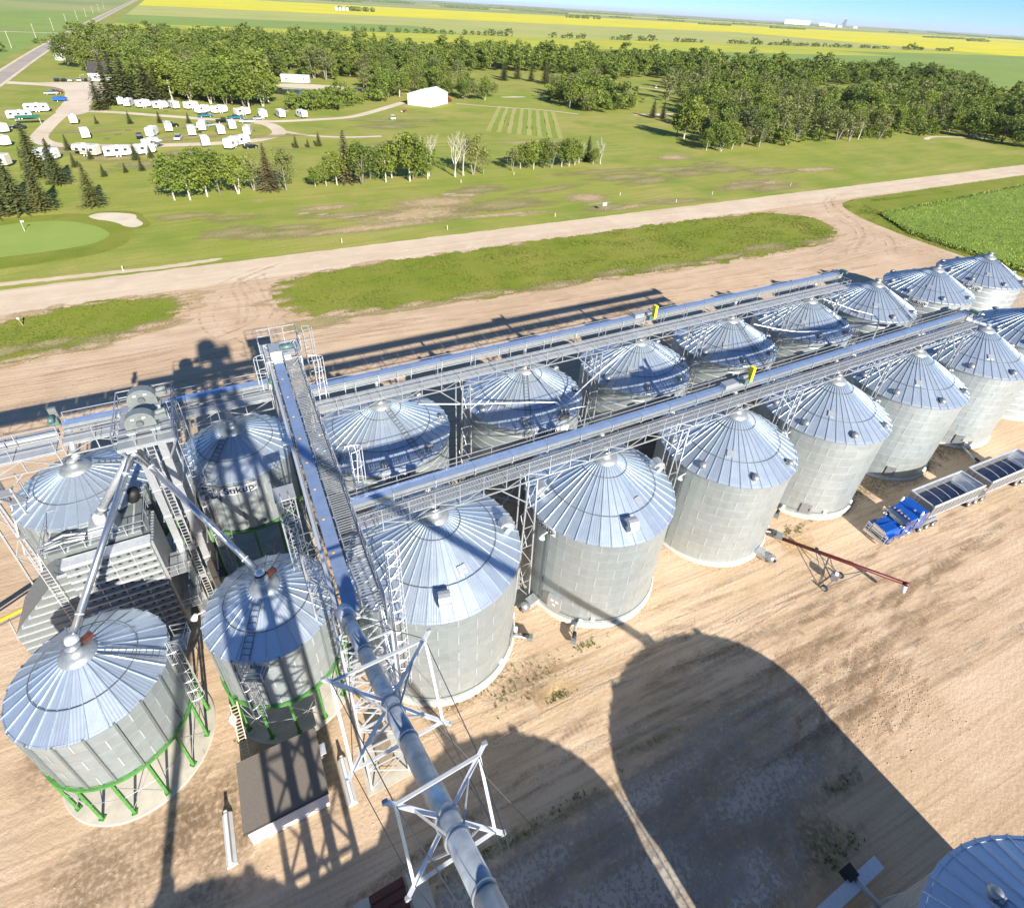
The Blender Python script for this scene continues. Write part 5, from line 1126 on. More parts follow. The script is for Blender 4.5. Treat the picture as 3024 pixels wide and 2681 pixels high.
# stair frame and orange auger on the left of the dryer
t = thing('stair_frame', 'steel stair frame left of the dryer at the picture edge', 'stair', (-20, 39, 0), world=True)
for x, y in ((-18.8, 40.4), (-17.6, 40.4), (-18.8, 42.0), (-17.6, 42.0)): bar('post', (x, y, .03), (x, y, 15.3), .1, .1, 'galv', t)
for i in range(7):
    z0, z1 = 2.1 * i + .2, 2.1 * (i + 1) + .2; a, b = ((40.4, 42.0) if i % 2 else (42.0, 40.4)); bar('stair_stringer', (-18.7, a, z0), (-18.7, b, z1), .08, .18, 'galv', t); bar('stair_stringer', (-17.7, a, z0), (-17.7, b, z1), .08, .18, 'galv', t); MB().box((-18.2, b, z1), (1.2, .8, .06)).build('landing_deck', 'grating', t)
t = thing('orange_auger', 'orange and dark auger tube at the left edge below the stair', 'auger', (-22, 41, 0), world=True)
MB().cyl((-26, 40.8, 1.5), (-19.4, 39.7, 4.3), .16, .16, 14).build('tube', 'orange_paint', t, True); bar('frame_rail', (-26, 40.5, 1.3), (-18.9, 39.3, 4.35), .1, .1, 'ring_dark', t); bar('leg', (-22.5, 40.2, .02), (-22.2, 40.2, 2.9), .1, .1, 'galv', t)
# ---- transfer pipes on the far row roofs
def pipe(name, label, pts, r, mat, group):
    t = thing(name, label, 'pipe', pts[0], world=True, group=group); MB().tube(curve(pts, 6), r, 8).build('tube', mat, t, True)
    for q in (0, -1):
        n = Vector(pts[1 if q == 0 else -2]) - Vector(pts[q]); n.normalize(); c = Vector(pts[q]); MB().cyl(c, c + n * .2, r * 1.5, r * 1.5, 10).build('coupling', 'ring_dark', t)
G = 'transfer pipes over the far row roofs'
tb = thing('distribution_box', 'grey pipe distribution box on the second far bin', 'box', (26.6, 36.4, 0), world=True)
MB().box((26.6, 36.55, 10.2), (1.1, .5, 1.6)).build('box', 'gear_grey', tb); MB().box((26.6, 36.25, 9.3), (.9, .2, .8)).build('door', 'white_paint', tb); MB().tube([(26.8, 36.3, 9), (26.8, 36.3, .3)], .1, 8).build('feed_pipe', 'gear_grey', tb)
pipe('transfer_pipe', 'white transfer pipe curving left toward the first far bin', [(26.4, 36.6, 11), (26.0, 36.9, 12.2), (24.6, 37.2, 12.6), (18, 39.6, 12.7), (12.6, 41.2, 13.2)], .075, 'galv_bright', G)
pipe('transfer_pipe', 'straight transfer pipe climbing from the pipe box to the second far bin cap', [(26.5, 36.7, 11), (26.4, 37.4, 12.3), (25.6, 40.6, 13.4), (25.1, 41.6, 13.9)], .075, 'galv', G)
pipe('transfer_pipe', 'slanted transfer pipe from the pipe box to the third far bin', [(26.8, 36.6, 11), (27.3, 36.9, 12.1), (32.5, 39.3, 12.8), (39.6, 41.6, 13.8)], .075, 'galv_bright', G)
pipe('transfer_pipe', 'long transfer pipe running right behind the near conveyor', [(26.9, 36.5, 10.9), (27.6, 36.3, 11.6), (34, 35.4, 11.4), (47, 34.8, 11.3)], .075, 'galv', G)
pipe('transfer_pipe', 'slanted transfer pipe descending left behind the near conveyor', [(26.3, 36.4, 10.9), (25.6, 36.0, 11.3), (21, 33.6, 8.4), (17.5, 32.0, 6.0)], .075, 'galv', G)
pipe('transfer_pipe', 'long white transfer pipe in front of the fifth far bin roof', [(56.8, 40.4, 13.3), (62, 37.5, 12.6), (70, 36.0, 12.2), (75.5, 35.8, 11.9), (76.6, 35.7, 11.0), (76.6, 35.6, 8)], .09, 'galv_bright', G)
pipe('transfer_pipe', 'twin grey transfer pipes between the fifth and sixth far bins', [(71, 41.4, 13.9), (74, 38.6, 13.0), (77, 36.3, 12.0), (77.2, 35.9, 8)], .09, 'galv', G)
# ------------------------------------------------------------------ yard objects
def wheel(parent, x, y, z, r, w, rim='chrome', name='wheel', dual=False):
    k = ('wheel', r, w, rim)
    if k not in MC:
        ty = MB(); ty.lathe([(r * .62, -w / 2), (r * .93, -w / 2), (r, -w * .36), (r, w * .36), (r * .93, w / 2), (r * .62, w / 2)], 22)
        ty.v = [(a, c, b) for a, b, c in ty.v]
        rm = MB(); rm.lathe([(r * .62, -w * .5), (r * .56, -w * .42), (r * .3, -w * .28), (r * .16, -w * .46), (0, -w * .46)], 18); rm.lathe([(r * .62, w * .5), (r * .56, w * .42), (r * .3, w * .28), (r * .16, w * .46), (0, w * .46)], 18)
        rm.v = [(a, c, b) for a, b, c in rm.v]
        MC[k] = (ty.mesh('tyre', 'rubber', True), rm.mesh('rim', rim, True))
    t = add(name, MC[k][0], parent, (x, y, z)); add('rim', MC[k][1], t); return t
def semi_tractor():
    t = thing('semi_truck', 'bright blue long-nosed semi truck with aluminium bull bar', 'truck', (53.9, 16.35, 0), R_(180 - 3.5))
    # local: +x is forward, origin at the front bumper
    MB().beam((-7.2, -.42, .78), (-.4, -.42, .78), .1, .26).beam((-7.2, .42, .78), (-.4, .42, .78), .1, .26).box((-6.2, 0, .78), (.2, .9, .2)).build('chassis', 'black', t)
    h = MB(); sec = [(-.45, .80, .95, 1.72), (-1.0, .92, .95, 1.86), (-2.55, 1.02, .95, 2.05)]
    rings = []
    for x, hy, zb, zt in sec:
        rings.append([(x, -hy, zb), (x, -hy, zt - .28), (x, -hy * .80, zt), (x, hy * .80, zt), (x, hy, zt - .28), (x, hy, zb)])
    for a, b in zip(rings[:-1], rings[1:]):
        for i in range(5): h.quad([a[i], a[i + 1], b[i + 1], b[i]])
    h.quad(rings[0][::-1]); hood = h.build('hood', 'blue_paint', t)
    MB().box((-1.5, 0, 2.0), (1.9, .12, .06)).build('hood_crease', 'blue_paint', hood)
    MB().box((-.41, 0, 1.36), (.08, 1.5, .8)).build('grille', 'chrome', t)
    for s in (-1, 1):
        f = MB(); f.prism([(-.35, .62), (-.30, 1.15), (-.75, 1.42), (-1.35, 1.46), (-1.95, 1.22), (-2.25, .75), (-2.0, .75), (-1.75, 1.08), (-1.3, 1.22), (-.85, 1.10), (-.6, .62)], s * .72, s * 1.24); f.build('fender', 'blue_paint', t)
        MB().box((-.42, s * .98, 1.12), (.12, .34, .24)).build('headlight', 'white_paint', t)
        wheel(t, -1.3, s * 1.0, .52, .52, .3)
        MB().cyl((-3.35, s * 1.02, .72), (-4.75, s * 1.02, .72), .33, .33, 18).build('fuel_tank', 'chrome', t, True)
        MB().box((-2.9, s * 1.05, .62), (.8, .42, .4)).build('step', 'alu', t)
        st = MB(); st.cyl((-4.42, s * 1.12, 1.0), (-4.42, s * 1.12, 3.75), .085, .085, 12); st.cyl((-4.42, s * 1.12, 1.5), (-4.42, s * 1.12, 2.6), .12, .12, 12); st.build('exhaust_stack', 'chrome', t, True)
        mr = MB(); mr.box((-2.72, s * 1.52, 2.2), (.1, .2, .5)); mr.beam((-2.75, s * 1.05, 2.35), (-2.72, s * 1.5, 2.35), .04, .04); mr.build('side_mirror', 'chrome', t)
        MB().cyl((-2.5, s * .98, 2.15), (-2.1, s * 1.0, 2.12), .19, .19, 14).build('air_cleaner', 'chrome', t, True)
        for x in (-6.0, -7.1, -8.2):
            wheel(t, x, s * .95, .52, .52, .55)
        MB().prism([(-5.4, .8), (-5.5, 1.12), (-5.9, 1.2), (-8.4, 1.2), (-8.7, 1.0), (-8.6, .95), (-8.3, 1.12), (-5.95, 1.12), (-5.6, 1.05)], s * .66, s * 1.24).build('rear_fender', 'alu', t)
    c = MB(); c.prism([(-2.55, 1.0), (-2.55, 2.03), (-2.95, 2.78), (-3.05, 2.86), (-4.25, 2.95), (-4.25, 1.0)], -1.12, 1.12); cab = c.build('cab', 'blue_paint', t)
    for s in (-1, 1):
        MB().quad([(-2.555 - .03, s * .04, 2.06), (-2.555 - .03, s * 1.0, 2.06), (-2.915, s * .94, 2.74), (-2.915, s * .04, 2.74)] if s > 0 else [(-2.585, s * 1.0, 2.06), (-2.585, s * .04, 2.06), (-2.915, s * .04, 2.74), (-2.915, s * .94, 2.74)]).build('windshield', 'glass', cab)
        w = MB(); w.quad([(-2.85, s * 1.128, 2.1), (-3.75, s * 1.128, 2.1), (-3.75, s * 1.128, 2.66), (-3.1, s * 1.128, 2.66)]); w.build('side_window', 'glass', cab)
        MB().box((-3.9, s * 1.14, 1.75), (.08, .04, .24)).build('door_handle', 'chrome', cab)
    cab.location = (0, 0, 0)
    for o in [k for k in bpy.data.objects if k.parent == cab and k.name.startswith('windshield')]: o.location = (.035, 0, .015)
    s_ = MB(); s_.prism([(-4.26, 1.0), (-4.26, 3.05), (-4.6, 3.25), (-5.6, 3.3), (-5.65, 1.0)], -1.16, 1.16); sl = s_.build('sleeper', 'blue_paint', t)
    MB().box((-5.66, 0, 2.1), (.05, 1.9, 2.0)).build('sleeper_back', 'alu_dark', sl)
    v = MB(); v.prism([(-2.72, 2.72), (-2.42, 2.62), (-2.40, 2.66), (-2.75, 2.86)], -1.1, 1.1); v.build('sun_visor', 'chrome', t)
    for i in range(5): MB().box((-3.0, -.8 + .4 * i, 2.93), (.16, .1, .09)).build('roof_light', 'orange_paint', t)
    for i, (x, y) in enumerate(((-3.4, .45), (-3.6, -.3), (-4.9, .4))): MB().cyl((x, y, 2.9 + .2 * (i == 2)), (x + .5, y, 2.98 + .2 * (i == 2)), .05, .12, 10).build('air_horn', 'chrome', t)
    b = MB()
    for z in (.45, .75, 1.05, 1.32, 1.58): b.cyl((-.12 if z < 1.2 else -.2, -1.12, z), (-.12 if z < 1.2 else -.2, 1.12, z), .045, .045, 10)
    for y in (-1.12, -.75, .75, 1.12): b.cyl((-.12, y, .35), (-.2, y, 1.62), .05, .05, 10)
    b.box((-.02, 0, .55), (.06, 2.3, .36)); b.build('bull_bar', 'alu', t)
    for s in (-1, 1): MB().beam((-.15, s * .5, .7), (-.6, s * .42, .78), .1, .1).build('bar_bracket', 'alu', t)
    MB().cyl((-7.0, 0, 1.05), (-7.0, 0, 1.15), .5, .5, 20).build('fifth_wheel', 'black', t)
    return t
semi_tractor()
def hopper_trailer(label, x0, L, y, rz, nax, lead):
    t = thing('hopper_trailer', label, 'trailer', (x0, y, 0), rz, 'open grain hopper trailers behind the blue truck')
    W, zt, zb = 2.58, 3.15, 1.55; hy = W / 2
    # local +x is rearward
    n = 12
    for s in (-1, 1):
        for i in range(n):
            a, b = L * i / n, L * (i + 1) / n; m = MB()
            m.box(((a + b) / 2, s * hy, (zt + zb) / 2), (b - a - .03, .05, zt - zb)); m.box((b, s * (hy + .03), (zt + zb) / 2), (.07, .05, zt - zb)); m.build('side_panel', 'alu_dark', t)
        bar('top_rail', (-.05, s * hy, zt), (L + .05, s * hy, zt), .14, .16, 'galv_bright', t); bar('side_rail', (0, s * (hy + .02), zb), (L, s * (hy + .02), zb), .1, .14, 'galv_bright', t)
    for x in (0, L): bar('end_rail', (x, -hy, zt), (x, hy, zt), .14, .16, 'galv_bright', t)
    sl = 1.5
    for nm, pts in (('front_slope', [(0, zt - .1), (sl, zb - .15)]), ('rear_slope', [(L, zt - .1), (L - sl, zb - .15)])):
        (xa, za), (xb, zb_) = pts; MB().quad([(xa, -hy, za), (xa, hy, za), (xb, hy, zb_), (xb, -hy, zb_)]).quad([(xa, hy, za), (xa, hy, za - .001), (xb, hy, zb_ - .04), (xb, hy, zb_)]).build(nm, 'alu', t)
    for s in (-1, 1):
        o = MB(); o.box((0 if s < 0 else L, 0, zt - .45), (.05, W, .9)); o.build('end_panel', 'alu_dark', t)
    mid = L / 2; liner = MB()
    for c in (mid - (L / 2 - sl) / 2, mid + (L / 2 - sl) / 2):
        hl = (L / 2 - sl) / 2; z2 = .75
        T = [(c - hl, -hy + .04, zb - .12), (c + hl, -hy + .04, zb - .12), (c + hl, hy - .04, zb - .12), (c - hl, hy - .04, zb - .12)]; Bq = [(c - .35, -.35, z2), (c + .35, -.35, z2), (c + .35, .35, z2), (c - .35, .35, z2)]
        for i in range(4): liner.quad([T[i], T[(i + 1) % 4], Bq[(i + 1) % 4], Bq[i]])
        MB().box((c, 0, z2 - .06), (.9, .9, .12)).build('hopper_gate', 'alu_dark', t)
    liner.build('hopper_liner', 'alu_sky_tint', t)
    MB().quad([(sl * .9, -hy + .06, 2.0), (L - sl * .9, -hy + .06, 2.0), (L - sl * .9, hy - .06, 2.0), (sl * .9, hy - .06, 2.0)]).build('liner_floor', 'alu_sky_tint', t)
    for i in range(1, 6):
        x = L * i / 6; MB().tube([(x, -hy, zt + .02), (x, -hy * .6, zt + .20), (x, 0, zt + .27), (x, hy * .6, zt + .20), (x, hy, zt + .02)], .03, 6).build('tarp_bow', 'galv_bright', t)
    MB().cyl((-.05, -hy - .02, zt + .14), (L + .05, -hy - .02, zt + .14), .075, .075, 10).build('tarp_roll', 'white_dirty', t, True)
    ladder('ladder', (-.12, .45, .9), (-.12, .45, zt), (0, 1, 0), .45, t, 'alu')
    bar('frame_beam', (-1.2 if lead else 0, -.45, 1.12), (L + (2.3 if lead else .5), -.45, 1.12), .12, .3, 'alu_dark', t); bar('frame_beam', (-1.2 if lead else 0, .45, 1.12), (L + (2.3 if lead else .5), .45, 1.12), .12, .3, 'alu_dark', t)
    ax0 = L - .6 if lead else L - 2.4
    for i in range(nax):
        x = ax0 + 1.25 * i
        for s in (-1, 1): wheel(t, x, s * 1.0, .52, .52, .55)
    for s in (-1, 1): MB().prism([(ax0 - .7, .95), (ax0 - .6, 1.1), (ax0 + 1.25 * nax - .6, 1.1), (ax0 + 1.25 * nax - .5, .95), (ax0 + 1.25 * nax - .5, .9), (ax0 - .7, .9)], s * .72, s * 1.28).build('fender', 'alu', t)
    for s in (-1, 1): bar('landing_leg', (.9, s * .8, .25), (.9, s * .8, 1.1), .12, .12, 'alu_dark', t)
    for i in range(7): MB().box((.4 + i * (L - .8) / 6, -hy - .06, zb + .02), (.1, .03, .06)).build('marker_light', 'orange_paint', t)
    return t
hopper_trailer('front grain hopper trailer coupled to the blue truck', 60.9, 8.75, 16.35, R_(-3.5), 3, True)
hopper_trailer('rear grain hopper trailer at the right edge of the picture', 71.1, 9.6, 15.75, R_(-3.5), 3, False)
# ---- red transport auger
t = thing('grain_auger', 'dark red grain auger on two wheels beside the third near bin', 'auger', (46.3, 15.5, 0), world=True)
a, b = Vector((44.5, 20.4, .55)), Vector((49.35, 10.6, 2.35)); dd = (b - a).normalized(); sd_ = Vector((-dd.y, dd.x, 0)).normalized()
MB().cyl(a, b, .155, .155, 16).build('tube', 'red_paint', t, True)
bar('tube_rib', a + Vector((0, 0, .2)), b + Vector((0, 0, .2)), .05, .09, 'red_paint', t)
MB().cyl(b - dd * .25, b + dd * .08, .23, .23, 16).build('discharge_head', 'red_paint', t, True)
MB().cyl(b - dd * .1 + Vector((0, 0, -.1)), b + Vector((.12, .05, -1.15)), .2, .24, 14).build('discharge_spout', 'white_dirty', t, True)
MB().cyl(a - dd * .7, a + dd * .15, .2, .2, 14).build('intake_guard', 'alu_dark', t, True); MB().box(tuple(a - dd * .2 + Vector((0, 0, .32))), (.75, .6, .3), .5).build('intake_motor', 'gear_grey', t)
ax = Vector((45.1, 14.55, .33)); 
wl_, wr_ = ax - Vector((1.4, .15, 0)), ax + Vector((1.4, .15, 0))
for q, s in ((wl_, -1), (wr_, 1)):
    ww = wheel(t, q.x - t.location.x, q.y - t.location.y, q.z, .33, .2, 'white_dirty'); ww.rotation_euler = (0, 0, R_(95))
rod('axle', wl_, wr_, .09, 'ring_dark', t)
p1 = a.lerp(b, .30); p2 = a.lerp(b, .72)
for q in (wl_, wr_):
    bar('undercarriage_arm', q, p1, .06, .06, 'ring_dark', t); bar('undercarriage_arm', q, p2, .06, .06, 'ring_dark', t)
bar('lift_arm', ax, a.lerp(b, .33), .08, .08, 'ring_dark', t); MB().box(tuple(ax + Vector((.25, .15, .55))), (.8, .6, .5), .5).build('engine', 'alu_dark', t); MB().box(tuple(ax + Vector((.3, .1, .85))), (.35, .3, .2), .5).build('fuel_tank', 'white_dirty', t)
MB().box(tuple(p1 + Vector((0, 0, .22))), (.5, .3, .2), .5).build('winch', 'black', t)
# ---- flat roofed control shed
t = thing('control_shed', 'small shed with flat grey shingle roof and white wall', 'shed', (-4.6, 19.5, 0), world=True)
MB().box((-4.6, 19.5, 1.3), (4.8, 3.6, 2.6)).build('wall', 'white_paint', t)
r_ = MB(); r_.prism([(17.45, 2.60), (21.6, 2.78), (21.6, 2.90), (17.45, 2.72)], -7.1, -2.05); r_.v = [(y, x, z) for x, y, z in r_.v]; r_.build('roof', 'shingle', t)
MB().box((-4.58, 17.42, 2.60), (5.1, .06, .22)).build('fascia', 'dark_roof', t)
dr = MB().box((-2.17, 19.2, 1.05), (.06, .95, 2.1)).build('door', 'white_dirty', t); MB().box((-2.12, 18.85, 1.0), (.05, .06, .14)).build('door_handle', 'black', dr)
MB().box((-2.1, 20.2, 2.0), (.25, .5, .5)).build('air_unit', 'galv_bright', t)
MB().box((-1.9, 20.1, 2.66), (.45, .7, .12)).build('awning', 'galv_bright', t)
for (u, w, lb) in ((-8.3, 18.6, 'white concrete barrier left of the flat roofed shed'), (-.85, 18.5, 'white concrete barrier right of the flat roofed shed')):
    t = thing('concrete_barrier', lb, 'barrier', (u, w, 0), R_(1.5), 'concrete barriers')
    m = MB(); m.prism([(-.32, 0.01), (.32, 0.01), (.30, .2), (.13, .42), (.09, .82), (-.09, .82), (-.13, .42), (-.30, .2)], -1.5, 1.5); m.build('barrier_block', 'white_dirty', t)
    MB().box((0, 0, .84), (.16, 2.6, .03)).build('top_cap', 'white_paint', t)
# loose ladder, tank and pipes by the hopper bin
t = thing('leaning_ladder', 'pale extension ladder leaning against the hopper bin behind the shed', 'ladder', (-6.85, 23.2, 0), world=True)
ladder('ladder', (-6.85, 22.9, .05), (-6.55, 24.3, 5.3), (1, 0, 0), .45, t, 'pale_wood', .3, .03)
t = thing('drain_pump', 'pink and white drain tank with bent pipe beside the hopper legs', 'tank', (-7.35, 25.6, 0), world=True)
MB().cyl((-7.35, 25.6, .5), (-7.35, 25.6, 1.3), .26, .26, 16).build('tank', 'pink_plastic', t, True); MB().cyl((-7.35, 25.6, 1.3), (-7.35, 25.6, 1.42), .27, .2, 16).build('lid', 'white_paint', t); MB().tube([(-7.3, 25.4, .5), (-7.2, 25.0, .25), (-6.8, 24.7, .3), (-6.6, 24.9, .8)], .09, 8).build('pipe', 'white_paint', t, True)
for i, (u, w, z, lb) in enumerate(((-7.45, 28.4, 10.2, 'white flood lamp on the left of the hopper bin behind the shed'), (-.2, 29.8, 9, 'white flood lamp right of the hopper bin behind the shed'))):
    t = thing('flood_lamp', lb, 'lamp', (u, w, z), world=True); MB().beam((u + .6, w - .1, z + .25), (u, w, z), .06, .06).build('arm', 'white_paint', t); MB().cyl((u, w, z + .12), (u - .2, w - .1, z - .2), .12, .26, 14).build('lamp_head', 'white_paint', t, True)
# red drive-over pit and concrete edge at the bottom
t = thing('drive_over_pit', 'red steel drive-over pit grate at the bottom edge', 'pit', (0, 9, 0), world=True)
MB().box((-.05, 9.5, .06), (2.1, 5.0, .1)).build('pit_plate', 'rust', t)
for i in range(9): bar('grate_bar', (-1.05, 7.4 + .52 * i, .13), (.95, 7.4 + .52 * i, .13), .06, .06, 'red_paint', t)
MB().box((1.75, 9.3, .10), (1.2, 5.4, .14)).build('concrete_curb', 'concrete', t); MB().box((-1.6, 9.5, .08), (.9, 5.0, .12)).build('concrete_curb', 'concrete_white', t)
# galvanised unload conveyor of the huge bin
t = thing('unload_conveyor', 'pale galvanised unload conveyor jutting from the huge bin in the lower right', 'conveyor', (25.5, -1.2, 0), world=True)
MB().box((24.6, -1.05, .95), (7.4, .62, .5)).build('trough', 'galv_bright', t); MB().box((24.6, -1.05, 1.22), (7.4, .7, .05)).build('trough_cover', 'galv_bright', t)
MB().cyl((26.0, -.4, 1.3), (26.4, -2.9, 1.2), .15, .15, 12).build('feed_tube', 'galv', t, True); MB().box((26.0, -.55, 1.2), (.7, .7, .7)).build('gearbox', 'black', t)
for u in (21.6, 24.2, 27.6): bar('leg', (u, -1.05, .03), (u, -1.05, .72), .1, .1, 'galv', t)
# sign by the road, marker stakes, flag
t = thing('road_sign', 'small unlit board on two posts beside the gravel road', 'sign', (92.5, 121, 0)); MB().beam((-.5, 0, .02), (-.5, 0, 2.4), .1, .1).build('post', 'wood', t); MB().beam((.5, 0, .02), (.5, 0, 2.4), .1, .1).build('post', 'wood', t); MB().box((0, -.06, 1.9), (1.3, .05, .8)).build('board', 'white_dirty', t)
for i, (u, w) in enumerate(((22, 120.5), (47, 121), (77, 121), (106, 132), (118, 121), (66, 158), (86, 162), (135, 124), (170, 124), (-19, 119.4))):
    t = thing('marker_stake', 'short white marker stake on the grass beside the gravel road', 'stake', (u, w, 0), 0, 'white marker stakes'); MB().beam((0, 0, .02), (0, 0, .95), .12, .12).build('stake', 'white_paint', t); MB().box((0, 0, 1.0), (.16, .16, .12)).build('cap', 'orange_paint', t)
t = thing('golf_flag', 'white golf flag pin standing in the putting green', 'flag', (-38.4, 149, 0)); MB().cyl((0, 0, .02), (0, 0, 2.4), .04, .03, 8).build('pin', 'white_paint', t); MB().quad([(0, 0, 2.35), (.5, .12, 2.3), (.5, .12, 1.95), (0, 0, 1.95)]).build('flag_cloth', 'white_paint', t)
t = thing('fence_post', 'leaning wooden post with a tag by the left verge', 'post', (-31.5, 101.5, 0)); MB().beam((0, 0, 0), (-.25, 0, 1.6), .14, .14).build('post', 'wood', t); MB().box((-.2, -.08, 1.3), (.3, .04, .3)).build('tag', 'white_dirty', t)
for i, (u, w) in enumerate(((158, 172), (220, 190))):
    pass
# ------------------------------------------------------------------ vegetation
def crown_mesh(key, kind, mat, seed, lod=0):
    """unit tree: height 1, crown quads; returns mesh"""
    r = random.Random(seed); m = MB()
    def leaf(c, s, flat=0.0):
        n = Vector((r.gauss(0, 1), r.gauss(0, 1), r.gauss(0, 1) + flat)).normalized(); a = n.orthogonal().normalized(); b = n.cross(a); t = r.uniform(0, 6.283)
        x = (a * math.cos(t) + b * math.sin(t)) * s; y = (b * math.cos(t) - a * math.sin(t)) * s * r.uniform(.55, 1)
        m.quad([c - x - y * .3, c - y, c + x * .9 + y * .2, c + y])
    if kind in ('broad', 'poplar', 'bush', 'open'):
        zc, rz, rx, nb, nl, s = {'broad': (.57, .43, .30, 58, 36, .0245), 'poplar': (.55, .46, .18, 58, 34, .0215), 'bush': (.48, .50, .60, 36, 36, .045), 'open': (.60, .39, .25, 44, 24, .0225)}[kind]
        if lod: nb = int(nb * .6); nl = int(nl * .6); s *= 1.5
        for i in range(nb):
            while True:
                d = Vector((r.uniform(-1, 1), r.uniform(-1, 1), r.uniform(-1, 1)))
                if .25 < d.length < 1: break
            d = d.normalized() * (r.uniform(.35, 1.0))
            tp = 1 - .25 * max(0, d.z)
            c = Vector((d.x * rx * tp, d.y * rx * tp, zc + d.z * rz)); br = r.uniform(.055, .125) * (1.25 if kind == 'bush' else 1) * (.75 if kind == 'poplar' else 1)
            for j in range(nl):
                o = Vector((r.gauss(0, 1), r.gauss(0, 1), r.gauss(0, .8))).normalized() * br * r.uniform(.5, 1.1)
                leaf(c + o, s * r.uniform(.6, 1.25), .4)
    else:
        n = 24
        for i in range(n):
            f = i / (n - 1); z = .07 + .92 * f; rad = (.285 if kind == 'spruce' else .21) * (1 - f) ** .8 * r.uniform(.8, 1.12) + .012; k = max(4, int(15 * (1 - f) + 4)); ph = r.uniform(0, 6.28)
            for j in range(k):
                t = ph + 6.283 * j / k + r.uniform(-.2, .2); L = rad * r.uniform(.72, 1.15); d = Vector((math.cos(t), math.sin(t), 0)); e = Vector((-d.y, d.x, 0))
                for q in range(5):
                    g = (q + .6) / 5; c = d * (L * g) + Vector((0, 0, z - .16 * L * g + r.gauss(0, .006)))
                    s = .030 * (1.25 - .7 * g) * (1.1 - .4 * f); up = Vector((0, 0, r.uniform(-.35, .35)))
                    x = d * s * 1.4 + up * s; y = e * s * r.uniform(.8, 1.3) + Vector((0, 0, r.uniform(-.5, .3) * s)); m.quad([c - x, c - y - x * .2, c + x, c + y - x * .2])
    return m.mesh(key, mat)
def trunk_mesh(key, kind, mat, seed):
    r = random.Random(seed); m = MB()
    def limb(a, b, r0, r1, n=6): m.cyl(a, b, r0, r1, n, cap=False)
    if kind == 'spruce': limb((0, 0, -.01), (0, 0, .9), .018, .003)
    elif kind == 'poplar':
        limb((0, 0, -.01), (0, 0, .85), .018, .004)
        for i in range(7): t = r.uniform(0, 6.28); z = r.uniform(.25, .6); limb((0, 0, z), (math.cos(t) * .11, math.sin(t) * .11, z + .2), .007, .002, 4)
    elif kind == 'dead':
        def grow(p, d, L, w, lev):
            q = p + d * L; limb(p, q, w, w * .62, 6 if lev < 2 else 4)
            if lev >= 4: return
            for i in range(2 if lev else 3):
                nd = (d + Vector((r.gauss(0, .33), r.gauss(0, .33), r.uniform(-.05, .25)))).normalized(); grow(q if i < 2 else p + d * L * .7, nd, L * r.uniform(.62, .85), w * .6, lev + 1)
        grow(Vector((0, 0, -.01)), Vector((.03, 0, 1)).normalized(), .27, .017, 0); grow(Vector((.02, 0, -.01)), Vector((-.22, .1, 1)).normalized(), .25, .014, 0)
    else:
        f = r.choice((1, 2, 3)) if kind == 'broad' else 2
        for k in range(f):
            a = 6.283 * k / f + 1; dx, dy = math.cos(a) * .055 * (f > 1), math.sin(a) * .055 * (f > 1); limb((dx * .2, dy * .2, -.01), (dx, dy, .3), .019, .014); limb((dx, dy, .3), (dx * 2.2, dy * 2.2, .72), .014, .004)
            for i in range(5):
                t = r.uniform(0, 6.28); z = r.uniform(.28, .6); L = .2; limb((dx * z / .3 * .8, dy * z / .3 * .8, z), (dx * 1.5 + math.cos(t) * L, dy * 1.5 + math.sin(t) * L, z + .18), .008, .002, 4)
    return m.mesh(key, mat, True)
PROTO = {}; KIND = {}
def proto(kind, mat, bark, n, base):
    KIND[base] = (kind, mat); PROTO[base] = [(crown_mesh('crown', kind, mat, 100 + i + len(PROTO) * 17), trunk_mesh('trunk', kind, bark, 200 + i + len(PROTO) * 13)) for i in range(n)]
PLOD = {}
proto('broad', 'leaf', 'bark_pale', 4, 'broad'); proto('broad', 'leaf_dark', 'bark', 3, 'broad_dark'); proto('broad', 'leaf_light', 'bark', 2, 'broad_light'); proto('poplar', 'leaf', 'bark_grey', 4, 'poplar'); proto('poplar', 'leaf_dark', 'bark_grey', 2, 'poplar_dark')
proto('bush', 'leaf', 'bark', 3, 'bush'); proto('bush', 'leaf_light', 'bark', 2, 'willow'); proto('open', 'leaf_grey', 'bark_grey', 3, 'grey'); proto('spruce', 'needle', 'bark', 3, 'spruce'); proto('spruce', 'needle_brown', 'bark', 1, 'brown_spruce')
PROTO['dead'] = [(None, trunk_mesh('trunk', 'dead', 'bark_pale', 900 + i)) for i in range(3)]
TREES = []
def tree(sp, u, w, h, label, group, wide=1.0): TREES.append((sp, u, w, h, label, group, wide))
tr_ = random.Random(21)
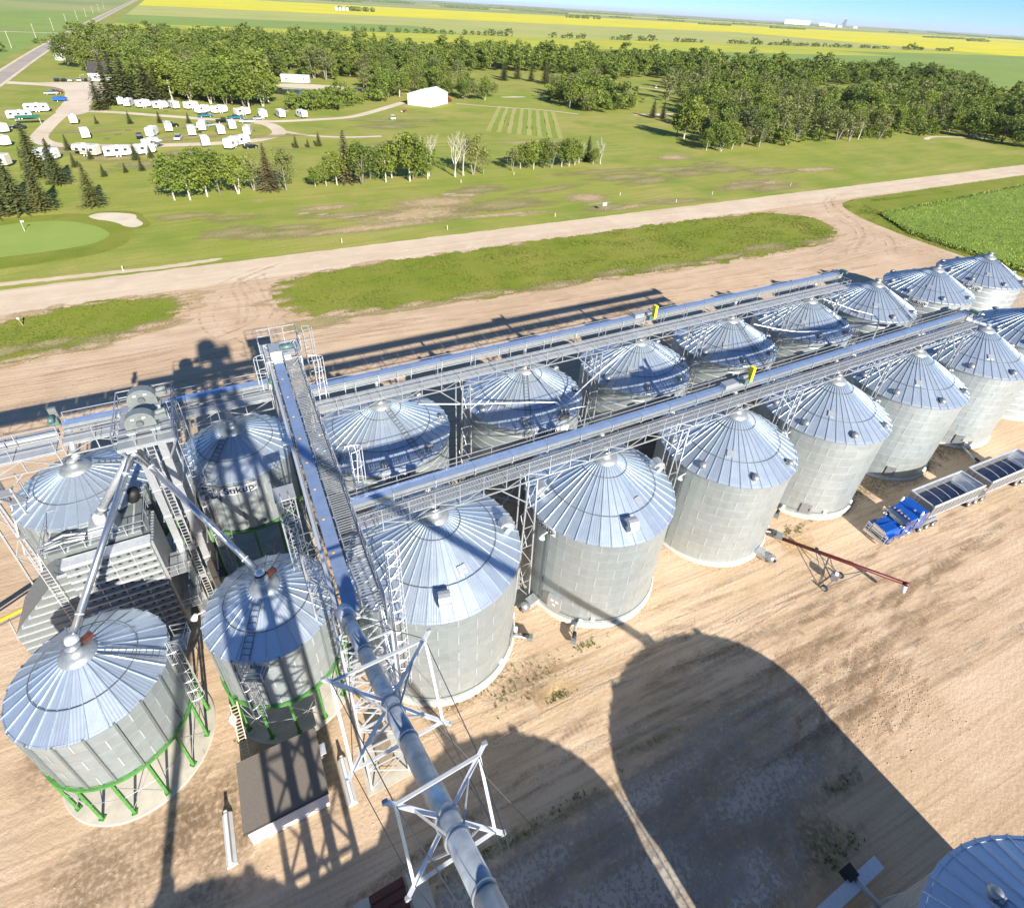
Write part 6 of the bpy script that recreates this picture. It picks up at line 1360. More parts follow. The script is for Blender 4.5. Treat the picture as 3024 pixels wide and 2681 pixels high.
# the row along the driving range
row = [(-46, 161.5, 'spruce', 13), (-41, 163, 'spruce', 12.5), (-37, 164, 'spruce', 11), (-27, 164, 'spruce', 10), (-44, 168, 'spruce', 13), (-36.5, 187, 'spruce', 11), (-42, 196, 'spruce', 14),
       (-10, 163.5, 'broad', 11.5), (-6.5, 162.5, 'broad', 12.5), (-2.5, 164.5, 'broad', 13), (0.5, 166, 'broad_dark', 12), (5, 165, 'broad', 11), (9, 167, 'grey', 10), (13, 166, 'brown_spruce', 12), (17, 165, 'grey', 11.5), (25, 166, 'broad', 6), (28, 166, 'broad', 7), (31, 166, 'broad', 10), (34.5, 168, 'brown_spruce', 14), (38, 165, 'broad_dark', 12), (42, 171, 'grey', 10),
       (45, 165, 'broad', 11), (48, 169, 'broad', 11.5), (52, 164, 'broad', 15), (54, 167, 'broad_dark', 13), (58, 165, 'broad', 10), (59.5, 168, 'dead', 16), (67, 165, 'dead', 17), (70, 166, 'dead', 15), (73.5, 166, 'grey', 13), (77, 166, 'grey', 9), (88, 167, 'grey', 8), (92, 169, 'broad', 8), (96, 167, 'broad', 10), (100, 167, 'broad_dark', 10), (103, 167, 'grey', 9), (107, 167, 'broad', 9), (110, 167, 'broad', 10), (113, 168, 'broad', 9), (116, 170, 'dead', 10), (121, 172, 'spruce', 8.5), (120, 167, 'broad', 6), (123, 167, 'dead', 11)]
SPN = {'spruce': 'dark green spruce', 'brown_spruce': 'browning spruce', 'broad': 'pale-trunked leafy tree', 'broad_dark': 'dark leafy tree', 'grey': 'thin grey-green tree', 'dead': 'bare white dead tree', 'poplar': 'tall poplar', 'poplar_dark': 'dark tall poplar', 'bush': 'rounded bush', 'willow': 'pale green willow bush', 'broad_light': 'bright green leafy tree'}
cnt_ = {}; row.sort()
for u, w, sp, h in row:
    where = 'beside the putting green' if u < -20 and w < 175 else ('between campers and putting green' if u < -20 else ('in the left group of the tree row' if u < 20 else ('in the middle of the tree row' if u < 80 else 'in the right group of the tree row')))
    cnt_[(sp, where)] = cnt_.get((sp, where), -1) + 1; tot_ = sum(1 for q in row if q[2] == sp)
    tree(sp, u, w, h, (ORD[cnt_[(sp, where)]] + ' ' if cnt_[(sp, where)] or tot_ > 1 else '') + SPN[sp] + ' from the left ' + where, 'tree row facing the gravel road', 1.1)
for u, w in ((-35, 273), (-24, 271), (-14, 271), (-4, 269), (-45, 232), (-39, 228), (-20, 210), (-16, 212), (-35, 205), (-27, 192), (-22, 195), (-18, 196), (28, 216), (32, 216), (36, 217), (-32, 214), (-50, 221), (-47, 205)):
    tree('spruce', u, w, tr_.uniform(2.8, 5.4), 'small young spruce standing among the campers', 'young spruces among the campers', 1.1)
for u, w, h in ((-36, 305, 13), (-33, 318, 19), (-30, 324, 21), (-26, 322, 20), (-22, 330, 18), (-18, 318, 19), (-14, 322, 16)): tree('spruce', u, w, h, 'tall spruce at the edge of the parking lot by the campers', 'spruces by the parking lot', 1.15)
for u, w, h in ((200, 398, 12), (215, 407, 13), (219, 393, 11), (222, 379, 13), (227, 384, 12), (210, 245, 9), (216, 244, 8), (206, 412, 11)): tree('spruce', u, w, h, 'solitary spruce standing on the golf fairway before the tree belt', 'spruces on the fairway', 1.15)
def inpoly(p, poly):
    c = False; j = len(poly) - 1
    for i in range(len(poly)):
        if (poly[i][1] > p[1]) != (poly[j][1] > p[1]) and p[0] < (poly[j][0] - poly[i][0]) * (p[1] - poly[i][1]) / (poly[j][1] - poly[i][1]) + poly[i][0]: c = not c
        j = i
    return c
def fill(poly, gap, species, h0, h1, label, group, wide=1.0, holes=()):
    xs = [p[0] for p in poly]; ys = [p[1] for p in poly]; u = min(xs)
    row_i = 0; w = min(ys)
    while w < max(ys):
        u = min(xs) + (row_i % 2) * gap / 2
        while u < max(xs):
            q = (u + tr_.uniform(-.38, .38) * gap, w + tr_.uniform(-.38, .38) * gap)
            if inpoly(q, poly) and not any(inpoly(q, h) for h in holes):
                sp = tr_.choice(species); tree(sp, q[0], q[1], tr_.uniform(h0, h1) * tr_.choice((.6, .8, .95, 1, 1.1, 1.3)), SPN[sp] + ' ' + label, group, wide)
            u += gap
        w += gap * .87; row_i += 1
fill([(-29, 338), (-8, 318), (8, 309), (20, 299), (33, 300), (34, 312), (28, 330), (12, 352), (-10, 372), (-30, 372)], 9.0, ['broad_light', 'broad', 'broad_light', 'broad'], 12, 18, 'behind the campers', 'trees behind the campers', 1.25)
fill([(36, 292), (58, 288), (70, 297), (88, 316), (80, 330), (60, 318), (40, 312)], 6.5, ['willow', 'bush', 'willow'], 6, 8.5, 'beside the pond and white metal shed', 'willows by the pond', 1.0)
fill([(92, 322), (110, 330), (126, 318), (151, 303), (162, 330), (155, 370), (120, 390), (95, 375), (80, 345)], 9.0, ['grey', 'broad_dark', 'broad', 'grey'], 9, 13, 'behind the white metal shed', 'trees behind the white shed', 1.2)
fill([(-62, 440), (-46, 430), (-26, 400), (-26, 378), (0, 372), (28, 350), (34, 395), (46, 402), (95, 398), (150, 385), (176, 440), (180, 560), (150, 600), (60, 640), (-30, 660), (-64, 640), (-70, 520)], 12.5, ['broad', 'broad_dark', 'poplar', 'broad', 'grey', 'broad_dark', 'poplar_dark'], 13, 18, 'in the broad wood behind the campers', 'broad wood behind the campers', 1.35, holes=([(34, 340), (95, 345), (95, 385), (40, 395)],))
fill([(176, 452), (250, 452), (268, 425), (282, 372), (330, 414), (352, 388), (480, 352), (500, 350), (620, 356), (640, 330), (700, 330), (690, 400), (560, 470), (380, 520), (260, 540), (180, 560)], 12.0, ['poplar', 'poplar', 'poplar_dark', 'broad'], 13, 17, 'in the long belt behind the golf course', 'poplar belt behind the golf course', 1.5)
fill([(176, 290), (179, 268), (192, 260), (210, 263), (236, 295), (238, 337), (252, 372), (203, 339)], 8.0, ['broad', 'grey', 'willow', 'broad_dark'], 7, 12, 'in the copse on the fairway', 'copse on the fairway', 1.25)
fill([(186, 173), (350, 173), (350, 182), (186, 184)], 7.5, ['bush', 'willow', 'bush'], 4, 6.5, 'along the leafy front edge of the right-hand wood', 'bushes along the right-hand wood', 1.0)
fill([(184, 174), (215, 176), (300, 174), (345, 176), (430, 215), (560, 250), (620, 300), (505, 303), (372, 258), (365, 265), (430, 320), (480, 346), (345, 384), (320, 372), (300, 330), (262, 300), (240, 250), (205, 225), (186, 200)], 11.5, ['broad', 'broad_dark', 'grey', 'poplar', 'broad', 'grey'], 10, 15, 'in the wood right of the fairway', 'wood right of the fairway', 1.3)
fill([(346, 176), (350, 142), (372, 116), (430, 128), (500, 190), (580, 250), (430, 215)], 11.5, ['broad_dark', 'broad', 'poplar'], 11, 15, 'at the right edge behind the golf path', 'wood at the right edge', 1.3)
for u, w, sp, h in ((181, 175, 'broad', 9), (186, 172, 'broad', 10), (194, 174, 'broad', 10), (210, 174, 'grey', 12), (228, 177, 'grey', 9), (270, 174, 'grey', 14), (278, 175, 'dead', 11), (291, 173, 'grey', 13), (353, 165, 'broad_dark', 14), (355, 158, 'broad_dark', 13), (355, 150, 'broad_dark', 13), (352, 142, 'broad_dark', 13), (356, 134, 'broad_dark', 13), (362, 128, 'poplar_dark', 12), (366, 120, 'broad_dark', 11)):
    tree(sp, u, w, h, SPN[sp] + ' on the near edge of the wood right of the fairway', 'near edge of the right-hand wood', 1.25)
for u, w, h in ((-114, 560, 7), (-120, 548, 9), (-125, 560, 9), (-128, 540, 10), (-104, 640, 4), (-99, 645, 4), (-132, 530, 9)): tree('bush', u, w, h, 'rounded bush left of the highway', 'bushes left of the highway', 1.2)
for u, w in ((-72, 560), (-66, 520), (-74, 600), (-70, 640)): tree('broad_dark', u, w, tr_.uniform(7, 11), 'dark leafy tree between the highway and the wood', 'trees along the highway', 1.2)
# hedge bushes on the field line far behind
hb = random.Random(4)
for a, b in ((225, 290), (305, 345), (352, 400), (418, 500), (590, 660), (714, 760), (780, 815), (870, 940), (1020, 1120), (1130, 1250), (1270, 1330), (1350, 1420), (1450, 1560), (1620, 1700), (1760, 1830)):
    u = a
    while u < b:
        tree('bush', u, 985 + hb.uniform(-4, 4), hb.uniform(6, 10) * (1.7 if hb.random() < .12 else 1), 'dark bush on the field line between two yellow fields', 'bushes on the far field line', 1.35); u += hb.uniform(11, 17)
TREES.sort(key=lambda q: (q[1] ** 2 + q[2] ** 2) / (q[3] ** 1.2))
ti = random.Random(77)
NIND = 300; woods = {}
for i, (sp, u, w, h, lb, gp, wide) in enumerate(TREES):
    cr, tk = ti.choice(PROTO[sp]); rz = ti.uniform(0, 6.283)
    if i < NIND or sp == 'dead':
        nm = {'spruce': 'spruce_tree', 'brown_spruce': 'spruce_tree', 'bush': 'bush', 'willow': 'willow_bush', 'dead': 'dead_tree', 'poplar': 'poplar_tree', 'poplar_dark': 'poplar_tree'}.get(sp, 'broadleaf_tree')
        t = thing(nm, lb, 'bush' if sp in ('bush', 'willow') else 'tree', (u, w, 0), rz, gp)
        t.scale = (h * wide, h * wide, h)
        add('trunk', tk, t)
        if cr: add('crown', cr, t)
    else:
        if sp not in PLOD: PLOD[sp] = [crown_mesh('crown', KIND[sp][0], KIND[sp][1], 700 + q + len(PLOD) * 7, 1) for q in range(3)] if sp not in ('spruce', 'brown_spruce') else [q[0] for q in PROTO[sp]]
        woods.setdefault(sp, []).append((u, w, h, rz, wide, ti.choice(PLOD[sp]), tk))
# remaining trees of the deep woods: one mass
import numpy as np
def merged(name, items, which, mat, label):
    vs, fs, base = [], [], 0; loops = []
    for (u, w, h, rz, wide, cr, tk) in items:
        me = cr if which == 'c' else tk
        if me is None: continue
        co = np.empty(len(me.vertices) * 3, np.float32); me.vertices.foreach_get('co', co); co = co.reshape(-1, 3)
        ca, sa = math.cos(rz), math.sin(rz); x = co[:, 0] * h * wide; y = co[:, 1] * h * wide
        vs.append(np.stack([u + x * ca - y * sa, w + x * sa + y * ca, co[:, 2] * h], 1))
        li = np.empty(len(me.loops), np.int32); me.loops.foreach_get('vertex_index', li); fs.append(li + base); base += len(co)
    V = np.concatenate(vs); Lp = np.concatenate(fs); nf = len(Lp) // 4
    me = bpy.data.meshes.new(name); me.vertices.add(len(V)); me.vertices.foreach_set('co', V.ravel()); me.loops.add(len(Lp)); me.loops.foreach_set('vertex_index', Lp)
    me.polygons.add(nf); me.polygons.foreach_set('loop_start', np.arange(0, nf * 4, 4, dtype=np.int32)); me.polygons.foreach_set('loop_total', np.full(nf, 4, np.int32)); me.update(calc_edges=True); me.validate()
    me.materials.append(MATS[mat]); o = add(name, me); setp(o, label, 'woods', kind='stuff')
for sp, items in woods.items():
    mat = {'broad': 'leaf', 'broad_dark': 'leaf_dark', 'broad_light': 'leaf_light', 'poplar': 'leaf', 'poplar_dark': 'leaf_dark', 'bush': 'leaf_dark', 'willow': 'leaf_light', 'grey': 'leaf_grey', 'spruce': 'needle', 'brown_spruce': 'needle_brown'}[sp]
    merged('woodland', items, 'c', mat, 'deep wood of %ss seen as one mass behind the golf course' % SPN[sp] if sp != 'bush' else 'far bushes along the field line seen as one mass')
# far shelter belts towards the horizon (masses)
def far_belts():
    r = random.Random(12); m = MB()
    for k in range(95):
        d = 4300 * (1.9 ** r.uniform(0, 2.6)); a = r.uniform(R_(-6), R_(72)); u, w = d * math.sin(a), d * math.cos(a); L = r.uniform(60, 420) * d / 5000 + 40
        n = int(L / 18) + 3
        for i in range(n):
            cx = u + L * (i / n - .5) + r.uniform(-6, 6); cy = w + r.uniform(-10, 10); h = r.uniform(7, 13); wd = r.uniform(9, 16)
            k0 = len(m.v); q = 6
            for z, f in ((0, .8), (h * .5, 1.0), (h * .85, .6)):
                for j in range(q): t = 6.283 * j / q; m.v.append((cx + wd * f * math.cos(t) * r.uniform(.8, 1.2), cy + wd * f * math.sin(t), z + r.uniform(-.8, .8)))
            m.v.append((cx, cy, h))
            for lv in range(2):
                for j in range(q): m.f.append((k0 + lv * q + j, k0 + lv * q + (j + 1) % q, k0 + (lv + 1) * q + (j + 1) % q, k0 + (lv + 1) * q + j)); m.m.append(0)
            for j in range(q): m.f.append((k0 + 2 * q + j, k0 + 2 * q + (j + 1) % q, k0 + 3 * q)); m.m.append(0)
    o = m.build('shelterbelts', 'leaf_dark'); setp(o, 'distant dark shelterbelts scattered toward the horizon', 'woods', kind='stuff')
far_belts()
def belt_clump(name, label, u, w, L, n, h):
    r = random.Random(int(u)); m = MB()
    for i in range(n):
        cx = u + L * (r.random() - .5); cy = w + r.uniform(-12, 12)
        for j in range(70):
            o = Vector((r.gauss(0, 1), r.gauss(0, 1), r.gauss(0, 1))).normalized(); c = Vector((cx, cy, h * .5)) + Vector((o.x * 7, o.y * 7, o.z * h * .5)); s = 2.2
            a = o.orthogonal().normalized() * s; b = o.cross(a).normalized() * s; m.quad([c - a, c - b, c + a, c + b])
    o = m.build(name, 'leaf_dark'); setp(o, label, 'woods', kind='stuff')
belt_clump('farmyard_trees', 'dark farmyard grove beyond the yellow field, upper left', 560, 2250, 120, 16, 13)
belt_clump('farmyard_trees', 'dark farmyard grove on the far edge of the yellow field, centre', 2050, 3100, 260, 22, 15)
# ------------------------------------------------------------------ camp ground, club house, far buildings
RVN = [0]
def rv(label, u, w, rz, L=7.5, style=0, grp='campers in the camp ground'):
    RVN[0] += 1; bm_ = ['white_paint', 'white_dirty', 'white_paint', 'rv_cream', 'white_dirty'][RVN[0] % 5]; sm_ = ['car_silver', 'car_blue', 'rv_tan', 'car_black', 'car_red'][RVN[0] % 5]
    t = thing('camper_trailer', label, 'camper', (u, w, 0), rz, grp)
    k = ('rv', round(L, 1), style, bm_)
    if k not in MC:
        m = MB(); H = 3.15 if style != 2 else 3.5; x0, x1 = -L / 2, L / 2
        if style == 2: prof = [(x0, .75), (x1 - 2.2, .75), (x1 - 2.2, 1.7), (x1, 1.75), (x1 + .05, 2.6), (x1 - .5, H), (x0 + .2, H), (x0, H - .3)]
        else: prof = [(x0, .65), (x1 - .5, .65), (x1, 1.1), (x1, 2.2), (x1 - .45, H), (x0 + .3, H), (x0, H - .35)]
        m.prism(prof, -1.24, 1.24)
        st = MB()
        for s in (-1, 1): st.quad([(x0 + .2, s * 1.252, 1.15), (x1 - .7, s * 1.252, 1.3), (x1 - .7, s * 1.252, 1.5), (x0 + .2, s * 1.252, 1.3)])
        MC[k] = (m.mesh('body', bm_), st.mesh('stripe', sm_), H)
    b, st, H = MC[k]; body = add('body', b, t); add('stripe', st, body)
    n = 3 if L > 7 else 2
    for s in (-1, 1):
        for i in range(n):
            x = -L / 2 + L * (i + .6) / (n + .3); wk = MC.setdefault('rvwin%d' % s, MB().box((0, s * 1.26, 2.15), (1.0, .04, .72)).mesh('window', 'glass')); add('window', wk, t, (x, 0, 0))
        wheel(t, -.5, s * 1.1, .36, .36, .22, 'white_dirty'); wheel(t, .4, s * 1.1, .36, .36, .22, 'white_dirty')
    add('door', MC.setdefault('rvdoor', MB().box((0, -1.265, 1.65), (.7, .04, 1.75)).mesh('door', 'white_dirty')), t, (L * .18, 0, 0))
    add('front_window', MC.setdefault('rvfw', MB().box((0, 0, 1.95), (.06, 1.7, .8)).mesh('window', 'glass')), t, (L / 2 - .02 if style != 2 else L / 2 + .02, 0, .1))
    add('roof_unit', MC.setdefault('rvac', MB().box((0, 0, .14), (.9, .7, .3), 0, 0, .85).mesh('roof_unit', 'white_dirty')), t, (.3, 0, H))
    add('roof_vent', MC.setdefault('rvv', MB().box((0, 0, .06), (.4, .4, .14)).mesh('roof_vent', 'alu_dark')), t, (-L * .28, .2, H))
    if style != 2: add('tow_hitch', MC.setdefault('rvt', MB().beam((0, -.5, .55), (1.1, 0, .5), .1, .12).beam((0, .5, .55), (1.1, 0, .5), .1, .12).mesh('tow_hitch', 'black')), t, (L / 2 - .1, 0, 0))
    if style == 1: add('slide_out', MC.setdefault('rvs', MB().box((0, 1.5, 1.9), (2.6, .6, 1.6)).mesh('slide_out', 'white_paint')), t, (-.6, 0, 0))
    if style == 3: add('awning', MC.setdefault('rva', MB().quad([(-1.6, -1.26, 2.8), (1.6, -1.26, 2.8), (1.6, -3.4, 2.35), (-1.6, -3.4, 2.35)]).mesh('awning', 'white_dirty')), t, (0, 0, 0))
    return t
rvl = [(-60, 287, 0, 9, 1), (-57, 303, 2, 9.5, 0), (-42, 275, 95, 5.5, 0), (-36, 247, 100, 6.5, 0), (-29.5, 318, 100, 7.5, 0), (-26, 313, 75, 6.5, 0), (-20.5, 309, 25, 6.5, 1), (-14, 305, 12, 7, 1), (-8.6, 304.5, 110, 7, 0), (-2, 302, 35, 6.5, 0), (2, 291, 40, 7, 0), (8.5, 290, 30, 7.5, 0), (17, 283, 25, 7.5, 0), (24.5, 277, 95, 7.5, 1), (31.5, 276, 100, 6.5, 3), (40, 274, 110, 6, 0),
       (-16, 246, 75, 7, 0), (-11, 254, 95, 7.5, 0), (-3.5, 245, 92, 7, 3), (0.5, 254, 85, 8.5, 1), (6, 245, 95, 6.5, 0), (10.5, 254, 95, 6.5, 0), (15, 242, 80, 7.5, 0), (0, 226, 95, 6.5, 0), (8, 220, 60, 7.5, 2), (11.5, 225, 45, 6.5, 0), (-43, 217, 160, 7.5, 0), (-33, 219, 150, 8.5, 2), (-24.8, 216, 8, 8.5, 0), (-17.4, 217.5, 25, 6, 1), (-16, 226, 60, 6.5, 3), (-58, 240, 130, 8, 0), (-54, 211, 160, 8.5, 2), (-62, 262, 130, 7.5, 0)]
near_ = ['beside the green awning at the left edge', 'behind the one beside the green awning', 'small and alone by the bend of the camp drive', 'alone on the grass inside the camp loop', 'first from the parking lot under the spruces', 'second from the parking lot under the spruces', 'third in the row under the trees', 'fourth in the row under the trees', 'fifth in the row, turned end-on', 'sixth in the row, against the wood', 'seventh in the row behind parked pickups', 'eighth in the row behind parked pickups', 'ninth in the row beside a white birch', 'tenth in the row with a slide-out', 'dark-fronted one near the right end of the row', 'last at the right end of the row',
         'left inside the loop beside a dark van', 'second inside the loop, end-on', 'inside the loop with an open awning', 'longest inside the loop, with slide-out', 'middle of the loop, end-on', 'small one beside the drive inside the loop', 'rightmost inside the loop', 'alone just outside the loop behind the tree row', 'two-level one at the right bend outside the loop', 'beside the two-level one at the right bend', 'behind the big spruces outside the loop', 'two-level one outside the loop on the left', 'long one outside the loop seen side-on', 'joined to the long side-on one', 'with an awning at the loop edge behind young spruces', 'at the left edge between spruces', 'lowest at the left edge', 'at the left edge beside a dark car']
for (u, w, a, L, s), lb in zip(rvl, near_): rv('white camper ' + lb, u, w, R_(a), L * .86, s)
for i, (u, w) in enumerate(((-27, 250), (-24, 257), (-30, 243), (-6, 258), (18, 247), (-38, 262), (-12, 297), (30, 283))):
    t = thing('picnic_table', ['picnic table left inside the camp loop', 'picnic table behind the dark van in the loop', 'picnic table near the lone camper', 'picnic table between two loop campers', 'picnic table at the right of the loop', 'picnic table by the camp drive bend', 'picnic table before the camper row', 'picnic table near the right end of the row'][i], 'picnic table', (u, w, 0), .5 * i, 'picnic tables in the camp ground')
    MB().box((0, 0, .74), (1.8, .75, .06)).build('table_top', 'wood', t)
    for s_ in (-1, 1): MB().box((0, s_ * .68, .44), (1.8, .28, .05)).build('bench_seat', 'wood', t); MB().beam((s_ * .6, -.7, .02), (s_ * .6, .3, .72), .08, .08).beam((s_ * .6, .7, .02), (s_ * .6, -.3, .72), .08, .08).build('leg_frame', 'wood', t)
def car(label, u, w, rz, col, kind='suv'):
    t = thing({'suv': 'parked_car', 'pickup': 'pickup_truck', 'sedan': 'parked_car'}[kind], label, 'car' if kind != 'pickup' else 'pickup', (u, w, 0), rz, 'vehicles parked around the camp ground')
    k = ('car', kind, col)
    if k not in MC:
        b = MB(); g = MB()
        if kind == 'pickup': low = [(-2.8, .5), (2.8, .5), (2.85, .95), (2.6, 1.12), (1.3, 1.2), (-2.8, 1.2)]; top = [(1.35, 1.2), (.75, 1.78), (-.75, 1.8), (-.85, 1.2)]
        elif kind == 'sedan': low = [(-2.3, .4), (2.3, .4), (2.35, .75), (2.1, .9), (1.0, .98), (-2.3, 1.0)]; top = [(1.05, .98), (.35, 1.42), (-1.0, 1.42), (-1.8, 1.0)]
        else: low = [(-2.35, .5), (2.35, .5), (2.4, .9), (2.2, 1.08), (1.1, 1.15), (-2.35, 1.15)]; top = [(1.15, 1.15), (.5, 1.74), (-2.1, 1.76), (-2.33, 1.15)]
        b.prism(low, -.94, .94); g.prism(top, -.80, .80)
        rf = MB(); xs = [p[0] for p in top]; rf.box(((top[1][0] + top[2][0]) / 2, 0, top[1][1] + .02), (top[1][0] - top[2][0], 1.56, .05))
        bed = MB().box((-1.85, 0, 1.205), (1.8, 1.6, .02)) if kind == 'pickup' else None
        hl = MB().box((2.37, -.68, .8), (.06, .3, .16)); hr = MB().box((2.37, .68, .8), (.06, .3, .16))
        MC[k] = (b.mesh('body', col), g.mesh('cabin_glass', 'glass'), rf.mesh('roof', col), bed.mesh('cargo_bed', 'black') if bed else None, hl.mesh('headlight', 'white_paint'), hr.mesh('headlight', 'white_paint'))
    b, g, rf, bed, hl, hr = MC[k]; add('body', b, t); add('cabin_glass', g, t); add('roof', rf, t); add('headlight', hl, t, (.45 if kind == 'pickup' else 0, 0, 0)); add('headlight', hr, t, (.45 if kind == 'pickup' else 0, 0, 0))
    if bed: add('cargo_bed', bed, t)
    for x in (-1.45, 1.45):
        for s in (-1, 1): wheel(t, x * (1.2 if kind == 'pickup' else 1), s * .86, .36, .36, .22, 'car_silver')
for (u, w, a, c, k, lb) in [(-62, 399, 85, 'car_black', 'suv', 'black car parked first from the left by the club house'), (-59, 399, 85, 'car_black', 'sedan', 'black low car second by the club house'), (-56, 399, 85, 'car_white', 'sedan', 'white car third by the club house'), (-52, 399, 85, 'car_white', 'suv', 'white car fourth by the club house'), (-49, 399, 85, 'car_black', 'sedan', 'black car nearest the club house'),
        (-58.5, 351, 5, 'car_silver', 'pickup', 'silver pickup on the left of the parking lot'), (-57, 355, 5, 'car_red', 'suv', 'dark red car behind the silver pickup'), (-58, 268, 170, 'car_black', 'sedan', 'black car by the campers at the left edge'), (-20, 243, 95, 'car_black', 'suv', 'dark van beside a camper inside the loop'), (-10, 262, 10, 'car_black', 'suv', 'black car behind the campers inside the loop'), (-8, 238, 80, 'car_white', 'pickup', 'white pickup parked inside the loop'),
        (2.5, 281, 8, 'car_teal', 'pickup', 'teal pickup in front of the camper row'), (3.5, 261, 20, 'car_silver', 'sedan', 'silver car behind the longest camper in the loop'), (8.5, 268, 5, 'car_black', 'pickup', 'black pickup on the camp drive'), (13.5, 275, 10, 'car_teal', 'pickup', 'bright teal pickup before the camper row'), (17, 265.5, 175, 'car_white', 'pickup', 'white pickup on the camp drive'), (22, 272, 5, 'car_silver', 'sedan', 'pale car right of the teal pickup'), (13.5, 219, 20, 'car_black', 'sedan', 'dark car at the right bend of the loop'), (-92, 757, 92, 'car_black', 'sedan', 'dark car driving on the highway')]:
    car(lb, u, w, R_(a), c, k)
def gable(name, label, cat, u, w, rz, L, W, he, hr, wall, roof, over=.4, doors=(), windows=()):
    t = thing(name, label, cat, (u, w, 0), rz)
    m = MB(); m.prism([(-W / 2, 0.02), (W / 2, 0.02), (W / 2, he), (0, hr), (-W / 2, he)], -L / 2, L / 2); m.v = [(y, x, z) for x, y, z in m.v]; m.build('wall', wall, t)
    s = (hr - he) / (W / 2)
    for sg in (-1, 1):
        r = MB(); y1 = sg * (W / 2 + over); z1 = he - s * over; r.quad([(-L / 2 - over, 0, hr + .08), (L / 2 + over, 0, hr + .08), (L / 2 + over, y1, z1 + .08), (-L / 2 - over, y1, z1 + .08)]); r.quad([(-L / 2 - over, y1, z1 + .08), (L / 2 + over, y1, z1 + .08), (L / 2 + over, y1, z1 - .12), (-L / 2 - over, y1, z1 - .12)]); r.build('roof', roof, t)
    for (x, y, wd, h, ang) in doors: MB().box((x, y, h / 2), (wd if ang == 0 else .08, .08 if ang == 0 else wd, h)).build('door', 'white_dirty', t)
    for (x, y, wd, h, z, ang) in windows: f = MB().box((x, y, z), (wd if ang == 0 else .1, .1 if ang == 0 else wd, h)).build('window', 'white_dirty', t); MB().box((x, y, z), (wd * .86 if ang == 0 else .12, .12 if ang == 0 else wd * .86, h * .84)).build('pane', 'glass', f)
    return t
gable('metal_shed', 'large white metal shed beside the pond at the end of the camp drive', 'shed', 108.3, 303.5, R_(41), 18.4, 13.5, 5.2, 7.4, 'white_paint', 'white_paint', .25, doors=[(-9.24, 0, 4, 4, 1), (-4, -6.8, 1, 2.1, 0)])
gable('club_house', 'white club house with dark roof beside the parking lot', 'building', -38.5, 411, R_(-8), 16, 22, 4.2, 8.2, 'white_paint', 'dark_roof', .6, doors=[(2, -11.05, 1.2, 2.2, 0)], windows=[(-5, -11.05, 1.8, 1.2, 1.9, 0), (5.5, -11.05, 1.8, 1.2, 1.9, 0), (-1.2, -11.05, 1.8, 1.2, 1.9, 0)])
gable('pool_house', 'long white low building behind the sandy beach', 'building', 57, 394, R_(-20), 16, 5, 3.4, 4.0, 'white_paint', 'white_dirty', .3, doors=[(1, -2.55, 1, 2.1, 0)], windows=[(-5, -2.55, 1.2, .9, 2, 0), (5, -2.55, 1.2, .9, 2, 0)])
gable('road_side_shed', 'small white shed by the highway', 'shed', -79, 590, R_(10), 8, 5, 3, 4.2, 'white_paint', 'white_dirty', .3, doors=[(0, -2.55, 2, 2.2, 0)])
gable('road_side_shed', 'smaller white hut nearer the parking lot by the highway', 'shed', -73, 510, R_(30), 5, 4, 2.6, 3.6, 'white_paint', 'white_dirty', .3, doors=[(0, -2.05, 1, 2, 0)])
t = thing('canopy_shelter', 'green roofed canopy beside the campers at the left edge', 'canopy', (-56, 277, 0), R_(5)); MB().prism([(-2.2, 2.3), (0, 3.0), (2.2, 2.3), (0, 2.85)], -3.6, 3.6).build('canopy', 'green_tarp', t).rotation_euler = (0, 0, R_(90))
for x in (-3.5, 3.5):
    for y in (-2, 2): MB().beam((x, y, .02), (x, y, 2.35), .1, .1).build('post', 'white_dirty', t)
t = thing('covered_boat', 'boat under a bright blue tarpaulin at the edge of the parking lot', 'boat', (-53, 331, 0), R_(-10)); MB().prism([(-2.6, .5), (2.2, .5), (3.0, 1.3), (2.0, 1.5), (0, 1.75), (-2.4, 1.45)], -1.05, 1.05).build('tarpaulin', 'blue_tarp', t); MB().box((0, 0, .4), (4.5, 1.4, .2)).build('trailer_frame', 'black', t); wheel(t, -.6, 1.0, .32, .32, .2); wheel(t, -.6, -1.0, .32, .32, .2)
def cart(label, u, w, rz):
    t = thing('golf_cart', label, 'golf cart', (u, w, 0), rz, 'golf carts'); MB().prism([(-1.1, .3), (1.1, .3), (1.2, .8), (.5, .85), (.4, .5), (-.1, .5), (-.2, .85), (-1.1, .9)], -.6, .6).build('body', 'white_dirty', t); MB().box((-.1, 0, 1.85), (1.8, 1.2, .08)).build('roof', 'white_paint', t)
    for x in (-.8, .7):
        for s in (-1, 1): MB().beam((x, s * .55, .7), (x * .9, s * .55, 1.85), .05, .05).build('post', 'black', t); wheel(t, x, s * .55, .24, .24, .18, 'white_dirty')
cart('white golf cart on the fairway left of the cart path', 278, 345, .4); cart('golf cart standing at the top of the cart path', 300, 352, 1.2); cart('white golf cart at the end of the path before the right-hand wood', 357, 163, .2); cart('white golf cart parked alone on dry grass left of the white shed', 77, 263, .3)
t = thing('red_tractor', 'red tractor parked beside the white metal shed', 'tractor', (122, 309, 0), R_(20)); MB().box((.5, 0, 1.1), (1.9, .9, .8)).build('hood', 'car_red', t); MB().box((-.7, 0, 1.7), (1.3, 1.3, 1.5)).build('cab', 'car_red', t)
for s in (-1, 1): wheel(t, -.8, s * .95, .75, .75, .45, 'car_red'); wheel(t, 1.1, s * .75, .45, .45, .3, 'car_red')
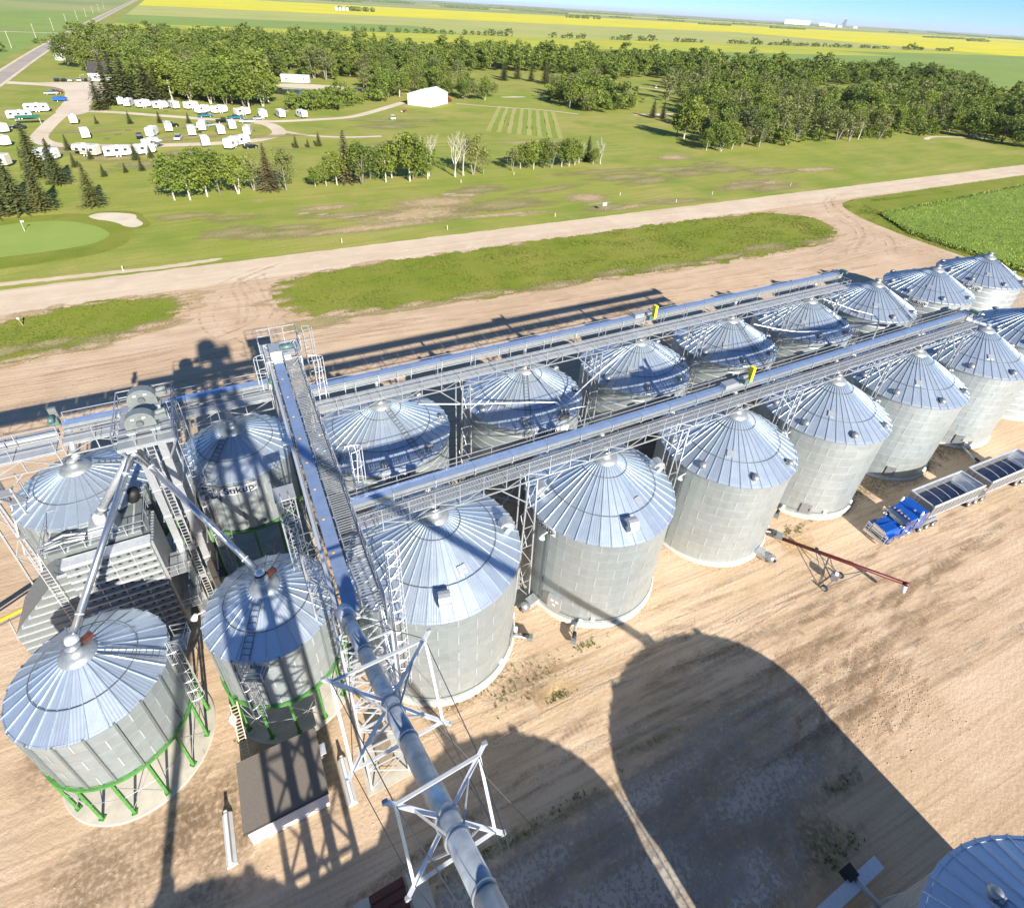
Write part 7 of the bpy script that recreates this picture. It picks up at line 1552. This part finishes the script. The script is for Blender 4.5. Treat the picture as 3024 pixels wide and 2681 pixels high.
t = thing('hay_rake', 'small red and tan implement on the grass in front of the white shed', 'implement', (88, 281, 0), R_(15)); MB().box((0, 0, .6), (2.2, 1.2, .5)).build('frame', 'car_red', t); MB().box((-1.4, 0, .5), (1.2, .9, .4)).build('hopper', 'pale_wood', t); wheel(t, 0, .8, .35, .35, .2); wheel(t, 0, -.8, .35, .35, .2)
# power poles along the highway
for i in range(9):
    w = 590 + 105 * i; t = thing('power_pole', 'wooden power pole, number %s from the viewer along the highway' % (ORD + ['ninth'])[i], 'power pole', (-112, w, 0), 0, 'power poles along the highway'); MB().cyl((0, 0, 0), (0, 0, 11), .22, .15, 8).build('pole', 'bark_pale', t); MB().box((0, 0, 10.3), (2.4, .15, .15)).build('cross_arm', 'wood', t)
for i, (u, w, h, lb) in enumerate(((-43, 333, 10, 'grey lamp pole at the edge of the parking lot'), (92, 372, 9, 'grey lamp pole by the sandy beach'))):
    t = thing('lamp_pole', lb, 'lamp pole', (u, w, 0)); MB().cyl((0, 0, 0), (0, 0, h), .13, .09, 8).build('pole', 'galv', t); MB().beam((0, 0, h - .1), (1.2, 0, h + .1), .08, .08).build('arm', 'galv', t); MB().box((1.4, 0, h + .08), (.6, .25, .14)).build('lamp_head', 'alu', t)
# far mine with its white sheds on the horizon
dx, dy = 10067 / 13022, 8261 / 13022
def far_pt(d, s): return (dx * d - dy * s * -1 * -1 + dy * s * 2, dy * d - dx * s)
t = thing('mine_shed', 'long white storage shed on the far horizon', 'building', (dx * 11500, dy * 11500, 0), math.atan2(-dx, dy))
m = MB(); m.prism([(-45, 0), (45, 0), (45, 25), (0, 62), (-45, 25)], -190, 190); m.v = [(y, x, z) for x, y, z in m.v]; m.build('wall', 'white_dirty', t); MB().box((0, 0, 64), (380, 16, 8)).build('roof_ridge', 'white_paint', t)
t = thing('mine_works', 'white processing works with tower on the far horizon', 'building', (dx * 11500 + dy * 520, dy * 11500 - dx * 520, 0), math.atan2(-dx, dy))
for x, wdt, h in ((-120, 150, 50), (0, 90, 38), (110, 60, 30)): MB().box((x, 0, h / 2), (wdt, 60, h)).build('hall', 'white_dirty', t)
MB().box((165, 0, 55), (38, 38, 110)).build('head_frame', 'gear_grey', t); MB().prism([(90, 0), (100, 0), (150, 70), (140, 70)], -10, 10).build('gallery', 'gear_grey', t); MB().box((330, 0, 14), (60, 40, 28)).build('hall', 'white_dirty', t)
t = thing('farm_buildings', 'cluster of white farm bins beyond the yellow field, upper left', 'building', (505, 2240, 0))
for i in range(4): MB().lathe([(5, 0), (5, 8), (0, 11)], 16, (i * 12 - 18, 0, 0)).build('farm_bin', 'galv_bright', t, True)
for o in list(bpy.data.objects):
    if o.type == 'EMPTY': o.hide_render = False
# ------------------------------------------------------------------ air: thin summer haze
hz = bpy.data.materials.new('haze'); hz.use_nodes = True; hn = hz.node_tree.nodes; hn.remove(hn['Principled BSDF'])
pv = hn.new('ShaderNodeVolumePrincipled'); pv.inputs['Color'].default_value = (0.80, 0.88, 1.0, 1); pv.inputs['Density'].default_value = 0.000028; pv.inputs['Anisotropy'].default_value = 0.0
hz.node_tree.links.new(pv.outputs[0], hn['Material Output'].inputs['Volume']); MATS['haze'] = hz
h_ = MB().box((0, 28500, 99), (90200, 63200, 202)).build('haze', 'haze'); h_['kind'] = 'stuff'; h_['label'] = 'thin pale summer haze over the plain'
